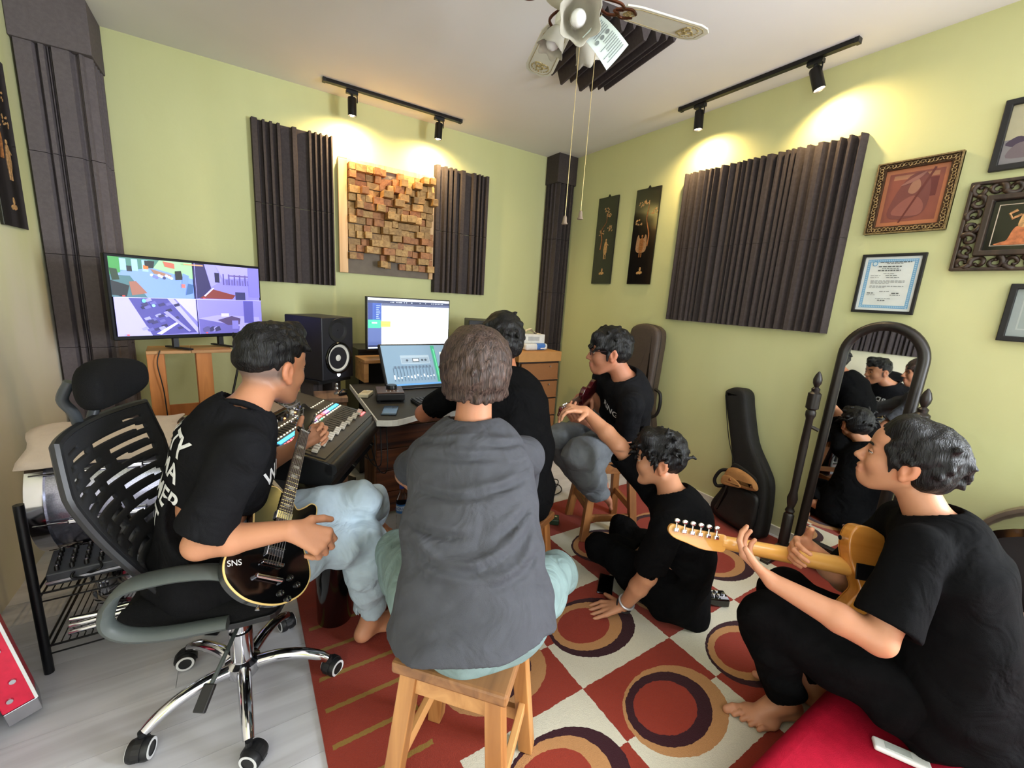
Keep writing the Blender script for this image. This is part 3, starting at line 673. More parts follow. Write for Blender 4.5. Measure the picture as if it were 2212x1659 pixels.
# monitors
def gui(name,parent,polys,e,loc,R=None): return sheet(name,parent,polys,e=e,loc=loc,R=R)
mon=thing('computer_monitor','upper computer monitor with bright white recording timeline on a wooden riser','monitor',(1.011,2.915,.898),rz=7.4)
W_,H_=.63,.355; zb=.045
MB().lohi((-W_/2,-.010,zb),(W_/2,.022,zb+H_)).build('bezel',BLACK,mon,bevel=.003)
MB().lohi((-.05,.01,0.0),(.05,.03,zb+.1)).build('neck',BLACK,mon,bevel=.003); MB().lohi((-.12,-.06,0),(.12,.06,.012)).build('stand_base',BLACK,mon,bevel=.004)
SCR=Matrix(((1,0,0),(0,0,-1),(0,1,0)))
x0,x1,y0,y1=-W_/2+.008,W_/2-.008,0.012,H_-.008
def fx(u): return x0+(x1-x0)*u
def fy(v): return y0+(y1-y0)*v
g=[(rc(fx(0),fy(0),fx(1),fy(1)),(240,244,246)),(rc(fx(0),fy(.90),fx(1),fy(.955)),(50,56,84)),(rc(fx(0),fy(.955),fx(1),fy(1)),(232,236,242)),
   (rc(fx(0),fy(0),fx(.15),fy(.90)),(74,90,142)),(rc(fx(0),fy(.55),fx(.05),fy(.90)),(40,56,120)),(rc(fx(.05),fy(.55),fx(.15),fy(.90)),(52,78,150)),(rc(fx(0),fy(.41),fx(.14),fy(.57)),(60,196,140)),(rc(fx(.145),fy(.43),fx(.255),fy(.545)),(244,226,90)),
   (rc(fx(.15),fy(.57),fx(1),fy(.78)),(196,228,226)),(rc(fx(.15),fy(.78),fx(1),fy(.855)),(228,236,236)),(rc(fx(.15),fy(.855),fx(1),fy(.90)),(80,88,118)),(rc(fx(.15),fy(.41),fx(1),fy(.42)),(214,224,226)),
   (rc(fx(0),fy(.0),fx(1),fy(.065)),(44,52,92)),(rc(fx(0),fy(0),fx(.17),fy(.03)),(206,220,236)),(rc(fx(.20),fy(.14),fx(1),fy(.145)),(222,230,232))]
rnd=random.Random(4)
for i in range(26): u=.2+.75*rnd.random(); g.append((rc(fx(u),fy(.92),fx(u+.012),fy(.937)),(170,176,190)))
for i in range(22): u=.2+.78*rnd.random(); g.append((rc(fx(u),fy(.025),fx(u+.015),fy(.045)),rnd.choice([(200,206,214),(200,120,110),(170,190,240)])))
for i in range(8): g.append((rc(fx(.08),fy(.60+.035*i),fx(.10+.03*rnd.random()),fy(.612+.035*i)),(150,170,220)))
g.append((rc(fx(.03),fy(.50),fx(.09),fy(.53)),(190,236,214))); g.append((rc(fx(.16),fy(.48),fx(.23),fy(.49)),(160,150,80)))
gui('screen',mon,g,1.15,(0,-.0105,zb),SCR)
ris=thing('monitor_riser','brown wooden riser block under the upper monitor','riser',(1.03,2.86,.749),rz=4)
RISW=wood('honey_wood',S(156,106,62),S(188,136,84),axis=0,rough=.45)
MB().lohi((-.385,-.09,.0),(-.355,.10,.125)).build('side',RISW,ris,bevel=.002); MB().lohi((.355,-.09,.0),(.385,.10,.125)).build('side',RISW,ris,bevel=.002)
MB().lohi((-.385,-.10,.1255),(.385,.11,.148)).build('top',RISW,ris,bevel=.003)
MB().lohi((-.354,.085,.0),(.354,.10,.125)).build('back_panel',BLACK,ris)
lm=thing('touch_monitor','lower tilted monitor showing a mixer panel, standing on the black desk','monitor',(.985,2.475,.750),rz=1)
TL=rot('X',-36)    # leaning back
W2,H2=.53,.315
MB().box(TL@Vector((0,.010,H2/2+.006)),(W2,.022,H2),TL).build('bezel',BLACK,lm,bevel=.004)
MB().bar((0,.11,.0),(0,.12,.16),.12,.012).build('kick_stand',BLACK,lm)
x0,x1,y0,y1=-W2/2+.012,W2/2-.012,.022,H2-.010
g=[(rc(x0,y0,x1,y1),(120,146,168)),(rc(x0,y0,x1,y0+.012),(92,150,204)),(rc(fx(.22),fy(.52),fx(.60),fy(.74)),(156,174,188)),(rc(fx(.23),fy(.54),fx(.59),fy(.68)),(138,156,172)),(rc(fx(.37),fy(.57),fx(.46),fy(.66)),(60,72,84)),(rc(fx(.38),fy(.585),fx(.45),fy(.645)),(210,216,220)),
   (rc(fx(.65),fy(.05),fx(.70),fy(.98)),(60,150,120)),(rc(fx(.675),fy(.1),fx(.69),fy(.9)),(96,200,150))]
for u in (.30,.50,.545): g.append((el(fx(u),fy(.61),.008,.008),(66,78,90)))
for i in range(13):
    u=.10+.042*i; g.append((rc(fx(u),fy(.10),fx(u+.006),fy(.42)),(70,90,112))); g.append((rc(fx(u-.006),fy(.14+.07*rnd.random()),fx(u+.012),fy(.20+.06*rnd.random())),(220,226,230)))
for i in range(11): g.append((rc(fx(.12+.045*i),fy(.40),fx(.14+.045*i),fy(.46)),(84,100,120)))
g.append((rc(fx(.75),fy(.72),fx(.80),fy(.79)),(220,226,220)))
gui('screen',lm,g,.62,tuple(TL@Vector((0,-.0015,.006))),TL@SCR)
# small things on the desk
itf=thing('audio_interface','square brown and black audio interface with a large knob on the desk','audio interface',(.685,2.30,.749),rz=-12)
MB().lohi((-.075,-.085,.006),(.075,.085,.046)).build('body',BLACK,itf,bevel=.006); MB().lohi((-.072,-.082,.046),(.072,.082,.052)).build('top_plate',pm('brown_plate',S(86,66,60),.4,metal=.3),itf,bevel=.002)
for sx in (-1,1):
    for sy in (-1,1): MB().lathe([(.008,0),(.008,.007)],10,(sx*.06,sy*.07,0)).build('foot',BLACK,itf)
k=MB().lathe([(.030,.0525),(.030,.070),(.027,.074),(0,.074)],28,(.012,.020,0),cap=False).build('volume_knob',BLACKM,itf,smooth=True)
for i in range(4): MB().lathe([(.0035,.052),(.0035,.0545)],8,(-.02+.02*i,-.045-.004*(i%2),0)).build('button',WHITE,itf)
ph=thing('mobile_phone','dark blue mobile phone lying on the desk by the audio interface','phone',(.612,2.045,.749),rz=68)
MB().lohi((-.075,-.037,0),(.075,.037,.008)).build('body',pm('blue_phone',S(48,70,96),.15,coat=.5),ph,bevel=.004); MB().lohi((.03,-.03,.008),(.06,-.008,.0095)).build('camera_bump',BLACKG,ph,bevel=.001)
crm=thing('remote_box','small cream plastic box on the corner of the desk','remote',(.579,2.40,.749),rz=60)
MB().lohi((-.055,-.028,0),(.055,.028,.020)).build('body',pm('cream_plastic',S(214,204,176),.5),crm,bevel=.004); MB().lohi((-.02,-.018,.020),(.035,.018,.0215)).build('panel',pm('pale_panel',S(196,182,150),.5),crm,bevel=.0005); MB().lohi((.04,-.01,.020),(.05,.01,.0215)).build('button',WHITE,crm)
kb=thing('computer_keyboard','black computer keyboard on the desk in front of the lower monitor','keyboard',(.96,2.135,.749),rz=2)
MB().lohi((-.19,-.065,0),(.19,.065,.016)).build('body',BLACK,kb,bevel=.004)
key=None; KEY=pm('key_cap',S(44,44,48),.5)
for r in range(5):
    for c in range(17):
        if key is None: key=MB().box((0,0,.004),(.018,.018,.008)).build('key',KEY,kb,bevel=.002,bseg=1); key.location=(-.178,-.048,.016)
        else: inst(key,kb,(-.178+c*.0222,-.048+r*.024,.016))
# studio speakers
CONE=pm('white_cone',S(214,210,200),.6,var=.03)
SPK=pm('speaker_vinyl',S(30,30,36),.45,var=.1)
def speaker(label,loc,rz):
    p=thing('studio_speaker',label,'speaker',loc,rz=rz)
    w,h,d=.25,.39,.32
    MB().lohi((-w/2,0,0),(w/2,d,h)).build('cabinet',SPK,p,bevel=.006)
    R=Matrix(((1,0,0),(0,0,-1),(0,1,0)))
    rg=MB().lathe([(.103,-.002),(.103,.006),(.098,.012),(.088,.012),(.086,.002)],40,(0,0,.135),R,cap=False).build('woofer_ring',BLACKG,p,smooth=True)
    cn=MB().lathe([(.086,.004),(.080,.008),(.074,.004),(.060,-.010),(.032,-.022)],40,(0,0,.135),R,cap=False).build('woofer_cone',CONE,p,smooth=True)
    MB().lathe([(.034,-.022),(.030,-.008),(.018,.002),(0,.005)],28,(0,0,.135),R,cap=False).build('dust_cap',CONE,cn,smooth='full')
    tw=MB().lathe([(.075,-.001),(.072,.004),(.055,.002),(.030,-.006),(.016,-.010)],36,(0,0,.31),R,cap=False).build('tweeter_horn',BLACK,p,smooth=True)
    MB().lathe([(.018,-.010),(.014,-.003),(0,.001)],20,(0,0,.31),R,cap=False).build('tweeter_dome',BLACKG,tw,smooth='full')
    MB().lathe([(.012,-.002),(.012,.002),(0,.002)],16,(-.02+.02,-.0005,.028),R,cap=False).build('power_light',emit('speaker_led',(1,1,1),6.0),p)
    return p
sl=speaker('large black studio speaker with white cone left of the monitors',(.512,2.818,.768),33.0)
srp=speaker('black studio speaker half hidden behind the seated men, right of the monitors',(1.60,2.89,.768),-20)
def spk_stand(label,x,y,rz,h):
    p=thing('speaker_stand',label,'speaker stand',(x,y,0),rz=rz)
    MB().lohi((-.13,-.13,h-.025),(.13,.13,h)).build('top_plate',BLACK,p,bevel=.003); MB().lohi((-.15,-.15,0),(.15,.15,.03)).build('base',BLACK,p,bevel=.003)
    for sx in (-1,1):
        for k in range(2): MB().lohi((sx*.075-.035+.037*k,-.06,.03),(sx*.075-.002+.037*k,.06,h-.025)).build('pillar',FOAM,p,bevel=.002)
    return p
spk_stand('dark speaker stand of foam covered pillars under the left studio speaker',.425,2.952,33,.767)
spk_stand('dark speaker stand under the right studio speaker',1.655,3.04,-20,.767)
pc=thing('computer_tower','black computer tower standing behind the monitor riser','computer',(.77,3.12,0),rz=5)
MB().lohi((-.10,-.1,.012),(.10,.22,.93)).build('case',BLACK,pc,bevel=.004)
for sx in (-1,1): MB().lohi((sx*.08-.012,-.08,0),(sx*.08+.012,.2,.012)).build('foot',BLACK,pc)
MB().lohi((-.09,-.104,.55),(.09,-.10,.9)).build('front_panel',SPK,pc)

# ---------------------------------------------------------------- drawer cabinet in the corner
WEAVE=pm('woven_drawer',S(150,98,54),.55,var=.22,scale=260,bump=.5,bscale=260,detail=0)
CABF=pm('dark_cabinet_frame',S(40,30,26),.5)
cab=thing('drawer_cabinet','dark cabinet with woven brown drawers in the far corner','cabinet',(2.14,2.85,0))
MB().lohi((-.21,.02,.02),(.21,.42,.83)).build('body',CABF,cab,bevel=.004)
for sx in (-1,1):
    for y in (.04,.38): MB().lohi((sx*.18-.02,y,0),(sx*.18+.02,y+.03,.02)).build('foot',CABF,cab)
for i in range(5):
    z=.03+i*.160
    d=MB().lohi((-.195,-.004,z),(.195,.02,z+.145)).build('drawer',WEAVE,cab,bevel=.006)
    MB().lohi((-.195,-.010,z+.0),(.195,-.004,z+.012)).build('drawer_lip',WEAVE,d,bevel=.002); MB().ball((.10,-.012,z+.118),.007,10,6).build('knob',STEEL,d,smooth=True)
CARD=pm('cardboard',S(186,134,78),.75,var=.05)
cb=tag(MB().lohi((1.90,2.83,.8315),(2.345,3.22,.915)).build('cardboard_box',CARD,bevel=.003),'flat orange brown cardboard box lying on the drawer cabinet','box')
tb=thing('tissue_box','white tissue box with a tissue sticking out, on top of the tissue pack','tissue box',(2.13,3.02,.975),rz=-6)
MB().lohi((-.115,-.06,0),(.115,.06,.075)).build('carton',pm('white_carton',S(222,220,214),.6),tb,bevel=.003)
MB().lohi((-.05,-.0612,.02),(.06,-.06,.055)).build('print',pm('grey_print',S(176,176,176),.6),tb)
ts=[]
mb=MB(); n=10
vs_=[(-.05+.14*i/n, -.02+.05*j/n+.01*math.sin(i*1.7), .075+.045*math.exp(-((i-3)/3.)**2)*(1 if j<8 else .7)+.006*math.sin(i*2+j)) for i in range(n+1) for j in range(n+1)]
mb.add(vs_,[(i*(n+1)+j,(i+1)*(n+1)+j,(i+1)*(n+1)+j+1,i*(n+1)+j+1) for i in range(n) for j in range(n)]).build('tissue',pm('tissue_paper',S(232,222,206),.8),tb,smooth='full')
tp=thing('tissue_pack','blue and white plastic tissue pack lying on the cardboard box','tissue pack',(2.14,2.985,.9155),rz=5)
MB().box((0,0,.029),(.25,.13,.058)).build('wrapper',pm('milky_wrapper',S(216,218,220),.25,coat=.3),tp,bevel=.022,bseg=4)
MB().box((.045,-.002,.0305),(.12,.132,.0585)).build('blue_print',pm('blue_print',S(70,116,190),.25,coat=.3),tp,bevel=.0225,bseg=4)
MB().box((.065,-.0665,.022),(.06,.002,.018)).build('white_print',WHITE,tp)

# ---------------------------------------------------------------- mixing console on its stand
CON=pm('console_face',S(58,54,50),.42,var=.1); CONS=pm('console_body',S(22,22,23),.4)
ex=Vector((.504,.863,0)).normalized(); ang=math.degrees(math.atan2(ex.y,ex.x))
con=thing('mixing_console','large digital mixing console with blue and red lit buttons beside the desk','mixer',(.235,1.497,0),rz=ang)
sl_=math.atan2(.10,.42); RC=rot('X',math.degrees(sl_)); L0=.615
MB().prism([(0.0,.655),(.03,.648),(.42,.70),(.46,.74),(.46,.845),(.43,.852),(.012,.742),(-.012,.73),(-.014,.69)],0,L0,Matrix(((0,0,1),(1,0,0),(0,1,0)))).build('console_body',CONS,con,bevel=.004)
def cp(u,v,h=0): # u along, v depth on the sloped face
    return Vector((u,0.022+v*math.cos(.2553),.7455+v*math.sin(.2553)+h))
FR=rot('X',math.degrees(.2553))
MB().box(cp(L0/2,.20,.0),(L0-.04,.40,.006),FR).build('control_face',CON,con,bevel=.001)
MB().tube([(0.0,-.005,.715),(L0,-.005,.715)],.022,10).build('arm_rest',BLACK,con,smooth=True)
FAD=pm('fader_cap',S(206,198,184),.5); SLOT=pm('fader_slot',S(14,14,14),.6); KN=pm('knob_black',S(20,18,18),.4); KNP=pm('knob_pale',S(190,184,170),.5); WB=emit('button_lit_pale',(.85,.78,.60),.9)
fad=None
for i in range(24):
    u=.04+i*.0228+(.012 if i>=16 else 0)
    m=MB().box(cp(u,.085,.0035),(.002,.085,.002),FR).build('fader_slot',SLOT,con)
    v=.045+.004*((i*7)%3)
    c=MB().box(cp(u,v,.011),(.011,.022,.012),FR).build('fader_cap',FAD,con,bevel=.002,bseg=1)
BL=emit('button_blue',(.04,.45,1.0),5.0); RD=emit('button_red',(1.0,.10,.10),4.0); PU=emit('button_purple',(.5,.15,.9),4.5); GR=emit('button_green',(.1,.9,.25),4.0); OR=emit('button_orange',(1.0,.35,.12),3.0)
def btn(u,v,m,w=.013,d=.010,h=.004): MB().box(cp(u,v,.003+h/2),(w,d,h),FR).build('button',m,con,bevel=.001,bseg=1)
for i in range(24):
    u=.04+i*.0228+(.012 if i>=16 else 0)
    btn(u,.168,BL if (i<12 or i>18) else (PU if i in(12,13,17,18) else RD),.019,.014)
    btn(u,.150,RD if i<9 else (GR if i==14 else WB),.012,.007)
    btn(u,.188,WB,.010,.005); btn(u,.232,WB,.010,.005)
    if i<18: MB().box(cp(u,.21,.0038),(.010,.026,.003),FR).build('meter_slot',SLOT,con)
for j in range(2):
    for i in range(3): btn(L0-.075+.02*i,.035+.017*j,RD,.013,.010)
for j in range(3):
    for i in range(7):
        u=.05+.045*i; v=.262+.040*j
        if j==2 and i>4: continue
        MB().lathe([(.0095,0),(.009,.012),(.007,.015),(0,.015)],14,cp(u,v,.003),FR,cap=False).build('knob',KN if (i+j)%3 else KNP,con,smooth=True)
        if i%2==0: btn(u+.022,v-.005,OR,.009,.007)
for i in range(10): MB().lathe([(.006,0),(.006,.016),(0,.016)],10,cp(.36+.024*i,.385,.003),FR,cap=False).build('jack_plug',KNP,con,smooth=True)
sc=MB().box(cp(.20,.325,.04),(.19,.13,.016),rot('X',28)).build('display_housing',BLACKG,con,bevel=.003)
MB().box(cp(.20,.322,.049),(.165,.105,.004),rot('X',28)).build('display_glass',pm('display_dim',S(120,104,90),.2,coat=.5),sc)
me_=MB().box(cp(.36,.36,.035),(.16,.05,.04),rot('X',20)).build('meter_bridge',BLACK,con,bevel=.006)
MB().box(cp(.30,.335,.054),(.045,.008,.006),rot('X',20)).build('green_meter',emit('meter_green',(.1,1,.35),5.0),me_)
MB().box(cp(.325,.335,.0545),(.008,.008,.006),rot('X',20)).build('yellow_meter',emit('meter_yellow',(1,.8,.2),4.0),me_)
# X stand
st=thing('keyboard_stand','black folding X stand carrying the mixing console','stand',(.235,1.497,0),rz=ang)
for u in (.27,L0-.09):
    MB().bar((u,-.10,.035),(u,.40,.67),.028,.045).build('leg',BLACKM,st,bevel=.003); MB().bar((u+.03,.46,.035),(u+.03,.02,.62),.028,.045).build('leg',BLACKM,st,bevel=.003)
    MB().tube([(u+.032,.225,.36),(u-.02,.225,.36)],.03,14).build('pivot',BLACK,st)
for y,zz in ((-.115,.022),(.475,.022)):
    MB().bar((.02,y,zz),(L0+.04,y,zz),.05,.044).build('foot_bar',BLACKM,st,bevel=.004)
for y,zz in ((.405,.675),(.03,.628)): MB().bar((.03,y,zz),(L0-.03,y,zz),.03,.03).build('top_rail',BLACKM,st,bevel=.003)
# headphones cable coil on the console
mb=MB(); rnd=random.Random(8)
pts=[]
for i in range(70):
    a=i*.55; r=.045+.012*math.sin(i*.37); q=cp(.36+r*1.15*math.cos(a),.29+r*.6*math.sin(a),.012+.0045*(i%7)); pts.append(q)
CAB=pm('grey_cable',S(96,92,86),.5)
cc=thing('coiled_cable','loose coil of thin grey cable lying on the mixing console','cable',(.235,1.497,0),rz=ang)
MB().tube(pts,.0028,6).build('coil',CAB,cc,smooth='full')
# glossy black bin in front of the console
bn=thing('black_bin','glossy black plastic bin standing under the near end of the console','bin',(.262,1.628,0),rz=25)
MB().lathe([(.0,0),(.062,0),(.066,.006),(.074,.50),(.078,.52)],36,cap=False).build('bucket',BLACKG,bn,smooth=True)
MB().lathe([(.080,.515),(.083,.525),(.080,.545),(.055,.562),(.03,.566),(0,.567)],36,cap=False).build('lid',BLACKG,bn,smooth=True)
# ---------------------------------------------------------------- television on a wooden stand
tv=thing('television','flat television showing four camera views on a narrow wooden stand','television',(-.21,2.925,.9635),rz=26.2)
W_,H_=.712,.415; zb=.056
MB().lohi((-W_/2,-.012,zb),(W_/2,.030,zb+H_)).build('bezel',pm('tv_bezel',S(14,14,16),.5,spec=.2),tv,bevel=.004); MB().lohi((-.25,.03,zb+.04),(.25,.06,zb+.30)).build('rear_housing',BLACK,tv,bevel=.01)
for x in (-.10,.12):
    MB().lohi((x-.012,-.005,.004),(x+.012,.02,zb+.005)).build('leg',BLACK,tv); MB().bar((x-.02,.06,.008),(x+.03,-.10,.004),.022,.008).build('foot',BLACK,tv,bevel=.001)
g=[]; x0,x1,y0,y1=-W_/2+.014,W_/2-.014,.022,H_-.014
def V(q,u,v):
    ox,oy=(0 if q in(0,2) else .5),(0.5 if q in(0,1) else 0); return (fx(ox+u*.5),fy(oy+v*.5))
def P(q,pts,c): g.append(([V(q,u,v) for u,v in pts],c))
P(0,rc(0,0,1,1),(120,150,214)); P(0,[(0,0),(.18,.0),(.40,.0),(.22,.55),(0,.55)],(70,110,120)); P(0,[(0,.55),(.12,.62),(.12,1),(0,1)],(60,140,70)); P(0,[(.12,.66),(.50,.78),(.60,1),(.12,1)],(70,120,110)); P(0,[(.5,.78),(1,.55),(1,1),(.58,1)],(150,196,150))
for u in (.12,.25,.37): P(0,rc(u,.68,u+.07,.97),(150,190,236))
P(0,rc(.19,.66,.25,.80),(24,34,40)); P(0,[(.22,.05),(.40,.12),(.28,.42),(.20,.40)],(150,98,84)); P(0,[(0,.05),(.16,.02),(.20,.30),(0,.42)],(22,28,36)); P(0,[(.02,.42),(.10,.44),(.08,.7),(0,.72)],(26,50,30)); P(0,[(.40,.78),(.50,.78),(.52,.96),(.40,.96)],(22,26,34)); P(0,[(.38,.74),(.44,.74),(.44,.82),(.38,.84)],(206,110,50)); P(0,[(.46,.76),(.72,.62),(.70,.56),(.5,.64)],(150,110,90))
for i in range(9): P(0,el(.47+.03*i,.60-.03*(i%3),.022,.04,8),rnd.choice([(196,200,240),(110,116,180),(60,66,110)]))
P(0,[(.62,.98),(.76,.94),(.76,.80),(.64,.84)],(190,96,80)); P(0,[(.76,.50),(.86,.52),(.84,.76),(.76,.74)],(26,28,30)); P(0,[(.84,.34),(.92,.38),(.94,.64),(.86,.70)],(110,140,210)); P(0,[(.88,.1),(.98,.16),(.99,.4),(.92,.42)],(60,96,150)); P(0,rc(.83,.30,.88,.40),(220,110,110))
P(1,rc(0,0,1,1),(132,126,214)); P(1,[(0,.0),(0,1),(.16,1),(.24,.32),(.10,.05)],(44,38,90)); P(1,[(.16,1),(.32,1),(.40,.55),(.24,.36)],(150,146,226)); P(1,[(.32,1),(1,1),(1,.7),(.42,.62)],(158,152,232)); P(1,[(.06,.02),(.26,.30),(.60,.14),(.55,.02)],(120,50,50)); P(1,rc(.60,.0,.76,.24),(50,50,100)); P(1,rc(.30,.50,.37,.78),(34,30,70))
for i in range(5): P(1,rc(.42+.085*i,.44,.44+.085*i,.76),(84,74,150)); P(1,rc(.46+.085*i,.44,.50+.08*i,.60),(104,96,170))
P(1,rc(.50,.70,.84,.74),(100,84,150)); P(1,[(.12,.10),(.26,.34),(.28,.33),(.14,.08)],(214,206,240)); P(1,rc(.82,.1,1,1),(122,116,204))
P(2,rc(0,0,1,1),(124,120,206)); P(2,[(.0,0),(.0,1),(.16,1),(.40,.0)],(172,168,246)); P(2,[(.16,1),(.62,1),(.98,.05),(.40,0)],(74,70,150)); P(2,[(.62,1),(.70,1),(1,.18),(1,.0)],(170,166,236)); P(2,[(.72,1),(1,1),(1,.35)],(186,182,250))
for i in range(26):
    u=.22+.5*rnd.random(); v=.15+.8*rnd.random(); P(2,[(u,v),(u+.07,v+.05),(u+.09,v-.02),(u+.02,v-.06)],rnd.choice([(40,36,80),(150,150,220),(96,94,170),(54,50,104)]))
P(2,el(.33,.92,.025,.05,8),(110,220,240)); P(2,el(.44,.80,.022,.04,8),(150,226,250)); P(2,[(.44,.05),(.70,.35),(.74,.33),(.50,.02)],(200,198,250)); P(2,[(.55,.62),(.86,.08),(.89,.10),(.60,.66)],(150,146,220))
P(3,rc(0,0,1,1),(136,130,226)); P(3,[(0,.0),(0,.45),(.30,.55),(.62,.20),(.60,0)],(100,94,176)); P(3,[(0,.45),(.30,.55),(.95,.48),(1,.0),(.6,0),(.62,.2)],(160,154,240)); P(3,rc(.70,.30,.86,.98),(84,80,170)); P(3,[(.28,.40),(.50,.52),(.64,.44),(.62,.26),(.44,.24)],(80,64,110)); P(3,rc(.34,.50,.46,.60),(196,192,240)); P(3,rc(.50,.12,.60,.38),(126,120,206)); P(3,[(.84,.14),(.90,.16),(.89,.34),(.83,.32)],(30,28,60))
for i in range(10): u=.05+.35*rnd.random(); P(3,[(u,.06),(u+.07,.10),(u+.05,.22),(u-.01,.16)],rnd.choice([(54,50,96),(150,146,210),(84,80,140)]))
for q in range(4): P(q,rc(.09,.02,.12,.05),(232,70,60))
g.append((rc(fx(.43),fy(.965),fx(.56),fy(.982)),(214,150,110)))
g.append((rc(fx(0),fy(.497),fx(1),fy(.503)),(200,198,250))); g.append((rc(fx(.499),fy(0),fx(.502),fy(1)),(160,160,236)))
gui('screen',tv,g,.74,(0,-.0125,zb),SCR)
TVW=wood('orange_pine',S(168,100,46),S(200,128,66),S(150,86,40),axis=2,scale=.6,rough=.45,bump=.1)
sd=thing('tv_stand','narrow orange wooden stand under the television','stand',(-.245,2.93,0),rz=6)
for k in range(2): MB().lohi((-.185+.1865*k,-.11,.944),(.0+.1865*k,.11,.960)).build('top_board',wood('stand_top_%d'%k,S(160,112,66),S(196,150,100),axis=0,rough=.5),sd,bevel=.002)
for sx in (-.15,.055):
    for y in (-.085,.075): MB().lohi((sx-.035,y-.012,0),(sx+.035,y+.012,.944)).build('leg',TVW,sd,bevel=.002)
MB().lohi((-.185,.088,.55),(.09,.10,.62)).build('cross_rail',TVW,sd)
CABB=pm('black_cable',S(16,16,17),.45)
tc_=tag(MB().tube(smooth_open([(.02,3.03,1.03),(-.005,3.0,.94),(-.04,2.95,.78),(-.08,2.86,.62),(-.11,2.80,.50),(-.10,2.82,.3),(-.08,2.9,.01)],6),.006,8).build('power_cable',CABB,smooth='full'),'thick black cable hanging from the television behind the man with the black guitar','cable')
tc2=tag(MB().tube(smooth_open([(-.36,2.80,.965),(-.375,2.79,.90),(-.365,2.79,.80),(-.36,2.80,.72),(-.355,2.80,.5),(-.35,2.80,.01)],6),.0028,6).build('thin_cable',CABB,smooth='full'),'thin wire hanging down the left leg of the television stand','cable')

# ---------------------------------------------------------------- wire shelf with drum, small mixer and snare
sh=thing('wire_shelf','black wire rack with two tiers standing by the left wall','shelf',(0,0,0))
X0,X1,Y0,Y1=-.615,-.20,1.82,2.42
for x in (X0,X1):
    for y in (Y0,Y1): MB().tube([(x,y,0),(x,y,.62 if x==X0 else .36)],.013,12).build('post',BLACKM,sh,smooth=True)
for z in (.10,.30):
    for a,b in (((X0,Y0),(X1,Y0)),((X0,Y1),(X1,Y1)),((X0,Y0),(X0,Y1)),((X1,Y0),(X1,Y1))):
        MB().tube([(a[0],a[1],z),(b[0],b[1],z)],.004,6).tube([(a[0],a[1],z-.03),(b[0],b[1],z-.03)],.003,6).build('rail',BLACKM,sh)
    wz=None
    for i in range(1,22):
        x=X0+i*(X1-X0)/22
        if wz is None: wz=MB().tube([(0,Y0,z),(0,Y1,z)],.002,5).build('wire',BLACKM,sh); wz.location=(x,0,0)
        else: inst(wz,sh,(x,0,0))
SILV=pm('silver_sparkle',S(150,150,168),.22,metal=.85,var=.25,scale=300)
CLOTH=pm('beige_cloth',S(206,188,170),.9,var=.05,bump=.3,bscale=40)
dr=thing('bass_drum','silver bass drum with chrome hoops under a beige cloth on the wire rack','drum',(-.44,2.15,.305))
RX=Matrix(((0,0,1),(1,0,0),(0,1,0)))
cz=.228
MB().lathe([(.215,-.17),(.215,.17)],44,(0,0,cz),RX,cap=False).build('shell',SILV,dr,smooth=True)
for s in (-1,1): MB().lathe([(.205,s*.155),(.226,s*.155),(.226,s*.20),(.205,s*.20)],44,(0,0,cz),RX,cap=False).build('hoop',CHROME,dr,smooth=True); MB().lathe([(0,s*.185),(.21,s*.183)],44,(0,0,cz),RX,cap=False).build('drum_head',pm('drum_skin_%d'%(s+1),S(205,196,186),.6),dr)
for k in range(8):
    a=k*math.pi/4+.2; c=Vector((0,.224*math.cos(a),cz+.224*math.sin(a)))
    for s in (-1,1): MB().box(c+Vector((s*.08,0,0)),(.05,.016,.016),None).build('lug',CHROME,dr,bevel=.004)
    MB().tube([c+Vector((-.19,.0,0)),c+Vector((.19,0,0))],.0035,6).build('tension_rod',CHROME,dr)
n=16; mb=MB(); vs_=[]
for i in range(n+1):
    for j in range(n+1):
        a=math.radians(38+104*j/n); r=.242+.003*math.sin(i*1.3+j*.9)
        vs_.append((-.21+.42*i/n+.01*math.sin(j*1.1),r*math.cos(a),cz+r*math.sin(a)))
clo=tag(mb.add([(v[0]-.44,v[1]+2.15,v[2]+.305) for v in vs_],[(i*(n+1)+j,(i+1)*(n+1)+j,(i+1)*(n+1)+j+1,i*(n+1)+j+1) for i in range(n) for j in range(n)]).build('drum_cloth',CLOTH,smooth='full'),'beige cloth draped over the top of the silver bass drum','cloth')
md=clo.modifiers.new('thickness','SOLIDIFY'); md.thickness=.004; md.offset=1
mx=thing('small_mixer','small black mixer with rows of silver tipped knobs on the wire rack','mixer',(-.405,1.905,.306),rz=3)
MB().prism([(-.055,0),(.055,0),(.055,.075),(-.055,.045)],-.19,.19,Matrix(((0,0,1),(1,0,0),(0,1,0)))).build('body',pm('mixer_grey',S(52,54,60),.4),mx,bevel=.004)
MB().lohi((-.192,-.060,.012),(.192,-.054,.020)).build('front_trim',STEEL,mx)
kk=None
for i in range(10):
    for j in range(5):
        q=Vector((-.165+.036*i,-.04+.02*j,.048+.0055*j))
        if kk is None: kk=MB().lathe([(.007,0),(.0065,.014),(.004,.017),(0,.017)],10,cap=False).build('knob',KN,mx,smooth=True); kk.location=q
        else: inst(kk,mx,q)
        if (i+j)%2==0: MB().lathe([(.0045,.0165),(.004,.019),(0,.019)],8,q,cap=False).build('knob_cap',STEEL,mx)
sn=thing('snare_drum','chrome snare drum lying on the lower tier of the wire rack','drum',(-.38,2.10,.104))
MB().lathe([(.16,.02),(.16,.13)],40,cap=False).build('shell',CHROME,sn,smooth=True)
for z in (0.0,.13): MB().lathe([(.155,z),(.172,z),(.172,z+.018),(.155,z+.018)],40,cap=False).build('hoop',CHROME,sn,smooth=True)
MB().lathe([(0,.138),(.156,.138)],40,cap=False).build('drum_head',WHITE,sn)
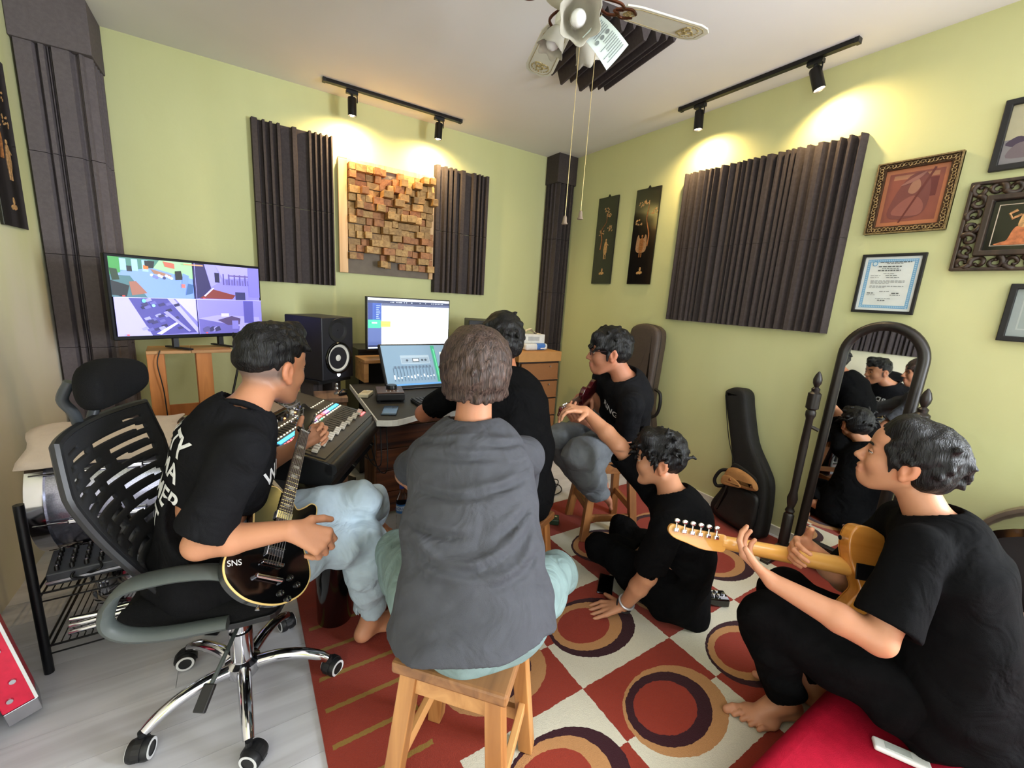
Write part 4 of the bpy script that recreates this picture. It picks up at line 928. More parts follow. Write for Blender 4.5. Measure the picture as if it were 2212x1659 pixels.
for k in range(8): a=k*math.pi/4; MB().box((.168*math.cos(a),.168*math.sin(a),.072),(.02,.016,.06),rot('Z',math.degrees(a))).build('lug',CHROME,sn,bevel=.004)
hw=thing('cymbal_stand_parts','bundle of chrome stand hardware in clear wrap on the lower rack tier','hardware',(-.42,1.86,.104))
for k in range(5): MB().tube([(-.14,-.02+.012*k,.012+.018*(k%3)),(.22,-.025+.014*k,.016+.012*((k+1)%3))],.009,10).build('rod',CHROME,hw,smooth=True)
# loose cables on the rack
rnd=random.Random(12)
pts=[(-.52+.05*math.cos(i*.8)+.002*i,1.93+.10*math.sin(i*.55),.315+.11*abs(math.sin(i*.3))*(.4)) for i in range(26)]
tag(MB().tube(smooth_open(pts,3),.004,6).build('rack_cable',CABB,smooth='full'),'tangled black cable lying on the small mixer in the rack','cable')
# black amplifier cabinet and red box at the left edge
am=thing('guitar_amplifier','black amplifier cabinet at the left edge in front of the wire rack','amplifier',(-.772,1.62,0))
MB().lohi((-.085,-.16,.012),(.085,.16,.50)).build('cabinet',SPK,am,bevel=.008); MB().lohi((.085,-.13,.05),(.092,.13,.42)).build('grille',pm('speaker_cloth',S(26,25,26),.9,bump=.4,bscale=500),am)
for y in (-.13,.13): MB().lohi((-.06,y-.02,0),(.06,y+.02,.012)).build('foot',BLACK,am)
MB().tube([(-.02,-.09,.50),(-.02,-.08,.535),(-.02,.08,.535),(-.02,.09,.50)],.008,8).build('handle',BLACK,am)
REDP=pm('red_panel',S(214,36,66),.35,var=.12,scale=30)
rb=thing('red_panel_box','red panel with silver corners standing at the left edge of the room','box',(-.625,1.66,0.02),R=rot('Y',-9)@rot('Z',20))
MB().lohi((-.035,-.05,0),(.035,.05,.045)).build('silver_end',STEEL,rb,bevel=.002); MB().lohi((-.035,-.05,.046),(.035,.05,.33)).build('red_body',REDP,rb,bevel=.003); MB().lohi((.030,-.052,.046),(.037,-.046,.33)).build('edge_strip',WHITE,rb)
for k in range(5): MB().lathe([(.009,0),(.007,.004),(0,.004)],12,(-.012+.02*(k%2),-.0505,.08+.055*k),Matrix(((1,0,0),(0,0,-1),(0,1,0))),cap=False).build('silver_stud',CHROME,rb)

# ---------------------------------------------------------------- office chair
MESH=pm('chair_mesh',S(24,25,28),.85,var=.15,scale=400,bump=.4,bscale=700); PADF=pm('chair_fabric',S(15,15,16),.9,var=.1,scale=300,bump=.3,bscale=500,spec=.15); ARM=pm('grey_armrest',S(72,78,76),.5,var=.06)
ch=thing('office_chair','black mesh office chair with headrest and chrome five star base','office chair',(-.055,1.43,0),rz=-14)
MB().lathe([(.0,.075),(.04,.075),(.05,.09),(.05,.125),(.033,.135)],28,cap=False).build('hub',CHROME,ch,smooth=True)
MB().lathe([(.033,.13),(.033,.24),(.026,.242),(.026,.358)],28,cap=False).build('gas_column',CHROME,ch,smooth=True)
WH=pm('caster_ring',S(222,222,222),.4)
for a in (-74,-2,70,142,214):
    r=math.radians(a); c,s=math.cos(r),math.sin(r)
    pts=smooth_open([(.035,.108),(.10,.118),(.17,.112),(.225,.093),(.255,.073)],6)
    lg=MB().tube([(x*c,x*s,z) for x,z in pts],[.021-.006*i/(len(pts)-1) for i in range(len(pts))],12).build('base_leg',CHROME,ch,smooth=True)
    e=Vector((.262*c,.262*s,0)); t=Vector((math.cos(r+.9),math.sin(r+.9),0)); n_=Vector((-t.y,t.x,0)); cc_=e+t*.012
    ca=MB().tube([e+Vector((0,0,.05)),e+Vector((0,0,.078))],.010,10).build('caster',BLACK,ch)
    R=frame_from(t,n_)
    MB().lathe([(.014,-.026),(.027,-.026),(.030,-.018),(.030,-.006),(.024,-.004),(.024,.004),(.030,.006),(.030,.018),(.027,.026),(.014,.026)],24,cc_+Vector((0,0,.030)),R,cap=True).build('wheel',BLACK,ca,smooth=True)
    MB().lathe([(.019,-.0275),(.026,-.0275),(.026,.0275),(.019,.0275)],24,cc_+Vector((0,0,.030)),R,cap=False).build('wheel_ring',WH,ca)
    MB().prism(arc(0,0,.034,-10,190,10),-.010,.010,Matrix((t,Vector((0,0,1)),n_)).transposed(),cc_+Vector((0,0,.030))).build('caster_hood',BLACK,ca)
MB().lohi((-.11,-.09,.355),(.13,.09,.42)).build('tilt_mechanism',BLACK,ch,bevel=.008)
lv=MB().tube([(.03,-.06,.345),(.02,-.20,.335),(.0,-.27,.30)],.006,8).build('height_lever',ARM,ch); MB().bar((.0,-.265,.305),(-.015,-.31,.265),.03,.012).build('lever_paddle',BLACK,lv,bevel=.003)
so=smooth_closed([(-.215,-.16),(-.20,-.185),(0,-.218),(.10,-.212),(.155,-.18),(.168,0),(.155,.18),(.10,.212),(0,.218),(-.20,.185),(-.215,.16),(-.22,0)],4)
MB().prism(so,.42,.437).build('seat_pan',BLACK,ch,bevel=.004)
seat=MB()
lay=[(.97,.436),(1.0,.452),(1.0,.475),(.96,.492),(.86,.502),(.6,.502),(.25,.498)]
vs_=[];nn=len(so)
for k,(sc_,z) in enumerate(lay): vs_ += [(x*sc_,y*sc_,z) for x,y in so]
fs=[(k*nn+i,k*nn+(i+1)%nn,(k+1)*nn+(i+1)%nn,(k+1)*nn+i) for k in range(len(lay)-1) for i in range(nn)]+[tuple((len(lay)-1)*nn+i for i in range(nn)),tuple(reversed(range(nn)))]
seat.add(vs_,fs).build('seat',PADF,ch,smooth='full')
for s in (-1,1):
    pts=smooth_open([(.04,.232*s,.455),(-.10,.240*s,.458),(-.18,.246*s,.482),(-.205,.248*s,.53),(-.165,.25*s,.605),(-.08,.25*s,.626),(.0,.25*s,.626),(.05,.248*s,.612),(.065,.242*s,.58)],6)
    ar=MB(); n=len(pts)
    V_=[];Fq=[]
    for i,p_ in enumerate(pts):
        a=Vector(pts[max(i-1,0)]);b=Vector(pts[min(i+1,n-1)]); t=(b-a).normalized(); yv=Vector((0,1,0)); nn_=t.cross(yv).normalized()
        w=.032 if p_[2]>.56 else .022; th=.012 if p_[2]>.56 else .016
        for k in range(10):
            q=2*math.pi*k/10; V_.append(Vector(p_)+yv*w*math.cos(q)+nn_*th*math.sin(q))
    for i in range(n-1):
        for k in range(10): Fq.append((i*10+k,i*10+(k+1)%10,(i+1)*10+(k+1)%10,(i+1)*10+k))
    Fq += [tuple(range(10)),tuple((n-1)*10+k for k in range(10))]
    ar.add(V_,Fq).build('armrest',ARM,ch,smooth=True)
# backrest: curved slotted mesh shell
def bk(u,v,off=0): # u -1..1 across, v 0..1 up
    hw=.155+.075*min(1,v*1.35) - .028*max(0,v-.72)/.28
    z=.49+.465*v; x=-.165-.145*v-.045*math.sin(math.pi*v)*.6+.055*u*u*(1-.3*v)
    return Vector((x+off,u*hw,z))
NU,NV=36,60; keep={}
mb=MB(); V_=[];
def solid(u,v):
    if abs(u)>.86 or v<.06 or v>.93: return True
    rowf=(v-.06)/.87*11; r=int(rowf); f=rowf-r
    cv=f+.28*(u*u) 
    if cv-int(cv)>.46: return True
    brk=[(-.12,.10),(-.30,-.18),(.02,.14)][r%3]
    if brk[0]<u<brk[1] or (r%2 and -.62<u<-.52): return True
    return False
idx={}
for i in range(NU+1):
    for j in range(NV+1): idx[i,j]=len(V_); V_.append(bk(-1+2*i/NU,j/NV))
Fq=[]
for i in range(NU):
    for j in range(NV):
        if solid(-1+2*(i+.5)/NU,(j+.5)/NV): Fq.append((idx[i,j],idx[i+1,j],idx[i+1,j+1],idx[i,j+1]))
bb=mb.add(V_,Fq).build('backrest',MESH,ch,smooth='full'); md=bb.modifiers.new('thickness','SOLIDIFY'); md.thickness=.010
rim=[bk(-1,j/20) for j in range(21)]+[bk(-1+2*i/16,1) for i in range(1,16)]+[bk(1,1-j/20) for j in range(21)]
MB().tube(rim,.011,8).build('back_rim',BLACK,bb,smooth=True)
MB().tube(smooth_open([(-.05,0,.405),(-.16,0,.41),(-.22,0,.45),tuple(bk(0,.12,-.02)),tuple(bk(0,.45,-.035))],6),.022,10).build('back_spine',BLACK,ch,smooth=True)
for s in (-1,1): MB().tube(smooth_open([tuple(bk(.10*s,.97,-.012)),(-.315,.045*s,.99),(-.325,.060*s,1.03),(-.305,.06*s,1.075)],6),.012,10).build('headrest_bracket',pm('bracket_grey',S(52,56,60),.4),ch,smooth=True)
hd=MB(); V_=[];n=28;m=14
for j in range(m+1):
    th=math.pi*j/m
    for i in range(n):
        a=2*math.pi*i/n
        sx=abs(math.cos(a))**.75*math.copysign(1,math.cos(a)); sz=abs(math.sin(a))**.8*math.copysign(1,math.sin(a))
        yy=-math.cos(th); rr=max(math.sin(th),0)**.55
        V_.append((-.250+.042*sx*rr-.055*(1-abs(yy)**2)*.6+.02,.125*yy-.012,1.062+.062*sz*rr))
hd.add(V_,[(j*n+i,j*n+(i+1)%n,(j+1)*n+(i+1)%n,(j+1)*n+i) for j in range(m) for i in range(n)]).build('headrest',PADF,ch,smooth='full')
# ---------------------------------------------------------------- patterned rug
class G:
    """tiny helper for maths in a shader graph"""
    def __init__(s,nt): s.nt=nt
    def m(s,op,a,b=None,c=None):
        n=N(s.nt,'ShaderNodeMath',operation=op)
        for i,v in enumerate((a,b,c)):
            if v is None: continue
            if isinstance(v,(int,float)): n.inputs[i].default_value=v
            else: s.nt.links.new(v,n.inputs[i])
        return n.outputs[0]
    def mix(s,f,a,b):
        n=N(s.nt,'ShaderNodeMix',data_type='RGBA')
        if isinstance(f,(int,float)): n.inputs[0].default_value=f
        else: s.nt.links.new(f,n.inputs[0])
        for i,v in ((6,a),(7,b)):
            if isinstance(v,tuple): n.inputs[i].default_value=(*v,1)
            else: s.nt.links.new(v,n.inputs[i])
        return n.outputs[2]
def rug_material():
    m,nt,p=_nt('patterned_rug'); g=G(nt)
    tc=N(nt,'ShaderNodeTexCoord'); sp=N(nt,'ShaderNodeSeparateXYZ')
    wn=N(nt,'ShaderNodeTexNoise'); wn.inputs['Scale'].default_value=55; nt.links.new(tc.outputs['Object'],wn.inputs['Vector'])
    wob=N(nt,'ShaderNodeVectorMath',operation='MULTIPLY_ADD'); nt.links.new(wn.outputs['Color'],wob.inputs[0]); wob.inputs[1].default_value=(.010,.010,0); nt.links.new(tc.outputs['Object'],wob.inputs[2])
    nt.links.new(wob.outputs[0],sp.inputs[0]); X,Y=sp.outputs[0],sp.outputs[1]
    cx,cy=.478,.208; u=g.m('DIVIDE',g.m('SUBTRACT',X,.477),cx); v=g.m('DIVIDE',g.m('SUBTRACT',Y,.665),cy)
    par=g.m('FLOORED_MODULO',g.m('ADD',g.m('FLOOR',u),g.m('FLOOR',v)),2.0)   # 0 / 1
    RED=S(140,50,34); WHT=S(204,198,178); TAN=S(176,128,82); PUR=S(52,18,26); OLV=S(140,120,52)
    base=g.mix(g.m('GREATER_THAN',par,.5),WHT,RED)
    # ellipses sit on every second seam
    fu=g.m('SUBTRACT',g.m('FRACT',u),.5); v2=g.m('ADD',g.m('MULTIPLY',v,.5),.5); fv=g.m('SUBTRACT',g.m('FRACT',v2),.5)
    ip=g.m('FLOORED_MODULO',g.m('ADD',g.m('FLOOR',u),g.m('FLOOR',v2)),2.0)
    def ring(r,ox,oy):
        a=g.m('DIVIDE',g.m('SUBTRACT',g.m('MULTIPLY',fu,cx),ox),.205*r); b=g.m('DIVIDE',g.m('SUBTRACT',g.m('MULTIPLY',fv,2*cy),oy),.150*r)
        return g.m('LESS_THAN',g.m('ADD',g.m('MULTIPLY',a,a),g.m('MULTIPLY',b,b)),1.0)
    c_out=g.mix(g.m('GREATER_THAN',ip,.5),PUR,TAN); c_mid=g.mix(g.m('GREATER_THAN',ip,.5),TAN,PUR)
    c=g.mix(ring(1.0,0,0),base,c_out); c=g.mix(ring(.82,-.020,.012),c,c_mid); c=g.mix(ring(.60,-.032,.018),c,RED)
    # border: red field with olive stripes
    yy=g.m('FRACT',g.m('DIVIDE',g.m('SUBTRACT',Y,1.028),.128)); st=g.m('LESS_THAN',g.m('ABSOLUTE',g.m('SUBTRACT',yy,.5)),.065)
    st=g.m('MULTIPLY',st,g.m('LESS_THAN',X,.43)); st=g.m('MULTIPLY',st,g.m('GREATER_THAN',X,.165)); st=g.m('MULTIPLY',st,g.m('LESS_THAN',Y,1.62))
    brd=g.mix(g.m('MULTIPLY',st,.75),RED,OLV)
    inside=g.m('MULTIPLY',g.m('GREATER_THAN',X,.477),g.m('MULTIPLY',g.m('LESS_THAN',X,2.389),g.m('LESS_THAN',Y,1.705)))
    c=g.mix(inside,brd,c)
    # cream patch row beyond the stripes
    pn=N(nt,'ShaderNodeTexNoise'); pn.inputs['Scale'].default_value=350; nt.links.new(tc.outputs['Object'],pn.inputs['Vector'])
    c=g.mix(g.m('MULTIPLY',g.m('SUBTRACT',pn.outputs['Fac'],.35),.55),c,g.mix(.5,c,(0,0,0)))
    nt.links.new(c,p.inputs['Base Color']); p.inputs['Roughness'].default_value=.95; p.inputs['Specular IOR Level'].default_value=.1; p.inputs['Sheen Weight'].default_value=.15
    b=N(nt,'ShaderNodeBump'); b.inputs['Strength'].default_value=.5; b.inputs['Distance'].default_value=.004; nt.links.new(pn.outputs['Fac'],b.inputs['Height']); nt.links.new(b.outputs[0],p.inputs['Normal'])
    return m
rug=tag(MB().lohi((.14,-1.2,.0005),(2.70,2.02,.010)).build('rug',rug_material(),bevel=.003),'red and cream checked rug with ringed ovals covering the floor','rug')
ZR=.0105
# ---------------------------------------------------------------- wooden stools
STL=[wood('stool_wood_%d'%i,a,b,c,axis=2,scale=.55,rough=.45,bump=.15) for i,(a,b,c) in enumerate([(S(150,96,48),S(196,142,84),S(134,82,40)),(S(110,66,32),S(158,104,56),S(92,54,26))])]
STT=[wood('stool_seat_%d'%i,a,b,axis=0,scale=.6,rough=.45,bump=.2) for i,(a,b) in enumerate([(S(104,68,40),S(158,110,66)),(S(96,58,30),S(150,98,52))])]
def stool(label,loc,rz,k,ht=.50):
    p=thing('wooden_stool',label,'stool',(loc[0],loc[1],ZR),rz=rz,group='square wooden stools')
    h=ht-ZR; t=.105; b=.150
    MB().lohi((-.142,-.142,h-.032),(.142,.142,h)).build('seat',STT[k],p,bevel=.007)
    for sx in (-1,1):
        for sy in (-1,1):
            a=Vector((sx*t,sy*t,h-.033)); c=Vector((sx*b,sy*b,.0)); w=.021
            mb=MB(); vs_=[]
            for q,z in ((c,0),(a,h-.033)): vs_ += [(q.x-w,q.y-w,z),(q.x+w,q.y-w,z),(q.x+w,q.y+w,z),(q.x-w,q.y+w,z)]
            mb.add(vs_,[(3,2,1,0),(4,5,6,7),(0,1,5,4),(1,2,6,5),(2,3,7,6),(3,0,4,7)]).build('leg',STL[k],p,bevel=.003)
    def at(z): return b+(t-b)*z/(h-.033)
    for z,hh,off in ((h-.070,.055,0),(.13,.04,0)):
        for i in range(4):
            zz=z if i%2 else z+(.05 if z<.2 else 0); r=at(zz)
            q=[((-r,-r),(r,-r)),((r,-r),(r,r)),((r,r),(-r,r)),((-r,r),(-r,-r))][i]
            MB().bar((q[0][0],q[0][1],zz),(q[1][0],q[1][1],zz),.018,hh).build('apron' if z>.2 else 'stretcher',wood_x(k),p,bevel=.002)
    return p
_wx={}
def wood_x(k):
    if k not in _wx: _wx[k]=wood('stool_rail_%d'%k,*[(S(160,106,56),S(204,152,94)),(S(112,68,34),S(160,106,58))][k],axis=0,scale=.6,rough=.45,bump=.15)
    return _wx[k]
stool('front square wooden stool under the man in the grey shirt',(.452,.815),42.2,0)
stool('brown square wooden stool under the man with glasses',(1.79,1.66),66,1)
stool('square wooden stool under the man at the desk, hidden behind the grey shirt',(.86,1.285),25,1)
# ---------------------------------------------------------------- red mattress and things around it
REDF=pm('crimson_fabric',S(152,12,38),.85,var=.08,scale=40,bump=.25,bscale=500,spec=.15)
mt=tag(MB().lohi((.92,-1.1,.011),(2.30,.372,.205)).build('mattress',REDF,bevel=.05,bseg=5,smooth=True),'crimson red mattress on the rug under the man with the pale guitar','mattress')
rm=thing('white_remote','small white remote lying on the red mattress','remote',(1.435,.165,.206),rz=-62)
MB().lohi((-.06,-.019,0),(.06,.019,.015)).build('body',WHITE,rm,bevel=.006,bseg=3); MB().lohi((-.035,-.010,.0148),(.02,.010,.016)).build('display',pm('lcd_grey',S(190,196,192),.3),rm)
cu=tag(MB().lohi((1.93,-.38,.206),(2.28,.10,.40)).build('beige_cushion',pm('beige_plush',S(206,176,156),.95,var=.08,scale=150,bump=.4,bscale=300),bevel=.04,bseg=5,smooth=True),'beige plush cushion on the mattress behind the man with the pale guitar','cushion')
bd=thing('black_drum','black bass drum lying on its shell at the right edge by the wall','drum',(2.53,.02,.0))
cz=.385
MB().lathe([(.285,-.16),(.285,.16)],48,(0,0,cz),RX,cap=False).build('shell',BLACKG,bd,smooth=True)
for s in (-1,1): MB().lathe([(.272,s*.150),(.300,s*.150),(.300,s*.205),(.272,s*.205)],48,(0,0,cz),RX,cap=False).build('hoop',pm('grey_hoop',S(120,104,92),.4) if s>0 else BLACKG,bd,smooth=True); MB().lathe([(0,s*.175),(.276,s*.173)],48,(0,0,cz),RX,cap=False).build('drum_head',BLACK,bd)
for k in range(8):
    a=k*math.pi/4+.4; c=Vector((0,.298*math.cos(a),cz+.298*math.sin(a))); MB().tube([c-Vector((.2,0,0)),c+Vector((.2,0,0))],.005,6).build('tension_rod',CHROME if k%2 else BLACKM,bd)
MB().box((-.176,.17,cz+.11),(.003,.035,.012),rot('X',35)).build('sticker',pm('tan_sticker',S(176,150,110),.6),bd)
for s in (-1,1): MB().tube([(-.05,.25*s,cz-.15),(-.08,.34*s,.011)],.009,8).build('spur',CHROME,bd)
# ---------------------------------------------------------------- soft cases leaning on the right wall
BAGF=pm('gig_bag_nylon',S(15,15,16),.7,var=.2,scale=120,bump=.25,bscale=300); BAGP=pm('gig_bag_pocket',S(24,24,24),.45,var=.25,scale=14,bump=.5,bscale=18)
LEAN=rot('Y',0)
gb=thing('gig_bag','black guitar gig bag with open front pocket leaning against the right wall','gig bag',(2.60,1.245,ZR),R=rot('Z',-8)@WALLB@rot('X',-5.5))
def soft_slab(name,out,z0,z1,mat,parent,inset=.022,n=5):
    o=smooth_closed(out,5); c=np.mean(np.array(o),0); m=len(o); V_=[];Fq=[]
    P_=np.array(o); nx=np.roll(P_,-1,0)-np.roll(P_,1,0); nn=np.stack([nx[:,1],-nx[:,0]],1); nn/=np.linalg.norm(nn,axis=1)[:,None]
    if np.sum(nn*(P_-c))<0: nn=-nn
    prof=[(-inset*2.2,z0+.0),(-inset,z0+.001),(-inset*.3,z0+inset*.4),(0,z0+inset),(0,z1-inset),(-inset*.3,z1-inset*.4),(-inset,z1-.001),(-inset*2.2,z1)]
    for d,z in prof: V_ += [tuple(P_[i]+nn[i]*d)+(z,) for i in range(m)]
    for k in range(len(prof)-1): Fq += [(k*m+i,k*m+(i+1)%m,(k+1)*m+(i+1)%m,(k+1)*m+i) for i in range(m)]
    Fq += [tuple(reversed(range(m))),tuple((len(prof)-1)*m+i for i in range(m))]
    return MB().add(V_,Fq).build(name,mat,parent,smooth='full')
soft_slab('bag_body',[(-.255,.845),(-.19,.868),(-.135,.845),(-.10,.75),(-.02,.56),(.075,.44),(.13,.36),(.155,.25),(.17,.10),(.165,.02),(.10,.0),(-.10,.0),(-.175,.03),(-.19,.09),(-.145,.20),(-.11,.33),(-.13,.44),(-.20,.62),(-.275,.80)],-.055,.055,BAGF,gb,.02)
soft_slab('front_pocket',[(-.09,.28),(.0,.275),(.115,.265),(.135,.17),(.13,.05),(.06,.025),(-.06,.03),(-.135,.06),(-.125,.12),(-.10,.2)],.045,.085,BAGP,gb,.016)
soft_slab('neck_flap',[(-.08,.40),(.06,.37),(.085,.34),(.06,.30),(-.09,.315)],.05,.066,BAGF,gb,.008)
MB().tube(smooth_open([(-.10,.34,.05),(-.155,.32,.065),(-.185,.25,.068),(-.165,.21,.062),(-.12,.23,.055)],6),.011,8).build('carry_handle',BAGF,gb,smooth='full')
MB().tube(smooth_open([(-.26,.80,.056),(-.17,.55,.057),(-.09,.40,.056)],5),.0025,6).build('zip',BLACKM,gb)
cap=thing('tan_cap','tan cloth cap tucked in the front pocket of the gig bag','cap',(2.60,1.245,ZR),R=rot('Z',-8)@WALLB@rot('X',-5.5))
TANF=pm('tan_canvas',S(164,116,68),.9,var=.12,scale=20,bump=.3,bscale=200)
soft_slab('crown',[(-.085,.365),(-.03,.385),(.05,.375),(.105,.345),(.12,.305),(.06,.285),(-.03,.275),(-.095,.272),(-.105,.31)],.075,.115,TANF,cap,.018)
soft_slab('brim',[(-.10,.31),(-.05,.325),(.01,.31),(.03,.285),(-.04,.265),(-.10,.26)],.108,.122,TANF,cap,.006)
MB().ball((-.045,.305,.121),(.010,.010,.006),12,8).build('badge',pm('copper_badge',S(150,96,60),.3,metal=.8),cap,smooth=True)
gc=thing('guitar_case','grey brown leather guitar case standing upright behind the man with glasses','guitar case',(2.625,2.21,ZR),R=WALLB@rot('X',-3))
LEA=pm('brown_leather',S(74,62,56),.45,var=.08,scale=80,bump=.25,bscale=260)
soft_slab('case_body',[(-.10,1.185),(0,1.205),(.10,1.185),(.14,1.12),(.145,.9),(.15,.6),(.20,.4),(.21,.1),(.17,.0),(-.17,.0),(-.21,.1),(-.20,.4),(-.15,.6),(-.145,.9),(-.14,1.12)],-.06,.06,LEA,gc,.022)
soft_slab('lid_seam',[(-.10,1.188),(0,1.208),(.10,1.188),(.143,1.12),(.148,.9),(.153,.6),(.203,.4),(.213,.1),(.17,-.003),(-.17,-.003),(-.213,.1),(-.203,.4),(-.153,.6),(-.148,.9),(-.143,1.12)],.012,.022,pm('case_piping',S(44,36,34),.5),gc,.002)
MB().tube(smooth_open([(.17,.72,0.02),(.225,.70,0.03),(.24,.62,0.03),(.225,.54,0.03),(.17,.50,0.02)],6),.012,8).build('handle',BLACK,gc,smooth='full')
# ---------------------------------------------------------------- pedals, phone, bottle, cables on the floor
pd=thing('effect_pedal','small black effects pedal with six silver knobs on the rug by the pale guitar','pedal',(1.80,.905,ZR),rz=-35)
MB().lohi((-.055,-.036,.004),(.055,.036,.042)).build('body',BLACKG,pd,bevel=.005)
for i in range(3):
    for j in range(2): MB().lathe([(.009,0),(.008,.012),(.005,.014),(0,.014)],14,(-.036+.022*i,-.012+.024*j,.042),cap=False).build('knob',KNP if False else CHROME,pd,smooth=True)
MB().lathe([(.008,0),(.008,.01),(0,.010)],12,(.036,.0,.042),cap=False).build('foot_switch',CHROME,pd); MB().lohi((.015,-.03,.042),(.052,-.012,.0432)).build('label_plate',pm('plate_grey',S(170,170,180),.4),pd)
gp=thing('effect_pedal','green effects pedal on the far edge of the rug beside the brown stool','pedal',(1.53,1.83,ZR),rz=-38)
MB().lohi((-.062,-.036,.004),(.062,.036,.038)).build('body',pm('dark_green_enamel',S(44,66,50),.35),gp,bevel=.005)
for i in range(3): MB().lathe([(.009,0),(.008,.012),(0,.012)],14,(-.04+.026*i,.012,.038),cap=False).build('knob',pm('knob_cream_%d'%i,S(176,160,110),.4),gp,smooth=True)
MB().lathe([(.008,0),(.008,.01),(0,.010)],12,(.042,-.008,.038),cap=False).build('foot_switch',CHROME,gp)
fp=thing('mobile_phone','black mobile phone lying on the rug beside the seated man in black','phone',(1.425,1.235,ZR),rz=40)
MB().lohi((-.075,-.036,0),(.075,.036,.009)).build('body',BLACKG,fp,bevel=.004); MB().lohi((-.07,-.033,.0088),(.07,.033,.0094)).build('screen',pm('phone_glass',S(6,6,7),.08),fp)
PET=glass('clear_plastic',(.93,.97,1.0),.03,1.2); WAT=glass('water',(.95,.98,1.0),.0,1.2)
bt=thing('water_bottle','clear plastic water bottle with blue label standing on the floor under the desk','bottle',(.70,2.11,.0005))
MB().lathe([(.0,.0),(.026,.0),(.031,.006),(.031,.05),(.028,.06),(.031,.07),(.031,.12),(.029,.13),(.031,.14),(.031,.20),(.027,.225),(.016,.255),(.0125,.265),(.0125,.285)],28,cap=False).build('bottle_body',PET,bt,smooth=True)
lb=MB().lathe([(.0318,.145),(.0318,.198)],28,cap=False).build('label_band',pm('blue_label',S(60,120,190),.35),bt,smooth=True)
MB().lathe([(.0319,.160),(.0319,.188)],28,cap=False).build('label_white',pm('label_pale',S(190,214,234),.35),lb,smooth=True)
text('label_text','AQUA',.020,pm('label_ink',S(24,60,140),.4),lb,(-.019,-.0265,.174),rot('Z',-36)@rot('X',90))
MB().lathe([(.0145,.283),(.0145,.302),(.012,.305),(0,.305)],20,cap=False).build('cap',pm('blue_cap',S(40,60,140),.4),bt,smooth=True)
ps=thing('power_strip','white power strip lying on the floor beneath the crossed leg','power strip',(.33,2.06,.012),rz=-8)
MB().lohi((-.09,-.028,0),(.09,.028,.035)).build('body',WHITE,ps,bevel=.004)
for i in range(3): MB().lathe([(.016,0),(.016,.002),(0,.002)],16,(-.055+.055*i,0,.035),cap=False).build('socket',pm('socket_grey_%d'%i,S(190,190,190),.5),ps)
def cable(label,pts,r=.004,n=5): return tag(MB().tube(smooth_open(pts,n),r,6).build('floor_cable',CABB,smooth='full'),label,'cable')
rnd=random.Random(31)
for k,(lab,cx_,cy_) in enumerate((('loose black cable curled on the pale floor left of the brown stool',1.60,2.12),('black cable loops on the pale floor behind the brown stool',1.80,2.20),('black cable trailing over the far rug edge near the green pedal',1.46,2.02))):
    pts=[(cx_+.12*math.cos(i*1.05+k)*(1+.3*math.sin(i*.7)),cy_+.085*math.sin(i*1.05+k)+.012*i-.05,(.0148 if cy_<2.2 else .006)+.0075*(i%3)) for i in range(15)]
    cable(lab,pts,.0042,6)
cable('black cable running from under the console onto the rug near the bare foot',[(.20,2.10,.006),(.32,2.08,.055),(.42,2.06,.016),(.40,1.93,.0152),(.36,1.80,.0152),(.42,1.70,.0152),(.46,1.60,.0152)],.0042)
for k in range(3):
    tag(MB().tube(smooth_open([(.44+.035*k,2.05,.62),(.50+.035*k,2.12,.50-.04*k),(.58+.035*k,2.22,.44-.04*k),(.60+.035*k,2.31,.60)],6),.0035,6).build('hanging_cable',CABB,smooth='full'),['upper','middle','lower'][k]+' of the three thin black cables hanging under the console','cable')
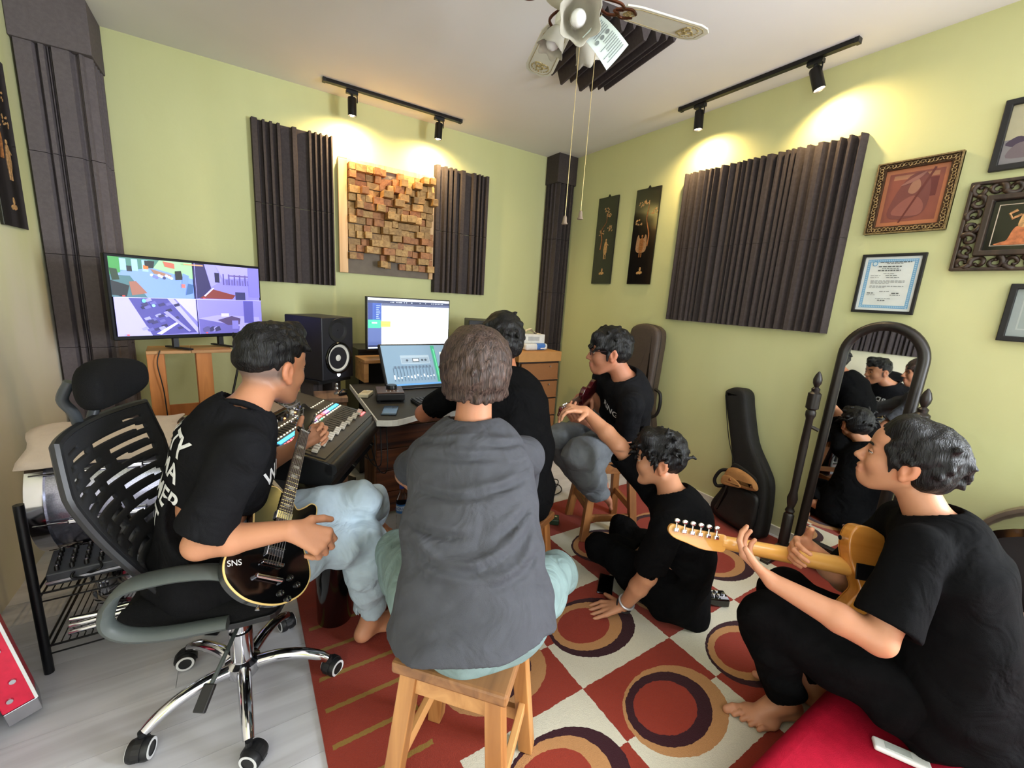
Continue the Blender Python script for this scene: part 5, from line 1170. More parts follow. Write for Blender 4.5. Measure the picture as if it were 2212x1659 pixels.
# ---------------------------------------------------------------- implicit-surface modelling for people and cloth
def v3(p): return np.asarray(p,dtype=np.float32)
def nrm(v): v=np.asarray(v,float); return v/np.linalg.norm(v)
class Field:
    def __init__(s, lo, hi, h):
        s.h=h; s.lo=np.floor(np.array(lo)/h)*h; s.n=np.ceil((np.array(hi)-s.lo)/h).astype(int)+1
        s.a=np.full(s.n,1.0,np.float32)
    def _blk(s, lo, hi):
        i0=np.clip(np.floor((np.array(lo)-s.lo)/s.h).astype(int),0,s.n); i1=np.clip(np.ceil((np.array(hi)-s.lo)/s.h).astype(int)+1,0,s.n)
        if np.any(i1<=i0): return None,None
        ax=[(s.lo[k]+np.arange(i0[k],i1[k])*s.h).astype(np.float32) for k in range(3)]
        return tuple(slice(i0[k],i1[k]) for k in range(3)), (ax[0][:,None,None],ax[1][None,:,None],ax[2][None,None,:])
    def comb(s, sl, d, k, sub=False):
        a=s.a[sl]
        if sub: d=-d; sg=-1
        else: sg=1
        if k<=0: s.a[sl]=np.maximum(a,d) if sub else np.minimum(a,d); return
        h=np.clip(.5+.5*sg*(d-a)/k,0,1)      # weight of a
        s.a[sl]=d+(a-d)*h-sg*k*h*(1-h)
    def cone(s, a, b, ra, rb, k=.012, flat=None, sub=False):
        a=v3(a); b=v3(b); R=max(ra,rb)+k+s.h*3+.004; sl,P=s._blk(np.minimum(a,b)-R,np.maximum(a,b)+R)
        if sl is None: return s
        d=b-a; L2=float(d@d)+1e-12
        q=[P[i]-a[i] for i in range(3)]
        t=np.clip((q[0]*d[0]+q[1]*d[1]+q[2]*d[2])/L2,0,1)
        w=[q[i]-t*d[i] for i in range(3)]
        r=ra+(rb-ra)*t
        m=w[0]**2+w[1]**2+w[2]**2; sc=1.0
        if flat is not None:
            n=v3(nrm(flat[0])); c=w[0]*n[0]+w[1]*n[1]+w[2]*n[2]; m=m+c*c*(1/flat[1]**2-1); sc=.5+.5*flat[1]
        s.comb(sl,(np.sqrt(m)-r)*sc,k,sub); return s
    def ell(s, c, r, F=None, k=.012, sub=False):
        """F: 3x3 rows = local axes"""
        c=v3(c); r=np.array(r,float); R=max(r)+k+s.h*3+.004; sl,P=s._blk(c-R,c+R)
        if sl is None: return s
        F=np.eye(3) if F is None else np.asarray(F); q=[P[i]-c[i] for i in range(3)]
        m0=0;m1=0
        for i in range(3):
            l=q[0]*F[i][0]+q[1]*F[i][1]+q[2]*F[i][2]; m0=m0+(l/r[i])**2; m1=m1+(l/r[i]**2)**2
        k0=np.sqrt(m0); d=k0*(k0-1)/(np.sqrt(m1)+1e-6)
        s.comb(sl,d.astype(np.float32),k,sub); return s
    def plane(s, p, n, k=.004):
        """remove what lies on the side of n"""
        n=v3(nrm(n)); p=v3(p); sl,P=s._blk(s.lo,s.lo+s.n*s.h)
        d=-((P[0]-p[0])*n[0]+(P[1]-p[1])*n[1]+(P[2]-p[2])*n[2])
        s.comb(sl,d,k,True); return s
    def slab_cut(s, p, n, R, k=.004):
        """remove the side of n, only within radius R of p"""
        n=v3(nrm(n)); p=v3(p); sl,P=s._blk(p-R,p+R)
        if sl is None: return s
        d=-((P[0]-p[0])*n[0]+(P[1]-p[1])*n[1]+(P[2]-p[2])*n[2])
        s.comb(sl,np.maximum(d,np.sqrt((P[0]-p[0])**2+(P[1]-p[1])**2+(P[2]-p[2])**2)-R),k,True); return s
    def ripple(s, fn, band=.03):
        idx=np.argwhere(np.abs(s.a)<band); 
        if len(idx)==0: return s
        P=idx*s.h+s.lo; s.a[tuple(idx.T)]+=fn(P).astype(np.float32); return s
    def mesh(s):
        a=s.a; sg=a<0
        c=np.zeros([n-1 for n in a.shape],np.uint8)
        for i in (0,1):
            for j in (0,1):
                for k in (0,1): c+=sg[i:a.shape[0]-1+i,j:a.shape[1]-1+j,k:a.shape[2]-1+k]
        mask=(c>0)&(c<8); cells=np.argwhere(mask); idx=np.full(mask.shape,-1,np.int32); idx[mask]=np.arange(len(cells))
        cor=np.array([(i,j,k) for i in (0,1) for j in (0,1) for k in (0,1)])
        V=np.stack([a[tuple((cells+o).T)] for o in cor],1)
        S_=np.zeros((len(cells),3)); cnt=np.zeros(len(cells))
        for i in range(8):
            for j in range(i+1,8):
                if np.abs(cor[i]-cor[j]).sum()!=1: continue
                x=(V[:,i]<0)!=(V[:,j]<0); t=V[x,i]/(V[x,i]-V[x,j])
                S_[x]+=cor[i]+t[:,None]*(cor[j]-cor[i]); cnt[x]+=1
        pos=(cells+S_/cnt[:,None])*s.h+s.lo
        F=[]
        for ax in range(3):
            o=[k for k in range(3) if k!=ax]
            A=[slice(1,-1)]*3; B=[slice(1,-1)]*3; A[ax]=slice(0,-1); B[ax]=slice(1,None)
            df=sg[tuple(A)]!=sg[tuple(B)]; e=np.argwhere(df); 
            off=np.ones(3,int); off[ax]=0; e=e+off
            ins=sg[tuple(e.T)]
            u=np.zeros(3,int);u[o[0]]=1; w=np.zeros(3,int);w[o[1]]=1
            q=np.stack([idx[tuple((e-u-w).T)],idx[tuple((e-w).T)],idx[tuple(e.T)],idx[tuple((e-u).T)]],1)
            flip = ins if ax!=1 else ~ins
            q[~flip]=q[~flip][:,::-1]
            F.append(q)
        F=np.concatenate(F); F=F[(F>=0).all(1)]
        return pos,F
    def build(s, name, mat, parent, color=None, origin=(0,0,0)):
        pos,F=s.mesh(); me=bpy.data.meshes.new(name)
        me.vertices.add(len(pos)); me.vertices.foreach_set('co',(pos-np.array(origin)).astype(np.float32).ravel())
        me.loops.add(len(F)*4); me.loops.foreach_set('vertex_index',F.astype(np.int32).ravel())
        me.polygons.add(len(F)); me.polygons.foreach_set('loop_start',np.arange(0,len(F)*4,4,dtype=np.int32)); me.polygons.foreach_set('loop_total',np.full(len(F),4,np.int32))
        me.update(calc_edges=True); me.polygons.foreach_set('use_smooth',np.ones(len(F),bool))
        if color is not None:
            ca=me.color_attributes.new('tint','FLOAT_COLOR','POINT'); cc=color(pos); ca.data.foreach_set('color',np.concatenate([cc,np.ones((len(cc),1))],1).astype(np.float32).ravel())
        me.materials.append(mat); o=bpy.data.objects.new(name,me); COL.objects.link(o)
        if parent is not None: o.parent=parent
        return o
def skin_mat():
    m,nt,p=_nt('skin'); at=N(nt,'ShaderNodeAttribute',attribute_name='tint'); tc=N(nt,'ShaderNodeTexCoord')
    no=N(nt,'ShaderNodeTexNoise'); no.inputs['Scale'].default_value=30; nt.links.new(tc.outputs['Object'],no.inputs['Vector'])
    mx=N(nt,'ShaderNodeMix',data_type='RGBA',blend_type='MULTIPLY'); mx.inputs[0].default_value=.25; nt.links.new(at.outputs['Color'],mx.inputs[6])
    rp=N(nt,'ShaderNodeValToRGB'); rp.color_ramp.elements[0].color=(.75,.66,.62,1); rp.color_ramp.elements[1].color=(1.1,1.05,1.0,1); nt.links.new(no.outputs['Fac'],rp.inputs[0]); nt.links.new(rp.outputs[0],mx.inputs[7])
    nt.links.new(mx.outputs[2],p.inputs['Base Color']); p.inputs['Roughness'].default_value=.48; p.inputs['Specular IOR Level'].default_value=.4
    p.inputs['Subsurface Weight'].default_value=.08; p.inputs['Subsurface Radius'].default_value=(.02,.008,.004); p.inputs['Subsurface Scale'].default_value=.4
    nb=N(nt,'ShaderNodeTexNoise'); nb.inputs['Scale'].default_value=260; nt.links.new(tc.outputs['Object'],nb.inputs['Vector'])
    b=N(nt,'ShaderNodeBump'); b.inputs['Strength'].default_value=.08; b.inputs['Distance'].default_value=.003; nt.links.new(nb.outputs['Fac'],b.inputs['Height']); nt.links.new(b.outputs[0],p.inputs['Normal'])
    return m
SKIN=skin_mat()
def cloth(name,col,var=.10,scale=25,rough=.88,weave=700,sheen=.0,bump=.30,spec=.2):
    m=pm(name,col,rough,var=var,scale=scale,bump=bump,bscale=weave,spec=spec,sheen=sheen); nt=m.node_tree; p=nt.nodes['Principled BSDF']
    tc=N(nt,'ShaderNodeTexCoord'); no=N(nt,'ShaderNodeTexNoise'); no.inputs['Scale'].default_value=9; no.inputs['Detail'].default_value=3; no.inputs['Distortion'].default_value=.8; nt.links.new(tc.outputs['Object'],no.inputs['Vector'])
    old=p.inputs['Normal'].links[0].from_socket; b=N(nt,'ShaderNodeBump'); b.inputs['Strength'].default_value=.6; b.inputs['Distance'].default_value=.035
    nt.links.new(no.outputs['Fac'],b.inputs['Height']); nt.links.new(old,b.inputs['Normal']); nt.links.new(b.outputs[0],p.inputs['Normal']); return m
def hair_mat(name,c1,c2):
    m,nt,p=_nt(name); tc=N(nt,'ShaderNodeTexCoord'); mp=N(nt,'ShaderNodeMapping'); mp.inputs['Scale'].default_value=(150,150,22); nt.links.new(tc.outputs['Object'],mp.inputs[0])
    no=N(nt,'ShaderNodeTexNoise'); no.inputs['Scale'].default_value=1; no.inputs['Detail'].default_value=3; no.inputs['Distortion'].default_value=1.2; nt.links.new(mp.outputs[0],no.inputs['Vector'])
    rp=N(nt,'ShaderNodeValToRGB'); rp.color_ramp.elements[0].color=(*c1,1); rp.color_ramp.elements[1].color=(*c2,1); rp.color_ramp.elements[0].position=.35; rp.color_ramp.elements[1].position=.7; nt.links.new(no.outputs['Fac'],rp.inputs[0]); nt.links.new(rp.outputs[0],p.inputs['Base Color'])
    p.inputs['Roughness'].default_value=.5; p.inputs['Specular IOR Level'].default_value=.28
    b=N(nt,'ShaderNodeBump'); b.inputs['Strength'].default_value=.75; b.inputs['Distance'].default_value=.006; nt.links.new(no.outputs['Fac'],b.inputs['Height']); nt.links.new(b.outputs[0],p.inputs['Normal']); return m
HAIRK=hair_mat('black_hair',S(8,8,9),S(20,18,18)); HAIRB=hair_mat('dark_brown_hair',S(38,28,24),S(84,66,58))

def head_axes(face, tilt=0.0, lean=0.0):
    """face: horizontal direction; tilt: degrees up; lean: degrees towards the left shoulder"""
    f=nrm((face[0],face[1],0)); l=np.array([-f[1],f[0],0]); u=np.array([0,0,1.])
    t=math.radians(tilt); f2=f*math.cos(t)+u*math.sin(t); u2=u*math.cos(t)-f*math.sin(t)
    a=math.radians(lean); l2=l*math.cos(a)-u2*math.sin(a); u3=u2*math.cos(a)+l*math.sin(a)
    return np.array([f2,l2,u3])
def head_pts(C,A): return lambda x,y,z: np.asarray(C)+A[0]*x+A[1]*y+A[2]*z
def add_head(F, C, A, sx=1.0):
    H=head_pts(C,A)
    F.ell(H(-.014,0,.026),(.095,.074,.086),A,.02)
    F.ell(H(.030,0,-.028),(.056,.057,.080),A,.03)
    F.ell(H(.048,0,.045),(.042,.060,.045),A,.02)             # forehead
    for s in (-1,1):
        F.cone(H(-.010,.053*s,-.045),H(.048,.022*s,-.096),.019,.016,.028)
        F.ell(H(.056,.034*s,-.028),(.024,.022,.026),A,.022)   # cheek
        F.cone(H(.081,.012*s,.018),H(.070,.042*s,.016),.009,.008,.014)  # brow
    F.ell(H(.066,0,-.098),(.020,.022,.017),A,.022)             # chin
    F.cone(H(.078,0,-.050),H(.080,0,-.078),.016,.014,.02)     # muzzle
    F.cone(H(.083,0,.012),H(.103,0,-.026),.0075,.0105,.009)
    F.ell(H(.107,0,-.031),(.010,.011,.009),A,.007)
    for s in (-1,1): F.ell(H(.095,.0125*s,-.034),(.011,.008,.008),A,.007)
    F.cone(H(.0895,-.016,-.059),H(.0895,.016,-.059),.0062,.0062,.006); F.cone(H(.096,-.007,-.0585),H(.096,.007,-.0585),.0045,.0045,.006)
    F.cone(H(.088,-.014,-.071),H(.088,.014,-.071),.0066,.0066,.006); F.cone(H(.093,-.006,-.071),H(.093,.006,-.071),.005,.005,.006)
    F.cone(H(.100,-.020,-.0648),H(.100,.020,-.0648),.0028,.0028,.004,sub=True)
    for s in (-1,1):
        F.ell(H(.094,.031*s,.001),(.016,.017,.012),A,.012,sub=True)
        e=A@np.eye(3)
        F.ell(H(-.012,.074*s,-.010),(.020,.0085,.031),A,.008); F.ell(H(-.018,.082*s,-.006),(.020,.0075,.030),A,.006)
        F.ell(H(-.010,.089*s,-.006),(.010,.008,.018),A,.005,sub=True)
        F.ell(H(-.008,.081*s,-.036),(.009,.007,.010),A,.006)
def head_color(C,A,base,lip,fade=None):
    def f(P):
        q=P-np.asarray(C); x=q@A[0]; y=q@A[1]; z=q@A[2]
        col=np.tile(np.asarray(base),(len(P),1))
        w=np.exp(-(((z+.065)/.0085)**2+((y)/.020)**2))*(x>.075)*(np.abs(z+.065)<.02); col=col*(1-w[:,None])+np.asarray(lip)*w[:,None]
        br=np.exp(-(((z-.024)/.0045)**2))*np.exp(-((np.abs(y)-.031)/.018)**4)*(x>.05)*(np.abs(z)<.06); col=col*(1-.92*br[:,None])
        ey=np.exp(-(((z+.004+.0*y)/.0022)**2))*np.exp(-((np.abs(y)-.031)/.013)**4)*(x>.06)*(np.abs(z)<.03); col=col*(1-.9*ey[:,None])
        ear=((np.abs(y)>.066)&(np.abs(x+.012)<.035)&(np.abs(z)<.05)); col[ear]*=np.array([1.04,.90,.86])
        if fade is not None:
            g=np.clip((fade(x,y,z)),0,1)*(np.sqrt(x*x+y*y+z*z)<.15)*(np.abs(y)<.079); col=col*(1-g[:,None])+np.asarray(S(112,100,96))*g[:,None]
        return col
    return f
def hand(F, W_, d, n, right, curls, k=.006, spread=1.0, thumb=(30,20,20), s=1.0, thumb_out=.75):
    d=nrm(d); n=np.asarray(n,float); n=nrm(n-d*(n@d)); t=np.cross(d,n)*(1 if right else -1); W_=np.asarray(W_,float)
    def rotd(a): a=math.radians(a); return d*math.cos(a)+n*math.sin(a)
    kn=[(.030,.090,.95),(.010,.094,1.06),(-.010,.090,1.0),(-.028,.082,.80)]
    for i,(o,l,m) in enumerate(kn):
        base=W_+t*o*.45*s+d*.012*s; K=W_+d*l*s+t*o*s*spread
        F.cone(base,K,.0145*s,.0108*s,.012,(n,.95))
        c=curls[i] if isinstance(curls[0],(tuple,list)) else curls; a=0; p=K; r=.0092*s
        for j,L in enumerate((.044,.027,.021)):
            a+=c[j]; q=p+(rotd(a)+t*o*1.2*(spread-.9))*L*m*s; F.cone(p,q,r,r*.90,.003 if j else .006); p=q; r*=.90
    b=W_+t*.020*s+d*.018*s+n*.004*s; dv=nrm(d*(1-thumb_out*.6)+t*thumb_out); q=b
    F.cone(W_+d*.01*s,b+dv*.03*s,.016*s,.0125*s,.012)
    q=b+dv*.03*s; 
    for L,a,r0,r1 in ((.034,thumb[0],.0115,.0105),(.027,thumb[1],.0102,.0085)):
        aa=math.radians(a); dv=nrm(dv*math.cos(aa)+nrm(d*.7+n*.6)*math.sin(aa)); q2=q+dv*L*s; F.cone(q,q2,r0*s,r1*s,.004); q=q2
def foot(F, ank, d, up=(0,0,1), s=1.0, inner=1):
    """ank: ankle centre, d: toe direction"""
    d=nrm(d); u=np.asarray(up,float); u=nrm(u-d*(u@d)); w=np.cross(u,d); a=np.asarray(ank,float); sole=a-u*.060*s
    F.ell(a-d*.030*s-u*.045*s,(.034*s,.030*s,.034*s),np.array([d,w,u]),.02)
    F.cone(a-u*.01*s,sole+d*.085*s+u*.012*s,.036*s,.026*s,.03,(u,.9))
    F.cone(a-d*.02*s-u*.048*s,sole+d*.095*s,.026*s,.028*s,.02,(u,.62))
    F.cone(sole+d*.060*s-w*.022*s*inner+u*.004,sole+d*.100*s+w*.020*s*inner+u*.004,.024*s,.026*s,.02,(u,.62))
    for i in range(5):
        o=(.034-.0178*i)*inner; L=(.048,.044,.039,.033,.027)[i]; r=(.0125,.0086,.0080,.0077,.0075)[i]
        p=sole+d*(.116-.0085*i)*s+w*o*s+u*.002*s; q=p+d*L*.55*s+u*.006*s; e=q+d*L*.45*s-u*.004*s
        F.cone(p,q,r*s*.95,r*s,.004); F.cone(q,e,r*s,r*s*.95,.002)
def lerp(a,b,t): return np.asarray(a,float)*(1-t)+np.asarray(b,float)*t
class Person:
    def __init__(s, label, J, face, tilt=0, lean=0, skin=S(196,140,106), hb=.03, arm=1.0, leg=1.0, width=1.0):
        s.J={k:np.array(v,float) for k,v in J.items()}; J=s.J; s.skin=skin; s.arm=arm; s.leg=leg; s.wd=width
        s.A=head_axes(face,tilt,lean); s.C=J['head']
        s.t=thing('person',label,'person',tuple(J['pel']*[1,1,0])); s.org=J['pel']*[1,1,0]
        s.up=nrm(J['neck']-J['pel']); l=nrm(J['shL']-J['shR']); s.fr=nrm(np.cross(l,s.up)); s.lf=np.cross(s.up,s.fr)
        s.mid=lerp(J['pel'],J['neck'],.42)-s.fr*hb; s.chest=lerp(J['pel'],J['neck'],.76)-s.fr*hb*.6
        s.hipl=nrm(J['hipL']-J['hipR']); s.hipf=nrm(np.cross(s.hipl,s.up))
        P=np.array(list(J.values())); s.lo=P.min(0)-.24; s.hi=P.max(0)+.24
    def torso(s,F,e=0.0,neck=True,low=True):
        J=s.J; w=s.wd
        if low: F.ell(J['pel']-s.up*.01,(.115+e,.158*w+e,.105+e),np.array([s.hipf,s.hipl,nrm(np.cross(s.hipf,s.hipl))]),.04)
        F.cone(J['pel'],s.mid,.142*w+e,.134*w+e,.04,(s.fr,.74)); F.cone(s.mid,s.chest,.134*w+e,.148*w+e,.04,(s.fr,.72))
        top=J['neck']-s.up*.055; F.cone(s.chest,top,.142*w+e,.085+e,.04,(s.fr,.78))
        for k in ('shL','shR'): F.cone(top,J[k],.066+e,.046+e*.6,.03); F.cone(s.chest+ (J[k]-s.chest)*.35,J[k],.075+e,.044+e*.6,.02,(s.fr,.9))
        if neck: F.cone(J['neck']-s.up*.02,s.C+s.A[0]*-.036+s.A[2]*-.058,.058,.047,.018)
    def arm_(s,F,side,e=0.0,t0=0.0,t1=1.0,fore=True):
        J=s.J; a,b,c=J['sh'+side],J['el'+side],J['wr'+side]; m=s.arm
        F.cone(lerp(a,b,t0),lerp(a,b,t1),.046*m+e,.039*m+e,.02)
        if fore: F.cone(b,lerp(b,c,.35),.039*m+e,.040*m+e,.012); F.cone(lerp(b,c,.35),c,.039*m+e,.0255*m+e,.012)
    def leg_(s,F,side,e=0.0,e2=None,t1=1.0):
        J=s.J; a,b,c=J['hip'+side],J['kn'+side],J['an'+side]; m=s.leg; e2=e if e2 is None else e2
        F.cone(a,lerp(a,b,.5),.088*m+e,.074*m+e,.03); F.cone(lerp(a,b,.5),b,.074*m+e,.056*m+e,.02)
        c2=lerp(b,c,t1); F.cone(b,lerp(b,c2,.35),.055*m+e,.054*m+e2,.02); F.cone(lerp(b,c2,.35),c2,.053*m+e2,.034*m+e2,.02)
    def body(s,h,hands,feet,fade=None,lip=S(158,88,78)):
        F=Field(s.lo,s.hi,h); s.torso(F,-.006)
        for sd in 'LR': s.arm_(F,sd,-.001); s.leg_(F,sd,-.008)
        add_head(F,s.C,s.A)
        for fn in hands+feet: fn(F)
        return F.build('body',SKIN,s.t,head_color(s.C,s.A,s.skin,lip,fade),s.org)
    def face(s):
        H=head_pts(s.C,s.A); L=lambda x,y,z: Vector(H(x,y,z)-s.org); nm='eyelid_skin_%d'%int(s.skin[0]*1e4)
        lid=bpy.data.materials.get(nm) or pm(nm,tuple(c*.92 for c in s.skin),.5,var=.03)
        R=Matrix(s.A.tolist()).transposed()
        for sd in (-1,1):
            MB().tube([L(.0905,.012*sd,.0195),L(.0895,.024*sd,.0245),L(.0835,.037*sd,.0255),L(.0735,.048*sd,.0195)],[.0030,.0036,.0032,.0012],6).build('eyebrow',HAIRK,s.t,smooth='full')
            c=L(.0735,.031*sd,0); eb=MB().ball(c,.0118,16,10).build('eye',EYEW,s.t,smooth='full')
            MB().ball(c+Vector(s.A[0])*.0072,.0063,12,8).build('iris',EYEI,eb,smooth='full')
            mb=MB(); 
            for t0,t1 in ((2,81),(103,178)):
                V_=[];n=18;m=6
                for j in range(m+1):
                    th=math.radians(t0+(t1-t0)*j/m)
                    for i in range(n): a=2*math.pi*i/n; V_.append(c+R@Vector((.0130*math.sin(th)*math.cos(a),.0140*math.sin(th)*math.sin(a),.0128*math.cos(th))))
                mb.add(V_,[(j*n+i,j*n+(i+1)%n,(j+1)*n+(i+1)%n,(j+1)*n+i) for j in range(m) for i in range(n)])
            mb.build('eyelid',lid,eb,smooth='full')
            MB().tube([c+R@Vector((.0128*math.cos(a)*.98+.0006,.0142*math.sin(a),.0030-.002*abs(math.sin(a)))) for a in [math.radians(-75+150*i/8) for i in range(9)]],.0011,5).build('eyelash',HAIRK,eb)
    def shirt(s,mat,h=.006,sl=.62,e=.016,hem=.10,loose=.022,name='t_shirt',folds=None,sleeve=.066,seed=1,amp=.004,hemplane=None,extra=None):
        J=s.J; F=Field(s.lo,s.hi,h); s.torso(F,e,neck=False,low=False); w=s.wd
        bot=J['pel']-s.up*hem*.3
        F.cone(s.mid,bot,.138*w+e,.158*w+e+loose,.05,(s.fr,.76))
        F.cone(bot,J['pel']-s.up*(hem+.05),.158*w+e+loose,.160*w+e+loose,.04,(s.fr,.78))
        if extra: extra(F)
        for sd in 'LR':
            a,b=J['sh'+sd],J['el'+sd]; tip=lerp(a,b,sl); F.cone(a,tip,.050*s.arm+e*.45,sleeve*s.arm,.02)
        # neck opening, hem, sleeve openings
        nk=J['neck']; ax=nrm(lerp(s.C-s.A[0]*.02,nk,.0)-nk)
        F.cone(nk+ax*.004,nk+ax*.12,.060,.085,.006,sub=True)
        if hemplane is None: F.plane(J['pel']-s.up*hem,-s.up,.006)
        else: F.plane(hemplane[0],hemplane[1],.006)
        for sd in 'LR':
            a,b=J['sh'+sd],J['el'+sd]; tip=lerp(a,b,sl); d=nrm(b-a); F.slab_cut(tip,d,.13,.004)
            F.cone(lerp(a,b,sl-.06/np.linalg.norm(b-a)),tip+d*.02,.040*s.arm,sleeve*s.arm-.008,.004,sub=True)
        rg=[]; u1=nrm(np.cross(ax,s.lf)); u2=np.cross(ax,u1)
        for i in range(18): 
            q=2*math.pi*i/18; rg.append(nk+ax*.006+ (u1*math.cos(q)+u2*math.sin(q))*.0640)
        MB().tube([Vector(q-s.org) for q in rg],.0085,8,closed=True).build('collar',mat,s.t,smooth='full')
        rn=np.random.RandomState(seed); W_=[]
        for i in range(7): W_.append((nrm(rn.randn(3)*[1,1,.6]+s.up*1.0*rn.choice([-1,1])),rn.uniform(16,46),rn.uniform(0,6),nrm(rn.randn(3)),rn.uniform(6,16)))
        def rip(P):
            v=0; hgt=((P-J['pel'])@s.up); low=np.clip(1.25-hgt/.40,.35,1.2)
            for d1,f1,ph,d2,f2 in W_: 
                q=np.sin(P@d1*f1+ph+1.8*np.sin(P@d2*f2)); v=v+np.sign(q)*np.abs(q)**1.5
            return v/7*amp*5.5*low
        F.ripple(rip)
        if folds: folds(F)
        return F.build(name,mat,s.t,None,s.org)
    def pants(s,mat,h=.006,e=.010,e2=.022,t1=.90,name='trousers',seed=5,amp=.004,extra=None):
        J=s.J; F=Field(s.lo,s.hi,h)
        F.ell(J['pel']-s.up*.01,(.120+e,.160*s.wd+e,.110+e),np.array([s.hipf,s.hipl,nrm(np.cross(s.hipf,s.hipl))]),.04)
        F.cone(J['pel'],J['pel']+s.up*.07,.142*s.wd+e,.138*s.wd+e,.03,(s.fr,.76))
        for sd in 'LR': s.leg_(F,sd,e,e2,t1)
        if extra: extra(F)
        for sd in 'LR':
            b,c=J['kn'+sd],J['an'+sd]; tip=lerp(b,c,t1); d=nrm(c-b); F.slab_cut(tip,d,.11,.004)
            F.cone(tip-d*.03,tip+d*.02,.034*s.leg,.036*s.leg+e2*.75,.004,sub=True)
        rn=np.random.RandomState(seed); W_=[(nrm(rn.randn(3)),rn.uniform(26,60),rn.uniform(0,6),nrm(rn.randn(3)),rn.uniform(10,22)) for i in range(6)]
        def rip(P):
            v=0
            for d1,f1,ph,d2,f2 in W_: q=np.sin(P@d1*f1+ph+1.8*np.sin(P@d2*f2)); v=v+np.sign(q)*np.abs(q)**1.5
            return v/6*amp*4.6
        F.ripple(rip)
        return F.build(name,mat,s.t,None,s.org)
    def hair(s,mat,fn,h=.0035,rip=.0025,seed=3):
        R=.19; F=Field(s.C-R,s.C+R,h); H=head_pts(s.C,s.A); fn(F,H,s.A)
        rn=np.random.RandomState(seed); W_=[(nrm(rn.randn(3)),rn.uniform(90,260),rn.uniform(0,6)) for i in range(6)]
        F.ripple(lambda P: sum(np.sin(P@d*f+ph+2*np.sin(P@W_[0][0]*40)) for d,f,ph in W_)/6*rip*2,.02)
        return F.build('hair',mat,s.t,None,s.org)
def locks(F,H,A,seed,n,region,L,r,out=.3,sweep=(-.3,0,-.6),k=.006):
    """short tufts lying over the scalp"""
    rn=np.random.RandomState(seed)
    for i in range(n):
        x,y,z=region(rn); p=np.array([x,y,z]); nn=nrm(p/np.array([.105,.084,.098])**2)
        d=nrm(nn*out+np.array(sweep)+rn.randn(3)*.35); a=p; b=p+d*L*rn.uniform(.6,1.1); c=b+nrm(d+np.array([0,0,-.5])+rn.randn(3)*.3)*L*.5
        F.cone(H(*a),H(*b),r*1.0,r*.75,k); F.cone(H(*b),H(*c),r*.75,r*.3,k*.6)
def scalp_pt(rn, zmin=.0, xmax=.09):
    while True:
        v=rn.randn(3); v/=np.linalg.norm(v); p=np.array([-.016,0,.030])+v*np.array([.100,.080,.090])
        if p[2]>zmin and p[0]<xmax: return p
def decal(name, polys_or_text, mat, target, parent, center, right, up, size=.05, off=.0025, reach=.15):
    """flat lettering projected on to a garment"""
    right=Vector(nrm(right)); up=Vector(nrm(up)); n=right.cross(up)
    if isinstance(polys_or_text,str):
        cu=bpy.data.curves.new(name,'FONT'); cu.body=polys_or_text; cu.size=size; cu.align_x='CENTER'; cu.align_y='CENTER'; cu.offset=size*.018
        to=bpy.data.objects.new(name,cu); COL.objects.link(to); dg=bpy.context.evaluated_depsgraph_get(); me=bpy.data.meshes.new_from_object(to.evaluated_get(dg)); bpy.data.objects.remove(to)
    else:
        mb=MB()
        for p in polys_or_text: mb.add([(x,y,0) for x,y in p],[tuple(range(len(p)))])
        me=bpy.data.meshes.new(name); me.from_pydata(mb.v,[],mb.f)
    bm=bmesh.new(); bm.from_mesh(me); bmesh.ops.triangulate(bm,faces=bm.faces)
    for _ in range(3):
        ed=[e for e in bm.edges if e.calc_length()>.010]
        if not ed: break
        bmesh.ops.subdivide_edges(bm,edges=ed,cuts=1); bmesh.ops.triangulate(bm,faces=bm.faces)
    from mathutils.bvhtree import BVHTree
    tv=[target.matrix_basis@v.co for v in target.data.vertices]; bt=BVHTree.FromPolygons(tv,[tuple(p.vertices) for p in target.data.polygons])
    org=Vector(parent.location); keep=[]
    for v in bm.verts:
        w=Vector(center)-org+right*v.co.x+up*v.co.y
        hit=bt.ray_cast(w+n*reach,-n,reach*2)
        v.co=(hit[0]+n*off) if hit[0] is not None else w
        if hit[0] is None: keep.append(v)
    bmesh.ops.delete(bm,geom=keep,context='VERTS')
    bm.to_mesh(me); bm.free(); me.materials.clear(); me.materials.append(mat)
    o=bpy.data.objects.new(name,me); COL.objects.link(o); o.parent=parent; return o
EYEW=pm('eye_white',S(205,196,188),.25); EYEI=pm('iris_brown',S(24,14,10),.15)
WINK=pm('white_print_ink',S(214,214,214),.7,var=.15,scale=60)
BLKT=cloth('black_cotton',S(12,12,13),var=.12,spec=.06); BLKT2=cloth('washed_black_cotton',S(22,22,24),var=.12,spec=.08); GREYT=cloth('grey_cotton',S(70,71,76),var=.06)
DENL=cloth('light_denim',S(168,184,194),var=.10,scale=14,weave=900); DENG=cloth('grey_denim',S(104,108,112),var=.12,scale=14,weave=900); DENT=cloth('pale_teal_denim',S(120,140,138),var=.10,scale=14,weave=900); BLKP=cloth('black_trouser_cotton',S(11,11,12),var=.15,spec=.06)
IND=(.5,.86)
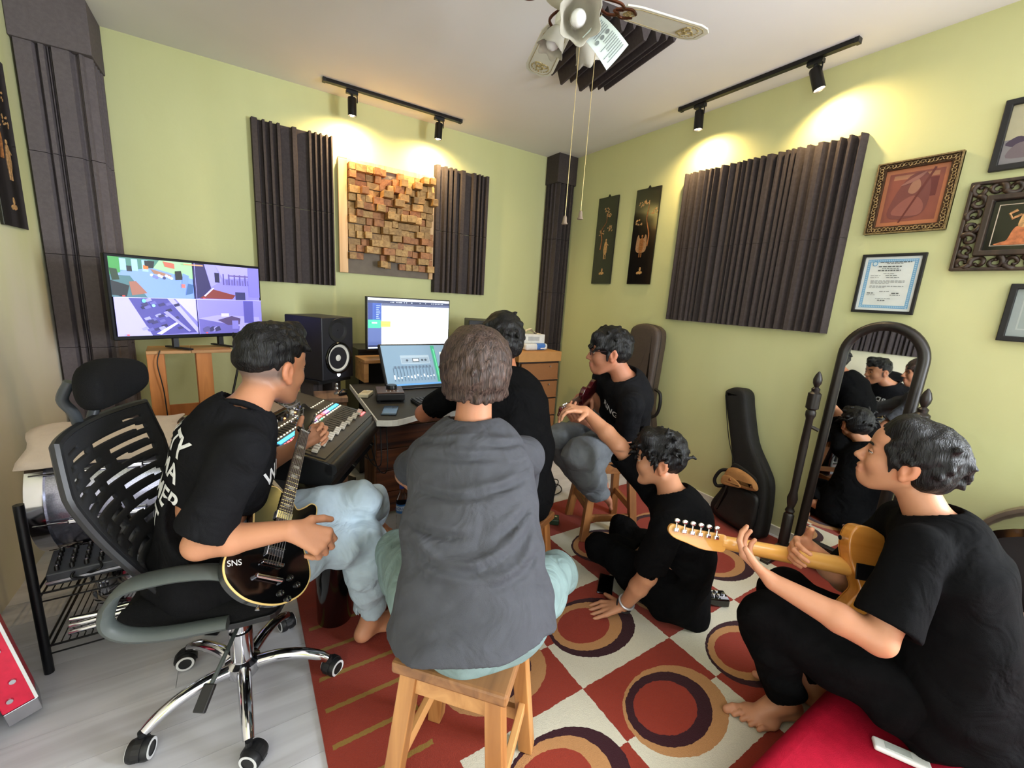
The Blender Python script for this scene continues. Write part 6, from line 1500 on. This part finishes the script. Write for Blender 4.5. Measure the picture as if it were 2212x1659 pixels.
# ---- man in the grey shirt on the front stool
p=Person('person in a grey t-shirt and pale jeans seen from behind on the front stool',dict(head=(0.561,1.053,1.135), neck=(0.548,1.035,0.940), shL=(0.462,1.150,0.858), shR=(0.715,1.000,0.868), elL=(0.475,1.385,0.70), wrL=(0.56,1.225,0.63), elR=(0.775,1.145,0.635), wrR=(0.61,1.20,0.63), pel=(0.445,0.795,0.602), hipL=(0.367,0.838,0.585), hipR=(0.525,0.745,0.585), knL=(0.395,1.235,0.50), knR=(0.845,0.945,0.46), anL=(0.50,1.30,0.12), anR=(0.62,1.13,0.12)),(.45,.89),tilt=-6,hb=.045,skin=S(182,126,96),width=1.0)
A=p.A
p.body(.006,[lambda F:hand(F,p.J['wrL'],(.5,-.3,-.3),(0,0,-1),False,(25,25,15)),lambda F:hand(F,p.J['wrR'],(-.6,.1,-.2),(0,0,-1),True,(25,25,15))],[lambda F:foot(F,p.J['anL'],(.5,.8,-.2)),lambda F:foot(F,p.J['anR'],(.3,.9,-.2))])
FOLD2=((.15,.15,-.04,.06,.03,.007),(.14,.11,.02,.04,.02,.005),(.15,.19,.0,.14,.015,.006),(-.15,.17,-.02,.07,.02,.006),(-.16,.11,-.04,.03,.02,.007),(.13,.26,-.05,.225,.015,.005),(-.14,.28,.0,.235,.015,.005),(.12,.345,-.08,.325,.012,.004),(-.15,.22,-.05,.13,.012,.005),(.15,.40,.03,.375,.010,.004),(-.14,.385,-.03,.36,.010,.004),(.06,.09,-.06,.075,.012,.004))
def crease(per,lines):
    def fn(P):
        rel=P-per.J['pel']; u=rel@per.lf; v=rel@per.up; bk=np.clip(-(rel@per.fr)/.05,0,1); out=np.zeros(len(P))
        for u0,v0,u1,v1,sag,am in lines:
            du=u1-u0; dv=v1-v0; L2=du*du+dv*dv; t=np.clip(((u-u0)*du+(v-v0)*dv)/L2,0,1); cu=u0+du*t; cv=v0+dv*t-sag*np.sin(np.pi*t)
            d=(v-cv); e=np.maximum(np.abs(u-cu)-.004,0); w=np.sin(np.pi*np.clip(t,.02,.98))**.6*np.exp(-(e/.01)**2)
            out+=2.1*am*w*(np.exp(-(d/.008)**2)-.9*np.exp(-((d-.017)/.010)**2)-.4*np.exp(-((d+.018)/.010)**2))
        return out*bk
    return fn
folds2=lambda F: F.ripple(crease(p,FOLD2))
def ex2(F):
    J=p.J
    F.cone(J['pel']-p.up*.02-p.fr*.01,J['pel']-p.up*.10-p.fr*.015,.160,.166,.05,(p.fr,.74))
p.shirt(GREYT,e=.020,hem=.115,loose=.012,sl=.66,sleeve=.066,seed=4,amp=.0042,extra=ex2,folds=folds2,hemplane=(p.J['pel']-p.up*.045,(-.10,-.20,-1)))
p.pants(DENT,e=.010,e2=.026,seed=8,amp=.003)
def h2(F,H,A):
    F.ell(H(-.020,0,.036),(.112,.099,.098),A,.01)
    F.ell(H(-.048,0,-.015),(.082,.090,.062),A,.03)
    for i in range(30):
        a=math.radians(-80+160*i/29); y=.090*math.sin(a); x=-.022-.090*math.cos(a)
        F.cone(H(x*.95,y,.02),H(x*.90-.004,y*.96,-.050-.020*math.cos(a)+.006*math.sin(i*2.7)),.012,.007,.008)
    F.cone(H(.10,-.06,-.03),H(.10,.06,-.03),.06,.06,.01,sub=True)
    for s in (-1,1): F.ell(H(.035,.085*s,-.055),(.050,.03,.055),A,.008,sub=True)
    locks(F,H,A,7,70,lambda rn:scalp_pt(rn,.01),.035,.0065,.05,(-.35,0,-.9),.006)
p.hair(HAIRB,h2)
# ---- man at the desk
p=Person('person in a black t-shirt facing the monitors behind the grey shirt',dict(head=(0.944,1.548,1.160), neck=(0.902,1.43,1.022), shL=(0.742,1.506,0.965), shR=(1.050,1.471,0.955), elL=(0.672,1.735,0.815), wrL=(0.86,1.90,0.790), elR=(1.150,1.55,0.70), wrR=(1.10,1.80,0.785), pel=(0.855,1.275,0.600), hipL=(0.775,1.328,0.578), hipR=(0.935,1.252,0.578), knL=(0.911,1.719,0.50), knR=(1.112,1.631,0.50), anL=(0.917,1.75,0.090), anR=(1.14,1.70,0.090)),(.30,.95),tilt=-2,hb=.035,skin=S(168,108,78))
p.body(.006,[lambda F:hand(F,p.J['wrL'],(.5,.8,0),(0,0,-1),False,(15,15,10)),lambda F:hand(F,p.J['wrR'],(-.1,.95,0),(0,0,-1),True,(15,15,10))],[lambda F:foot(F,p.J['anL'],(.2,.9,0)),lambda F:foot(F,p.J['anR'],(.3,.9,0))])
sh=p.shirt(BLKT,seed=14,sl=.72,sleeve=.060,hem=.05,loose=.0)
p.pants(BLKP,seed=18)
def h3(F,H,A):
    F.ell(H(-.018,0,.038),(.106,.088,.094),A,.01); F.ell(H(-.055,0,-.015),(.066,.076,.055),A,.03)
    F.cone(H(.10,-.06,-.03),H(.10,.06,-.03),.058,.058,.01,sub=True)
    for s in (-1,1): F.ell(H(.030,.085*s,-.050),(.045,.03,.050),A,.008,sub=True)
    locks(F,H,A,17,90,lambda rn:scalp_pt(rn,-.02),.022,.010,.0,(-.3,0,-.7),.012)
p.hair(HAIRK,h3)
bk=(p.J['shR']*.62+p.J['neck']*.38)-p.up*.03
decal('back_print',[smooth_closed([(-.03,-.012),(-.028,.010),(0,.016),(.03,.012),(.034,-.004),(.055,-.006),(.02,-.016)],4),[(-.02,-.018),(.03,-.020),(.02,-.026),(-.015,-.024)]],pm('red_print',S(170,52,50),.7),sh,p.t,bk,(.84,-.54,0),(0,0,1))
# ---- left guitarist in the office chair
p=Person('person in black printed t-shirt and light jeans with black guitar in the office chair',dict(head=(0.076,1.462,1.095), neck=(-0.010,1.345,0.980), shL=(-0.050,1.490,0.895), shR=(-0.012,1.185,0.938), elL=(0.0,1.650,0.690), wrL=(0.140,1.555,0.795), elR=(-0.118,1.212,0.690), wrR=(0.078,1.120,0.727), pel=(-0.099,1.425,0.555), hipL=(-0.078,1.514,0.535), hipR=(-0.084,1.336,0.535), knL=(0.331,1.452,0.602), knR=(0.329,1.392,0.478), anL=(0.452,1.735,0.345), anR=(0.361,1.452,0.092)),(.80,.60),tilt=-8,hb=.03,skin=S(188,132,100))
p.body(.0045,[lambda F:hand(F,p.J['wrL'],(.75,.05,.45),(.15,-.9,.1),False,[(50,60,35),(55,60,35),(60,60,35),(60,60,35)],thumb=(10,10,10),s=.92),
   lambda F:hand(F,p.J['wrR'],(.80,-.30,-.42),(.35,.35,-.80),True,[(55,60,30),(60,65,30),(65,65,30),(65,65,30)],thumb=(35,25,10))],
   [lambda F:foot(F,p.J['anL'],(.6,.6,-.3)),lambda F:foot(F,p.J['anR'],(.93,.36,-.05),inner=1)],
   fade=lambda x,y,z: np.clip(1.15-np.abs(z+.014)/.040,0,1)*(x<.012)*.9)
p.face(); sh=p.shirt(BLKT2,seed=24,sl=.80,sleeve=.068,e=.016,hem=.09,amp=.0045,extra=lambda F:(F.cone(p.J['hipR'],lerp(p.J['hipR'],p.J['knR'],.10),.116,.112,.03),F.cone(p.J['hipL'],lerp(p.J['hipL'],p.J['knL'],.08),.112,.11,.03)))
p.pants(DENL,e=.012,e2=.022,seed=28,amp=.005,t1=.86)
def h1(F,H,A):
    F.ell(H(-.010,0,.066),(.104,.080,.058),A,.01); F.ell(H(-.024,0,.030),(.096,.0765,.074),A,.012)
    F.cone(H(.085,-.05,-.010),H(.085,.05,-.010),.050,.050,.008,sub=True)
    F.plane(H(0,0,.000),-(A[2]*1.0-A[0]*.22),.012)
    F.cone(H(-.06,0,.100),H(.07,0,.112),.030,.034,.03)
    locks(F,H,A,27,90,lambda rn:scalp_pt(rn,.060),.020,.0085,.25,(.5,0,.0),.010)
p.hair(HAIRK,h1)
# back print: large distressed white lettering running down the back
bc=lerp(p.J['neck'],p.J['pel'],.42)-p.fr*.10
for k,(txt,sz,dz) in enumerate((('QLTY',.075,.115),('JLIMA',.070,.045),('HOMER',.070,-.025),('FEST',.075,-.095))):
    decal('back_print',txt,WINK,sh,p.t,bc+p.up*dz,-p.lf,p.up,sz)
fc=lerp(p.J['neck'],p.J['pel'],.30)+p.fr*.10
decal('chest_print','WARDAU',WINK,sh,p.t,fc,p.lf,p.up,.060)
# ---- man with glasses on the brown stool
p=Person('person with glasses in a dark t-shirt and grey jeans playing guitar on the brown stool',dict(head=(1.586,1.538,1.108), neck=(1.650,1.450,0.965), shL=(1.565,1.330,0.885), shR=(1.655,1.625,0.945), elL=(1.640,1.420,0.645), wrL=(1.420,1.470,0.775), elR=(1.775,1.685,0.72), wrR=(1.585,1.645,0.870), pel=(1.803,1.670,0.602), hipL=(1.782,1.583,0.582), hipR=(1.808,1.758,0.582), knL=(1.373,1.475,0.606), knR=(1.398,1.660,0.630), anL=(1.665,1.575,0.30), anR=(1.69,1.70,0.30)),(-.76,.65),tilt=-4,hb=.04,skin=S(172,116,90),width=.98)
p.body(.005,[lambda F:hand(F,p.J['wrL'],(-.9,-.05,.25),(-.1,.4,.8),False,[(40,50,30)]*4,thumb=(20,20,10)),lambda F:hand(F,p.J['wrR'],(-.75,-.2,-.3),(-.5,.3,-.7),True,[(45,50,30)]*4,thumb=(20,20,10))],[lambda F:foot(F,p.J['anL'],(.35,.1,-.9),(-.8,0,-.3),s=.9),lambda F:foot(F,p.J['anR'],(.35,.1,-.9),(-.8,0,-.3),s=.9)])
p.face(); sh=p.shirt(BLKT2,seed=34,sl=.74,sleeve=.064,hem=.08)
p.pants(DENG,e=.018,e2=.040,seed=38,t1=.96,amp=.005)
def h4(F,H,A):
    F.ell(H(-.016,0,.042),(.106,.088,.090),A,.01); F.ell(H(-.048,0,.0),(.066,.077,.062),A,.03); F.cone(H(.045,-.045,.075),H(.060,.045,.075),.034,.034,.02)
    F.cone(H(.105,-.06,-.005),H(.105,.06,-.005),.055,.055,.008,sub=True)
    for s in (-1,1): F.ell(H(.040,.085*s,-.045),(.052,.03,.045),A,.008,sub=True); F.cone(H(.012,.079*s,.0),H(.014,.078*s,-.036),.008,.004,.005)
    locks(F,H,A,37,70,lambda rn:scalp_pt(rn,.03),.030,.009,.10,(.4,.1,-.5),.010)
p.hair(HAIRK,h4)
H=head_pts(p.C,p.A); GLF=pm('glasses_frame',S(40,26,34),.3); mb=MB()
for s in (-1,1):
    c=[(.094,.031*s+.021*math.cos(q),.004+.017*math.sin(q)) for q in [2*math.pi*i/20 for i in range(20)]]
    mb.tube([Vector(H(*q)-p.org) for q in c],.0022,6,closed=True)
    mb.tube([Vector(H(*q)-p.org) for q in [(.092,.052*s,.008),(.05,.070*s,.010),(-.005,.080*s,.008),(-.02,.080*s,-.005)]],.002,6)
mb.tube([Vector(H(*q)-p.org) for q in [(.095,-.010,.008),(.099,0,.010),(.095,.010,.008)]],.002,6)
gf=mb.build('glasses_frame',GLF,p.t,smooth='full')
mb=MB()
for s in (-1,1): mb.add([Vector(H(.094,.031*s+.020*math.cos(q),.004+.016*math.sin(q))-p.org) for q in [2*math.pi*i/20 for i in range(20)]],[tuple(range(20))])
mb.build('lenses',glass('lens_glass',(.95,.97,1),.0,1.05),gf)
fc=lerp(p.J['neck'],p.J['pel'],.30)+p.fr*.10+p.lf*.05
decal('chest_print','RING',WINK,sh,p.t,fc,p.lf,p.up,.05)
# ---- man sitting on the rug, leaning on one hand
p=Person('person in black sitting on the rug leaning on one hand with wrist bands',dict(head=(1.500,1.100,0.702), neck=(1.482,0.978,0.572), shL=(1.325,0.890,0.528), shR=(1.550,1.125,0.515), elL=(1.345,0.955,0.270), wrL=(1.352,1.058,0.052), elR=(1.400,1.235,0.730), wrR=(1.355,1.425,0.845), pel=(1.595,1.000,0.128), hipL=(1.523,0.945,0.118), hipR=(1.657,1.063,0.118), knL=(1.440,1.315,0.165), knR=(1.71,1.42,0.140), anL=(1.78,1.20,0.070), anR=(1.62,1.23,0.075)),(-.70,.71),tilt=-3,hb=.045,skin=S(188,134,102))
p.body(.0045,[lambda F:hand(F,p.J['wrL'],(-.80,.55,-.24),(0,0,-1),False,(12,4,4),spread=1.35,thumb=(5,5,5),thumb_out=.9),lambda F:hand(F,p.J['wrR'],(-.80,.05,.20),(-.2,.2,-.9),True,[(20,45,30),(35,45,30),(45,45,30),(50,45,30)],thumb=(30,20,10))],[lambda F:foot(F,p.J['anL'],(.5,.6,0)),lambda F:foot(F,p.J['anR'],(.3,.8,0))])
def ex5(F):
    J=p.J; F.cone(J['pel']-p.fr*.02,J['pel']-p.up*.03-p.fr*.04,.152,.152,.05,(p.fr,.8))
p.face(); sh=p.shirt(BLKT,seed=44,sl=.86,sleeve=.068,e=.016,hem=.02,loose=.0,extra=ex5,hemplane=((0,0,.022),(0,0,-1)))
p.pants(BLKP,e=.012,e2=.020,seed=48)
def h5(F,H,A):
    F.ell(H(-.018,0,.048),(.106,.086,.090),A,.01); F.ell(H(-.055,0,.0),(.062,.074,.060),A,.03); F.cone(H(.040,-.04,.095),H(.050,.04,.10),.034,.034,.025)
    F.cone(H(.112,-.06,-.005),H(.112,.06,-.005),.056,.056,.008,sub=True)
    for s in (-1,1): F.ell(H(.040,.085*s,-.048),(.054,.03,.045),A,.008,sub=True); F.cone(H(.014,.078*s,.0),H(.018,.076*s,-.040),.008,.003,.005)
    locks(F,H,A,47,110,lambda rn:scalp_pt(rn,.02),.036,.009,.28,(.35,.0,-.25),.008)
    for i in range(9): F.cone(H(.06,-.035+.009*i,.085),H(.098+.006*math.sin(i*2),-.040+.010*i,.055+.01*math.cos(i*1.7)),.010,.003,.006)
p.hair(HAIRK,h5)
d=nrm(p.J['wrL']-p.J['elL'])
for k,(o,m,r,tl) in enumerate(((-.035,pm('silver_band',S(196,196,200),.3,metal=.6),.0055,(0,0,0)),(-.010,BLACK,.0035,(.3,.2,0)))):
    a=nrm(d+np.array(tl)); u1=nrm(np.cross(a,(0,0,1))); u2=np.cross(a,u1); c=p.J['wrL']+d*o
    MB().tube([Vector(c+(u1*math.cos(q)+u2*math.sin(q))*.0325-p.org) for q in [2*math.pi*i/24 for i in range(24)]],r,8,closed=True).build('wrist_band',m,p.t,smooth='full')
# ---- right guitarist on the mattress
sc_=lambda q,t=.955: tuple(np.array([0,0,1.35])+(np.array(q)-np.array([0,0,1.35]))*t)
J6=dict(head=sc_((1.728,0.371,0.930)), neck=sc_((1.730,0.274,0.765)), shL=sc_((1.565,0.262,0.735)), shR=sc_((1.865,0.372,0.69)), elL=(1.345,0.250,0.545), wrL=(1.262,0.478,0.590), elR=(1.700,0.44,0.47), wrR=(1.560,0.520,0.600), pel=(1.640,0.165,0.320), hipL=(1.545,0.160,0.300), hipR=(1.700,0.225,0.295), knL=(1.330,0.508,0.435), knR=(1.56,0.56,0.40), anL=(1.475,0.455,0.090), anR=(1.62,0.43,0.085))
p=Person('person in black with a pale guitar sitting on the red mattress at the right',J6,(-.20,.98),tilt=8,hb=.035,skin=S(194,138,106),width=1.05)
p.body(.0036,[lambda F:hand(F,p.J['wrL'],(.10,.80,.22),(.45,.1,.75),False,[(35,30,25),(30,35,25),(30,35,25),(30,35,25)],thumb=(25,15,10),spread=1.25),
   lambda F:hand(F,p.J['wrR'],(-.85,.05,.15),(.2,-.9,-.2),True,[(30,35,25)]*4,thumb=(20,15,10))],[lambda F:foot(F,p.J['anL'],(-.91,.40,-.05),inner=-1,s=1.1),lambda F:foot(F,p.J['anR'],(-.2,.9,0))])
def ex6(F):
    J=p.J; F.cone(J['pel'],J['pel']-p.up*.03-p.fr*.04,.175,.185,.05,(p.fr,.8))
p.face(); sh=p.shirt(BLKT,seed=54,sl=.84,sleeve=.072,e=.018,hem=.07,loose=.02,extra=ex6,h=.006)
p.pants(BLKP,e=.016,e2=.026,seed=58,t1=.86)
def h6(F,H,A):
    F.ell(H(-.018,0,.044),(.106,.087,.090),A,.01); F.ell(H(-.052,0,-.012),(.066,.077,.064),A,.03); F.cone(H(.025,-.04,.100),H(.025,.04,.100),.032,.032,.025)
    F.cone(H(.118,-.07,.02),H(.118,.07,.02),.070,.070,.008,sub=True)
    for s in (-1,1): F.ell(H(.034,.085*s,-.050),(.047,.03,.048),A,.008,sub=True); F.cone(H(.022,.077*s,.01),H(.024,.076*s,-.030),.008,.003,.005)
    locks(F,H,A,57,110,lambda rn:scalp_pt(rn,.0,.05),.022,.010,.0,(-.5,0,-.8),.012)
p.hair(HAIRK,h6,h=.003)
decal('sleeve_print',[el(0,0,.016,.020,16)],WINK,sh,p.t,p.chest+p.fr*.11+p.lf*.10,p.lf,p.up,.05)
# ---------------------------------------------------------------- guitars
def guitar(name,label,o,X,Y,Z,s,outline,top,side,neckm,fret,head,opts):
    g=bpy.data.objects.new(name,None); COL.objects.link(g); tag(g,label,'guitar',opts.get('group'))
    X=Vector(X).normalized(); Z=(Vector(Z)-X*Vector(Z).dot(X)).normalized(); Y=Z.cross(X)
    M_=Matrix((X,Y,Z)).transposed().to_4x4(); M_.translation=Vector(o); g.matrix_world=M_@Matrix.Scale(s,4)
    ol=smooth_closed(outline,6); T=.046
    b=MB().prism(ol,-T,-.002).build('body',side,g,bevel=.006,bseg=3,smooth=True)
    MB().prism([(x*.995+.001,y*.99) for x,y in ol],-.002,.0).build('top_plate',top,b)
    if opts.get('binding'): MB().tube([(x,y,-.003) for x,y in ol],.0042,6,closed=True).build('binding',opts['binding'],b,smooth='full')
    # neck
    n0,n1=.36,.775; w0,w1=.029,.0215
    V_=[];Fq=[]; seg=9
    for i,x in enumerate((n0-.03,n0+.02,n0+.06,.5,.65,n1-.01,n1+.01)):
        t=(x-n0)/(n1-n0); w=w0+(w1-w0)*min(max(t,0),1); dp=(.040 if i<2 else .030 if i==2 else .022-.003*t)
        for k in range(seg):
            a=math.pi*k/(seg-1); V_.append((x,w*math.cos(a),.004-dp*math.sin(a)))
    for i in range(6): Fq += [(i*seg+k,i*seg+k+1,(i+1)*seg+k+1,(i+1)*seg+k) for k in range(seg-1)]+[(i*seg+seg-1,i*seg,(i+1)*seg,(i+1)*seg+seg-1)]
    Fq += [tuple(range(seg)),tuple(6*seg+k for k in range(seg))]
    nk=MB().add(V_,Fq).build('neck',neckm,g,smooth=True)
    MB().add([(n0-.06,-w0,.004),(n1,-w1,.004),(n1,w1,.004),(n0-.06,w0,.004),(n0-.06,-w0,.010),(n1,-w1,.010),(n1,w1,.010),(n0-.06,w0,.010)],[(0,1,2,3),(7,6,5,4),(0,4,5,1),(1,5,6,2),(2,6,7,3),(3,7,4,0)]).build('fretboard',fret,nk)
    br=.13; sc=n1-br
    for k in range(1,21):
        x=n1-sc*(1-2**(-k/12))
        if x<n0-.05: break
        w=w1+(w0-w1)*(n1-x)/(n1-n0); MB().box((x,0,.0108),(.0022,2*w,.0018)).build('fret',CHROME,nk)
        if k in (3,5,7,9,12,15,17): MB().box((x+.012,0,.0103),(.012,.026,.0008)).build('inlay',pm('pearl_inlay',S(200,196,186),.3) if 'pearl_inlay' not in bpy.data.materials else bpy.data.materials['pearl_inlay'],nk)
    MB().box((n1+.002,0,.011),(.005,2*w1,.006)).build('nut',WHITE,nk)
    hs=MB().prism(smooth_closed(head,4),-.012,.002).build('headstock',opts.get('headmat',neckm),g,bevel=.002)
    for i,(x,y) in enumerate(opts['pegs']):
        sy=1 if y>0 else -1
        pg=MB().tube([(x,y,-.014),(x,y,.012)],.0042,8).build('tuning_post',CHROME,hs)
        MB().box((x,y,-.019),(.015,.013,.012)).build('tuner_housing',CHROME,hs,bevel=.003)
        MB().tube([(x,y,-.019),(x,y+sy*.022,-.019)],.003,6).build('tuner_shaft',CHROME,hs); MB().ball((x,y+sy*.030,-.019),(.010,.008,.005),10,8).build('tuner_button',opts.get('button',CHROME),hs,smooth=True)
    mb=MB()
    for k in range(6):
        y0=-.026+.0104*k; y1=-.017+.0068*k; px,py=opts['pegs'][k]
        mb.tube([(br,y0,.020),(n1,y1,.0155),(px,py,.010)],.0011,5)
    mb.build('strings',STEEL,g)
    for x,y,w,h in opts['pickups']: 
        pk=MB().box((x,y,.006),(.036,.070,.014)).build('pickup',opts.get('pickmat',CHROME),g,bevel=.003)
        for k in range(6): MB().lathe([(.0025,0),(.0025,.0015)],8,(x+.007,y-.026+.0104*k,.013)).build('pole_piece',STEEL,pk)
    MB().box((br+.01,0,.010),(.014,.085,.016)).build('bridge',CHROME,g,bevel=.003)
    if opts.get('tail'): 
        MB().tube([(.085,-.048,.012),(.085,.048,.012)],.0085,10).build('tailpiece',CHROME,g,smooth=True)
        for sy in (-1,1): MB().lathe([(.009,0),(.009,.016),(0,.016)],12,(.085,.048*sy,0),cap=False).build('tail_stud',CHROME,g)
    for x,y in opts['knobs']: 
        kb=MB().lathe([(.0125,.0),(.0115,.010),(.008,.014),(0,.014)],18,(x,y,0),cap=False).build('control_knob',opts.get('knobmat',BLACKG),g,smooth=True); MB().lathe([(.006,.0142),(0,.0148)],12,(x,y,0),cap=False).build('knob_cap',CHROME,kb)
    for x,y,dx,dy in opts.get('strap',[]): MB().tube([(x,y,-.022),(x+dx*.016,y+dy*.016,-.022)],[.005,.008],10).build('strap_button',CHROME,g,smooth=True)
    return g
LP=[(0,0),(.012,.075),(.055,.140),(.115,.166),(.180,.152),(.232,.118),(.272,.106),(.330,.120),(.385,.135),(.430,.115),(.452,.065),(.440,.030),(.405,-.030),(.385,-.055),(.405,-.085),(.432,-.112),(.425,-.138),(.380,-.143),(.320,-.124),(.268,-.107),(.225,-.118),(.175,-.152),(.115,-.166),(.055,-.140),(.012,-.075)]
HLP=[(.775,-.022),(.80,-.034),(.86,-.040),(.925,-.046),(.945,-.030),(.935,0),(.945,.030),(.925,.046),(.86,.040),(.80,.034),(.775,.022)]
pegs3=[(.905,-.036),(.865,-.034),(.825,-.031),(.825,.031),(.865,.034),(.905,.036)]
ROSE=wood('rosewood',S(58,44,38),S(104,92,82),axis=0,scale=.6,rough=.45,bump=.1); NKD=pm('dark_neck',S(46,28,20),.35,coat=.3)
IVB=pm('cream_binding',S(222,190,120),.4,var=.04)
g1=guitar('electric_guitar','glossy black electric guitar with cream binding held by the man in the office chair',(.006,1.103,.549),(.284,.785,.55),None,(.505,-.61,.61),.707,LP,pm('black_top',S(5,5,6),.10,coat=.8,var=.05),pm('black_side',S(34,36,36),.22,coat=.5),NKD,ROSE,HLP,dict(binding=IVB,pegs=pegs3,pickups=[(.185,0,0,0),(.335,0,0,0)],tail=True,knobs=[(.105,-.085),(.085,-.118),(.045,-.060),(.030,-.092)],headmat=BLACKG,strap=[(0,0,-1,0)]))
text('body_letters','SNS',.030,WHITE,g1,(.115,.132,.0006),rot('Z',-70),ext=.0004)
TLO=[(0,0),(.010,.085),(.055,.145),(.115,.160),(.175,.142),(.225,.118),(.275,.118),(.330,.140),(.378,.138),(.400,.095),(.395,.035),(.365,-.030),(.355,-.060),(.378,-.092),(.395,-.120),(.375,-.146),(.320,-.140),(.265,-.116),(.225,-.116),(.175,-.140),(.115,-.160),(.055,-.145),(.010,-.085)]
HTL=[(.775,-.022),(.80,-.030),(.85,-.032),(.90,-.022),(.945,-.012),(.965,.006),(.960,.026),(.94,.030),(.90,.026),(.85,.026),(.80,.026),(.775,.022)]
pegs6=[(.945-.0265*i,.014) for i in range(6)][::-1]
MAPLE=wood('amber_maple',S(206,146,66),S(226,170,88),axis=0,scale=.5,rough=.28,bump=.03,coat=.5); HONEY=wood('honey_body',S(172,108,40),S(206,140,62),axis=0,scale=.5,rough=.22,bump=.03,coat=.6)
g2=guitar('electric_guitar','amber maple electric guitar seen from behind in the hands of the man on the mattress',(1.927,.216,.512),(-.817,.562,.125),None,(.504,.803,-.318),1.0,TLO,HONEY,HONEY,MAPLE,MAPLE,HTL,dict(pegs=pegs6,pickups=[(.16,0,0,0),(.31,0,0,0)],knobs=[(.10,-.11),(.15,-.11)],knobmat=CHROME,strap=[(0,0,-1,0),(.398,.09,1,0)]))
MB().box((.345,0,-.049),(.062,.050,.004)).build('neck_plate',BLACKM,g2,bevel=.003)
RDG=pm('dark_red_gloss',S(60,14,18),.15,coat=.7)
g3=guitar('electric_guitar','dark red guitar held against the chest of the man with glasses',(1.612,1.655,.875),(-.880,-.47,-.045),None,(-.47,.86,.16),.50,LP,RDG,RDG,NKD,ROSE,HLP,dict(pegs=pegs3,pickups=[(.185,0,0,0)],knobs=[(.10,-.09)],headmat=RDG,button=WHITE))
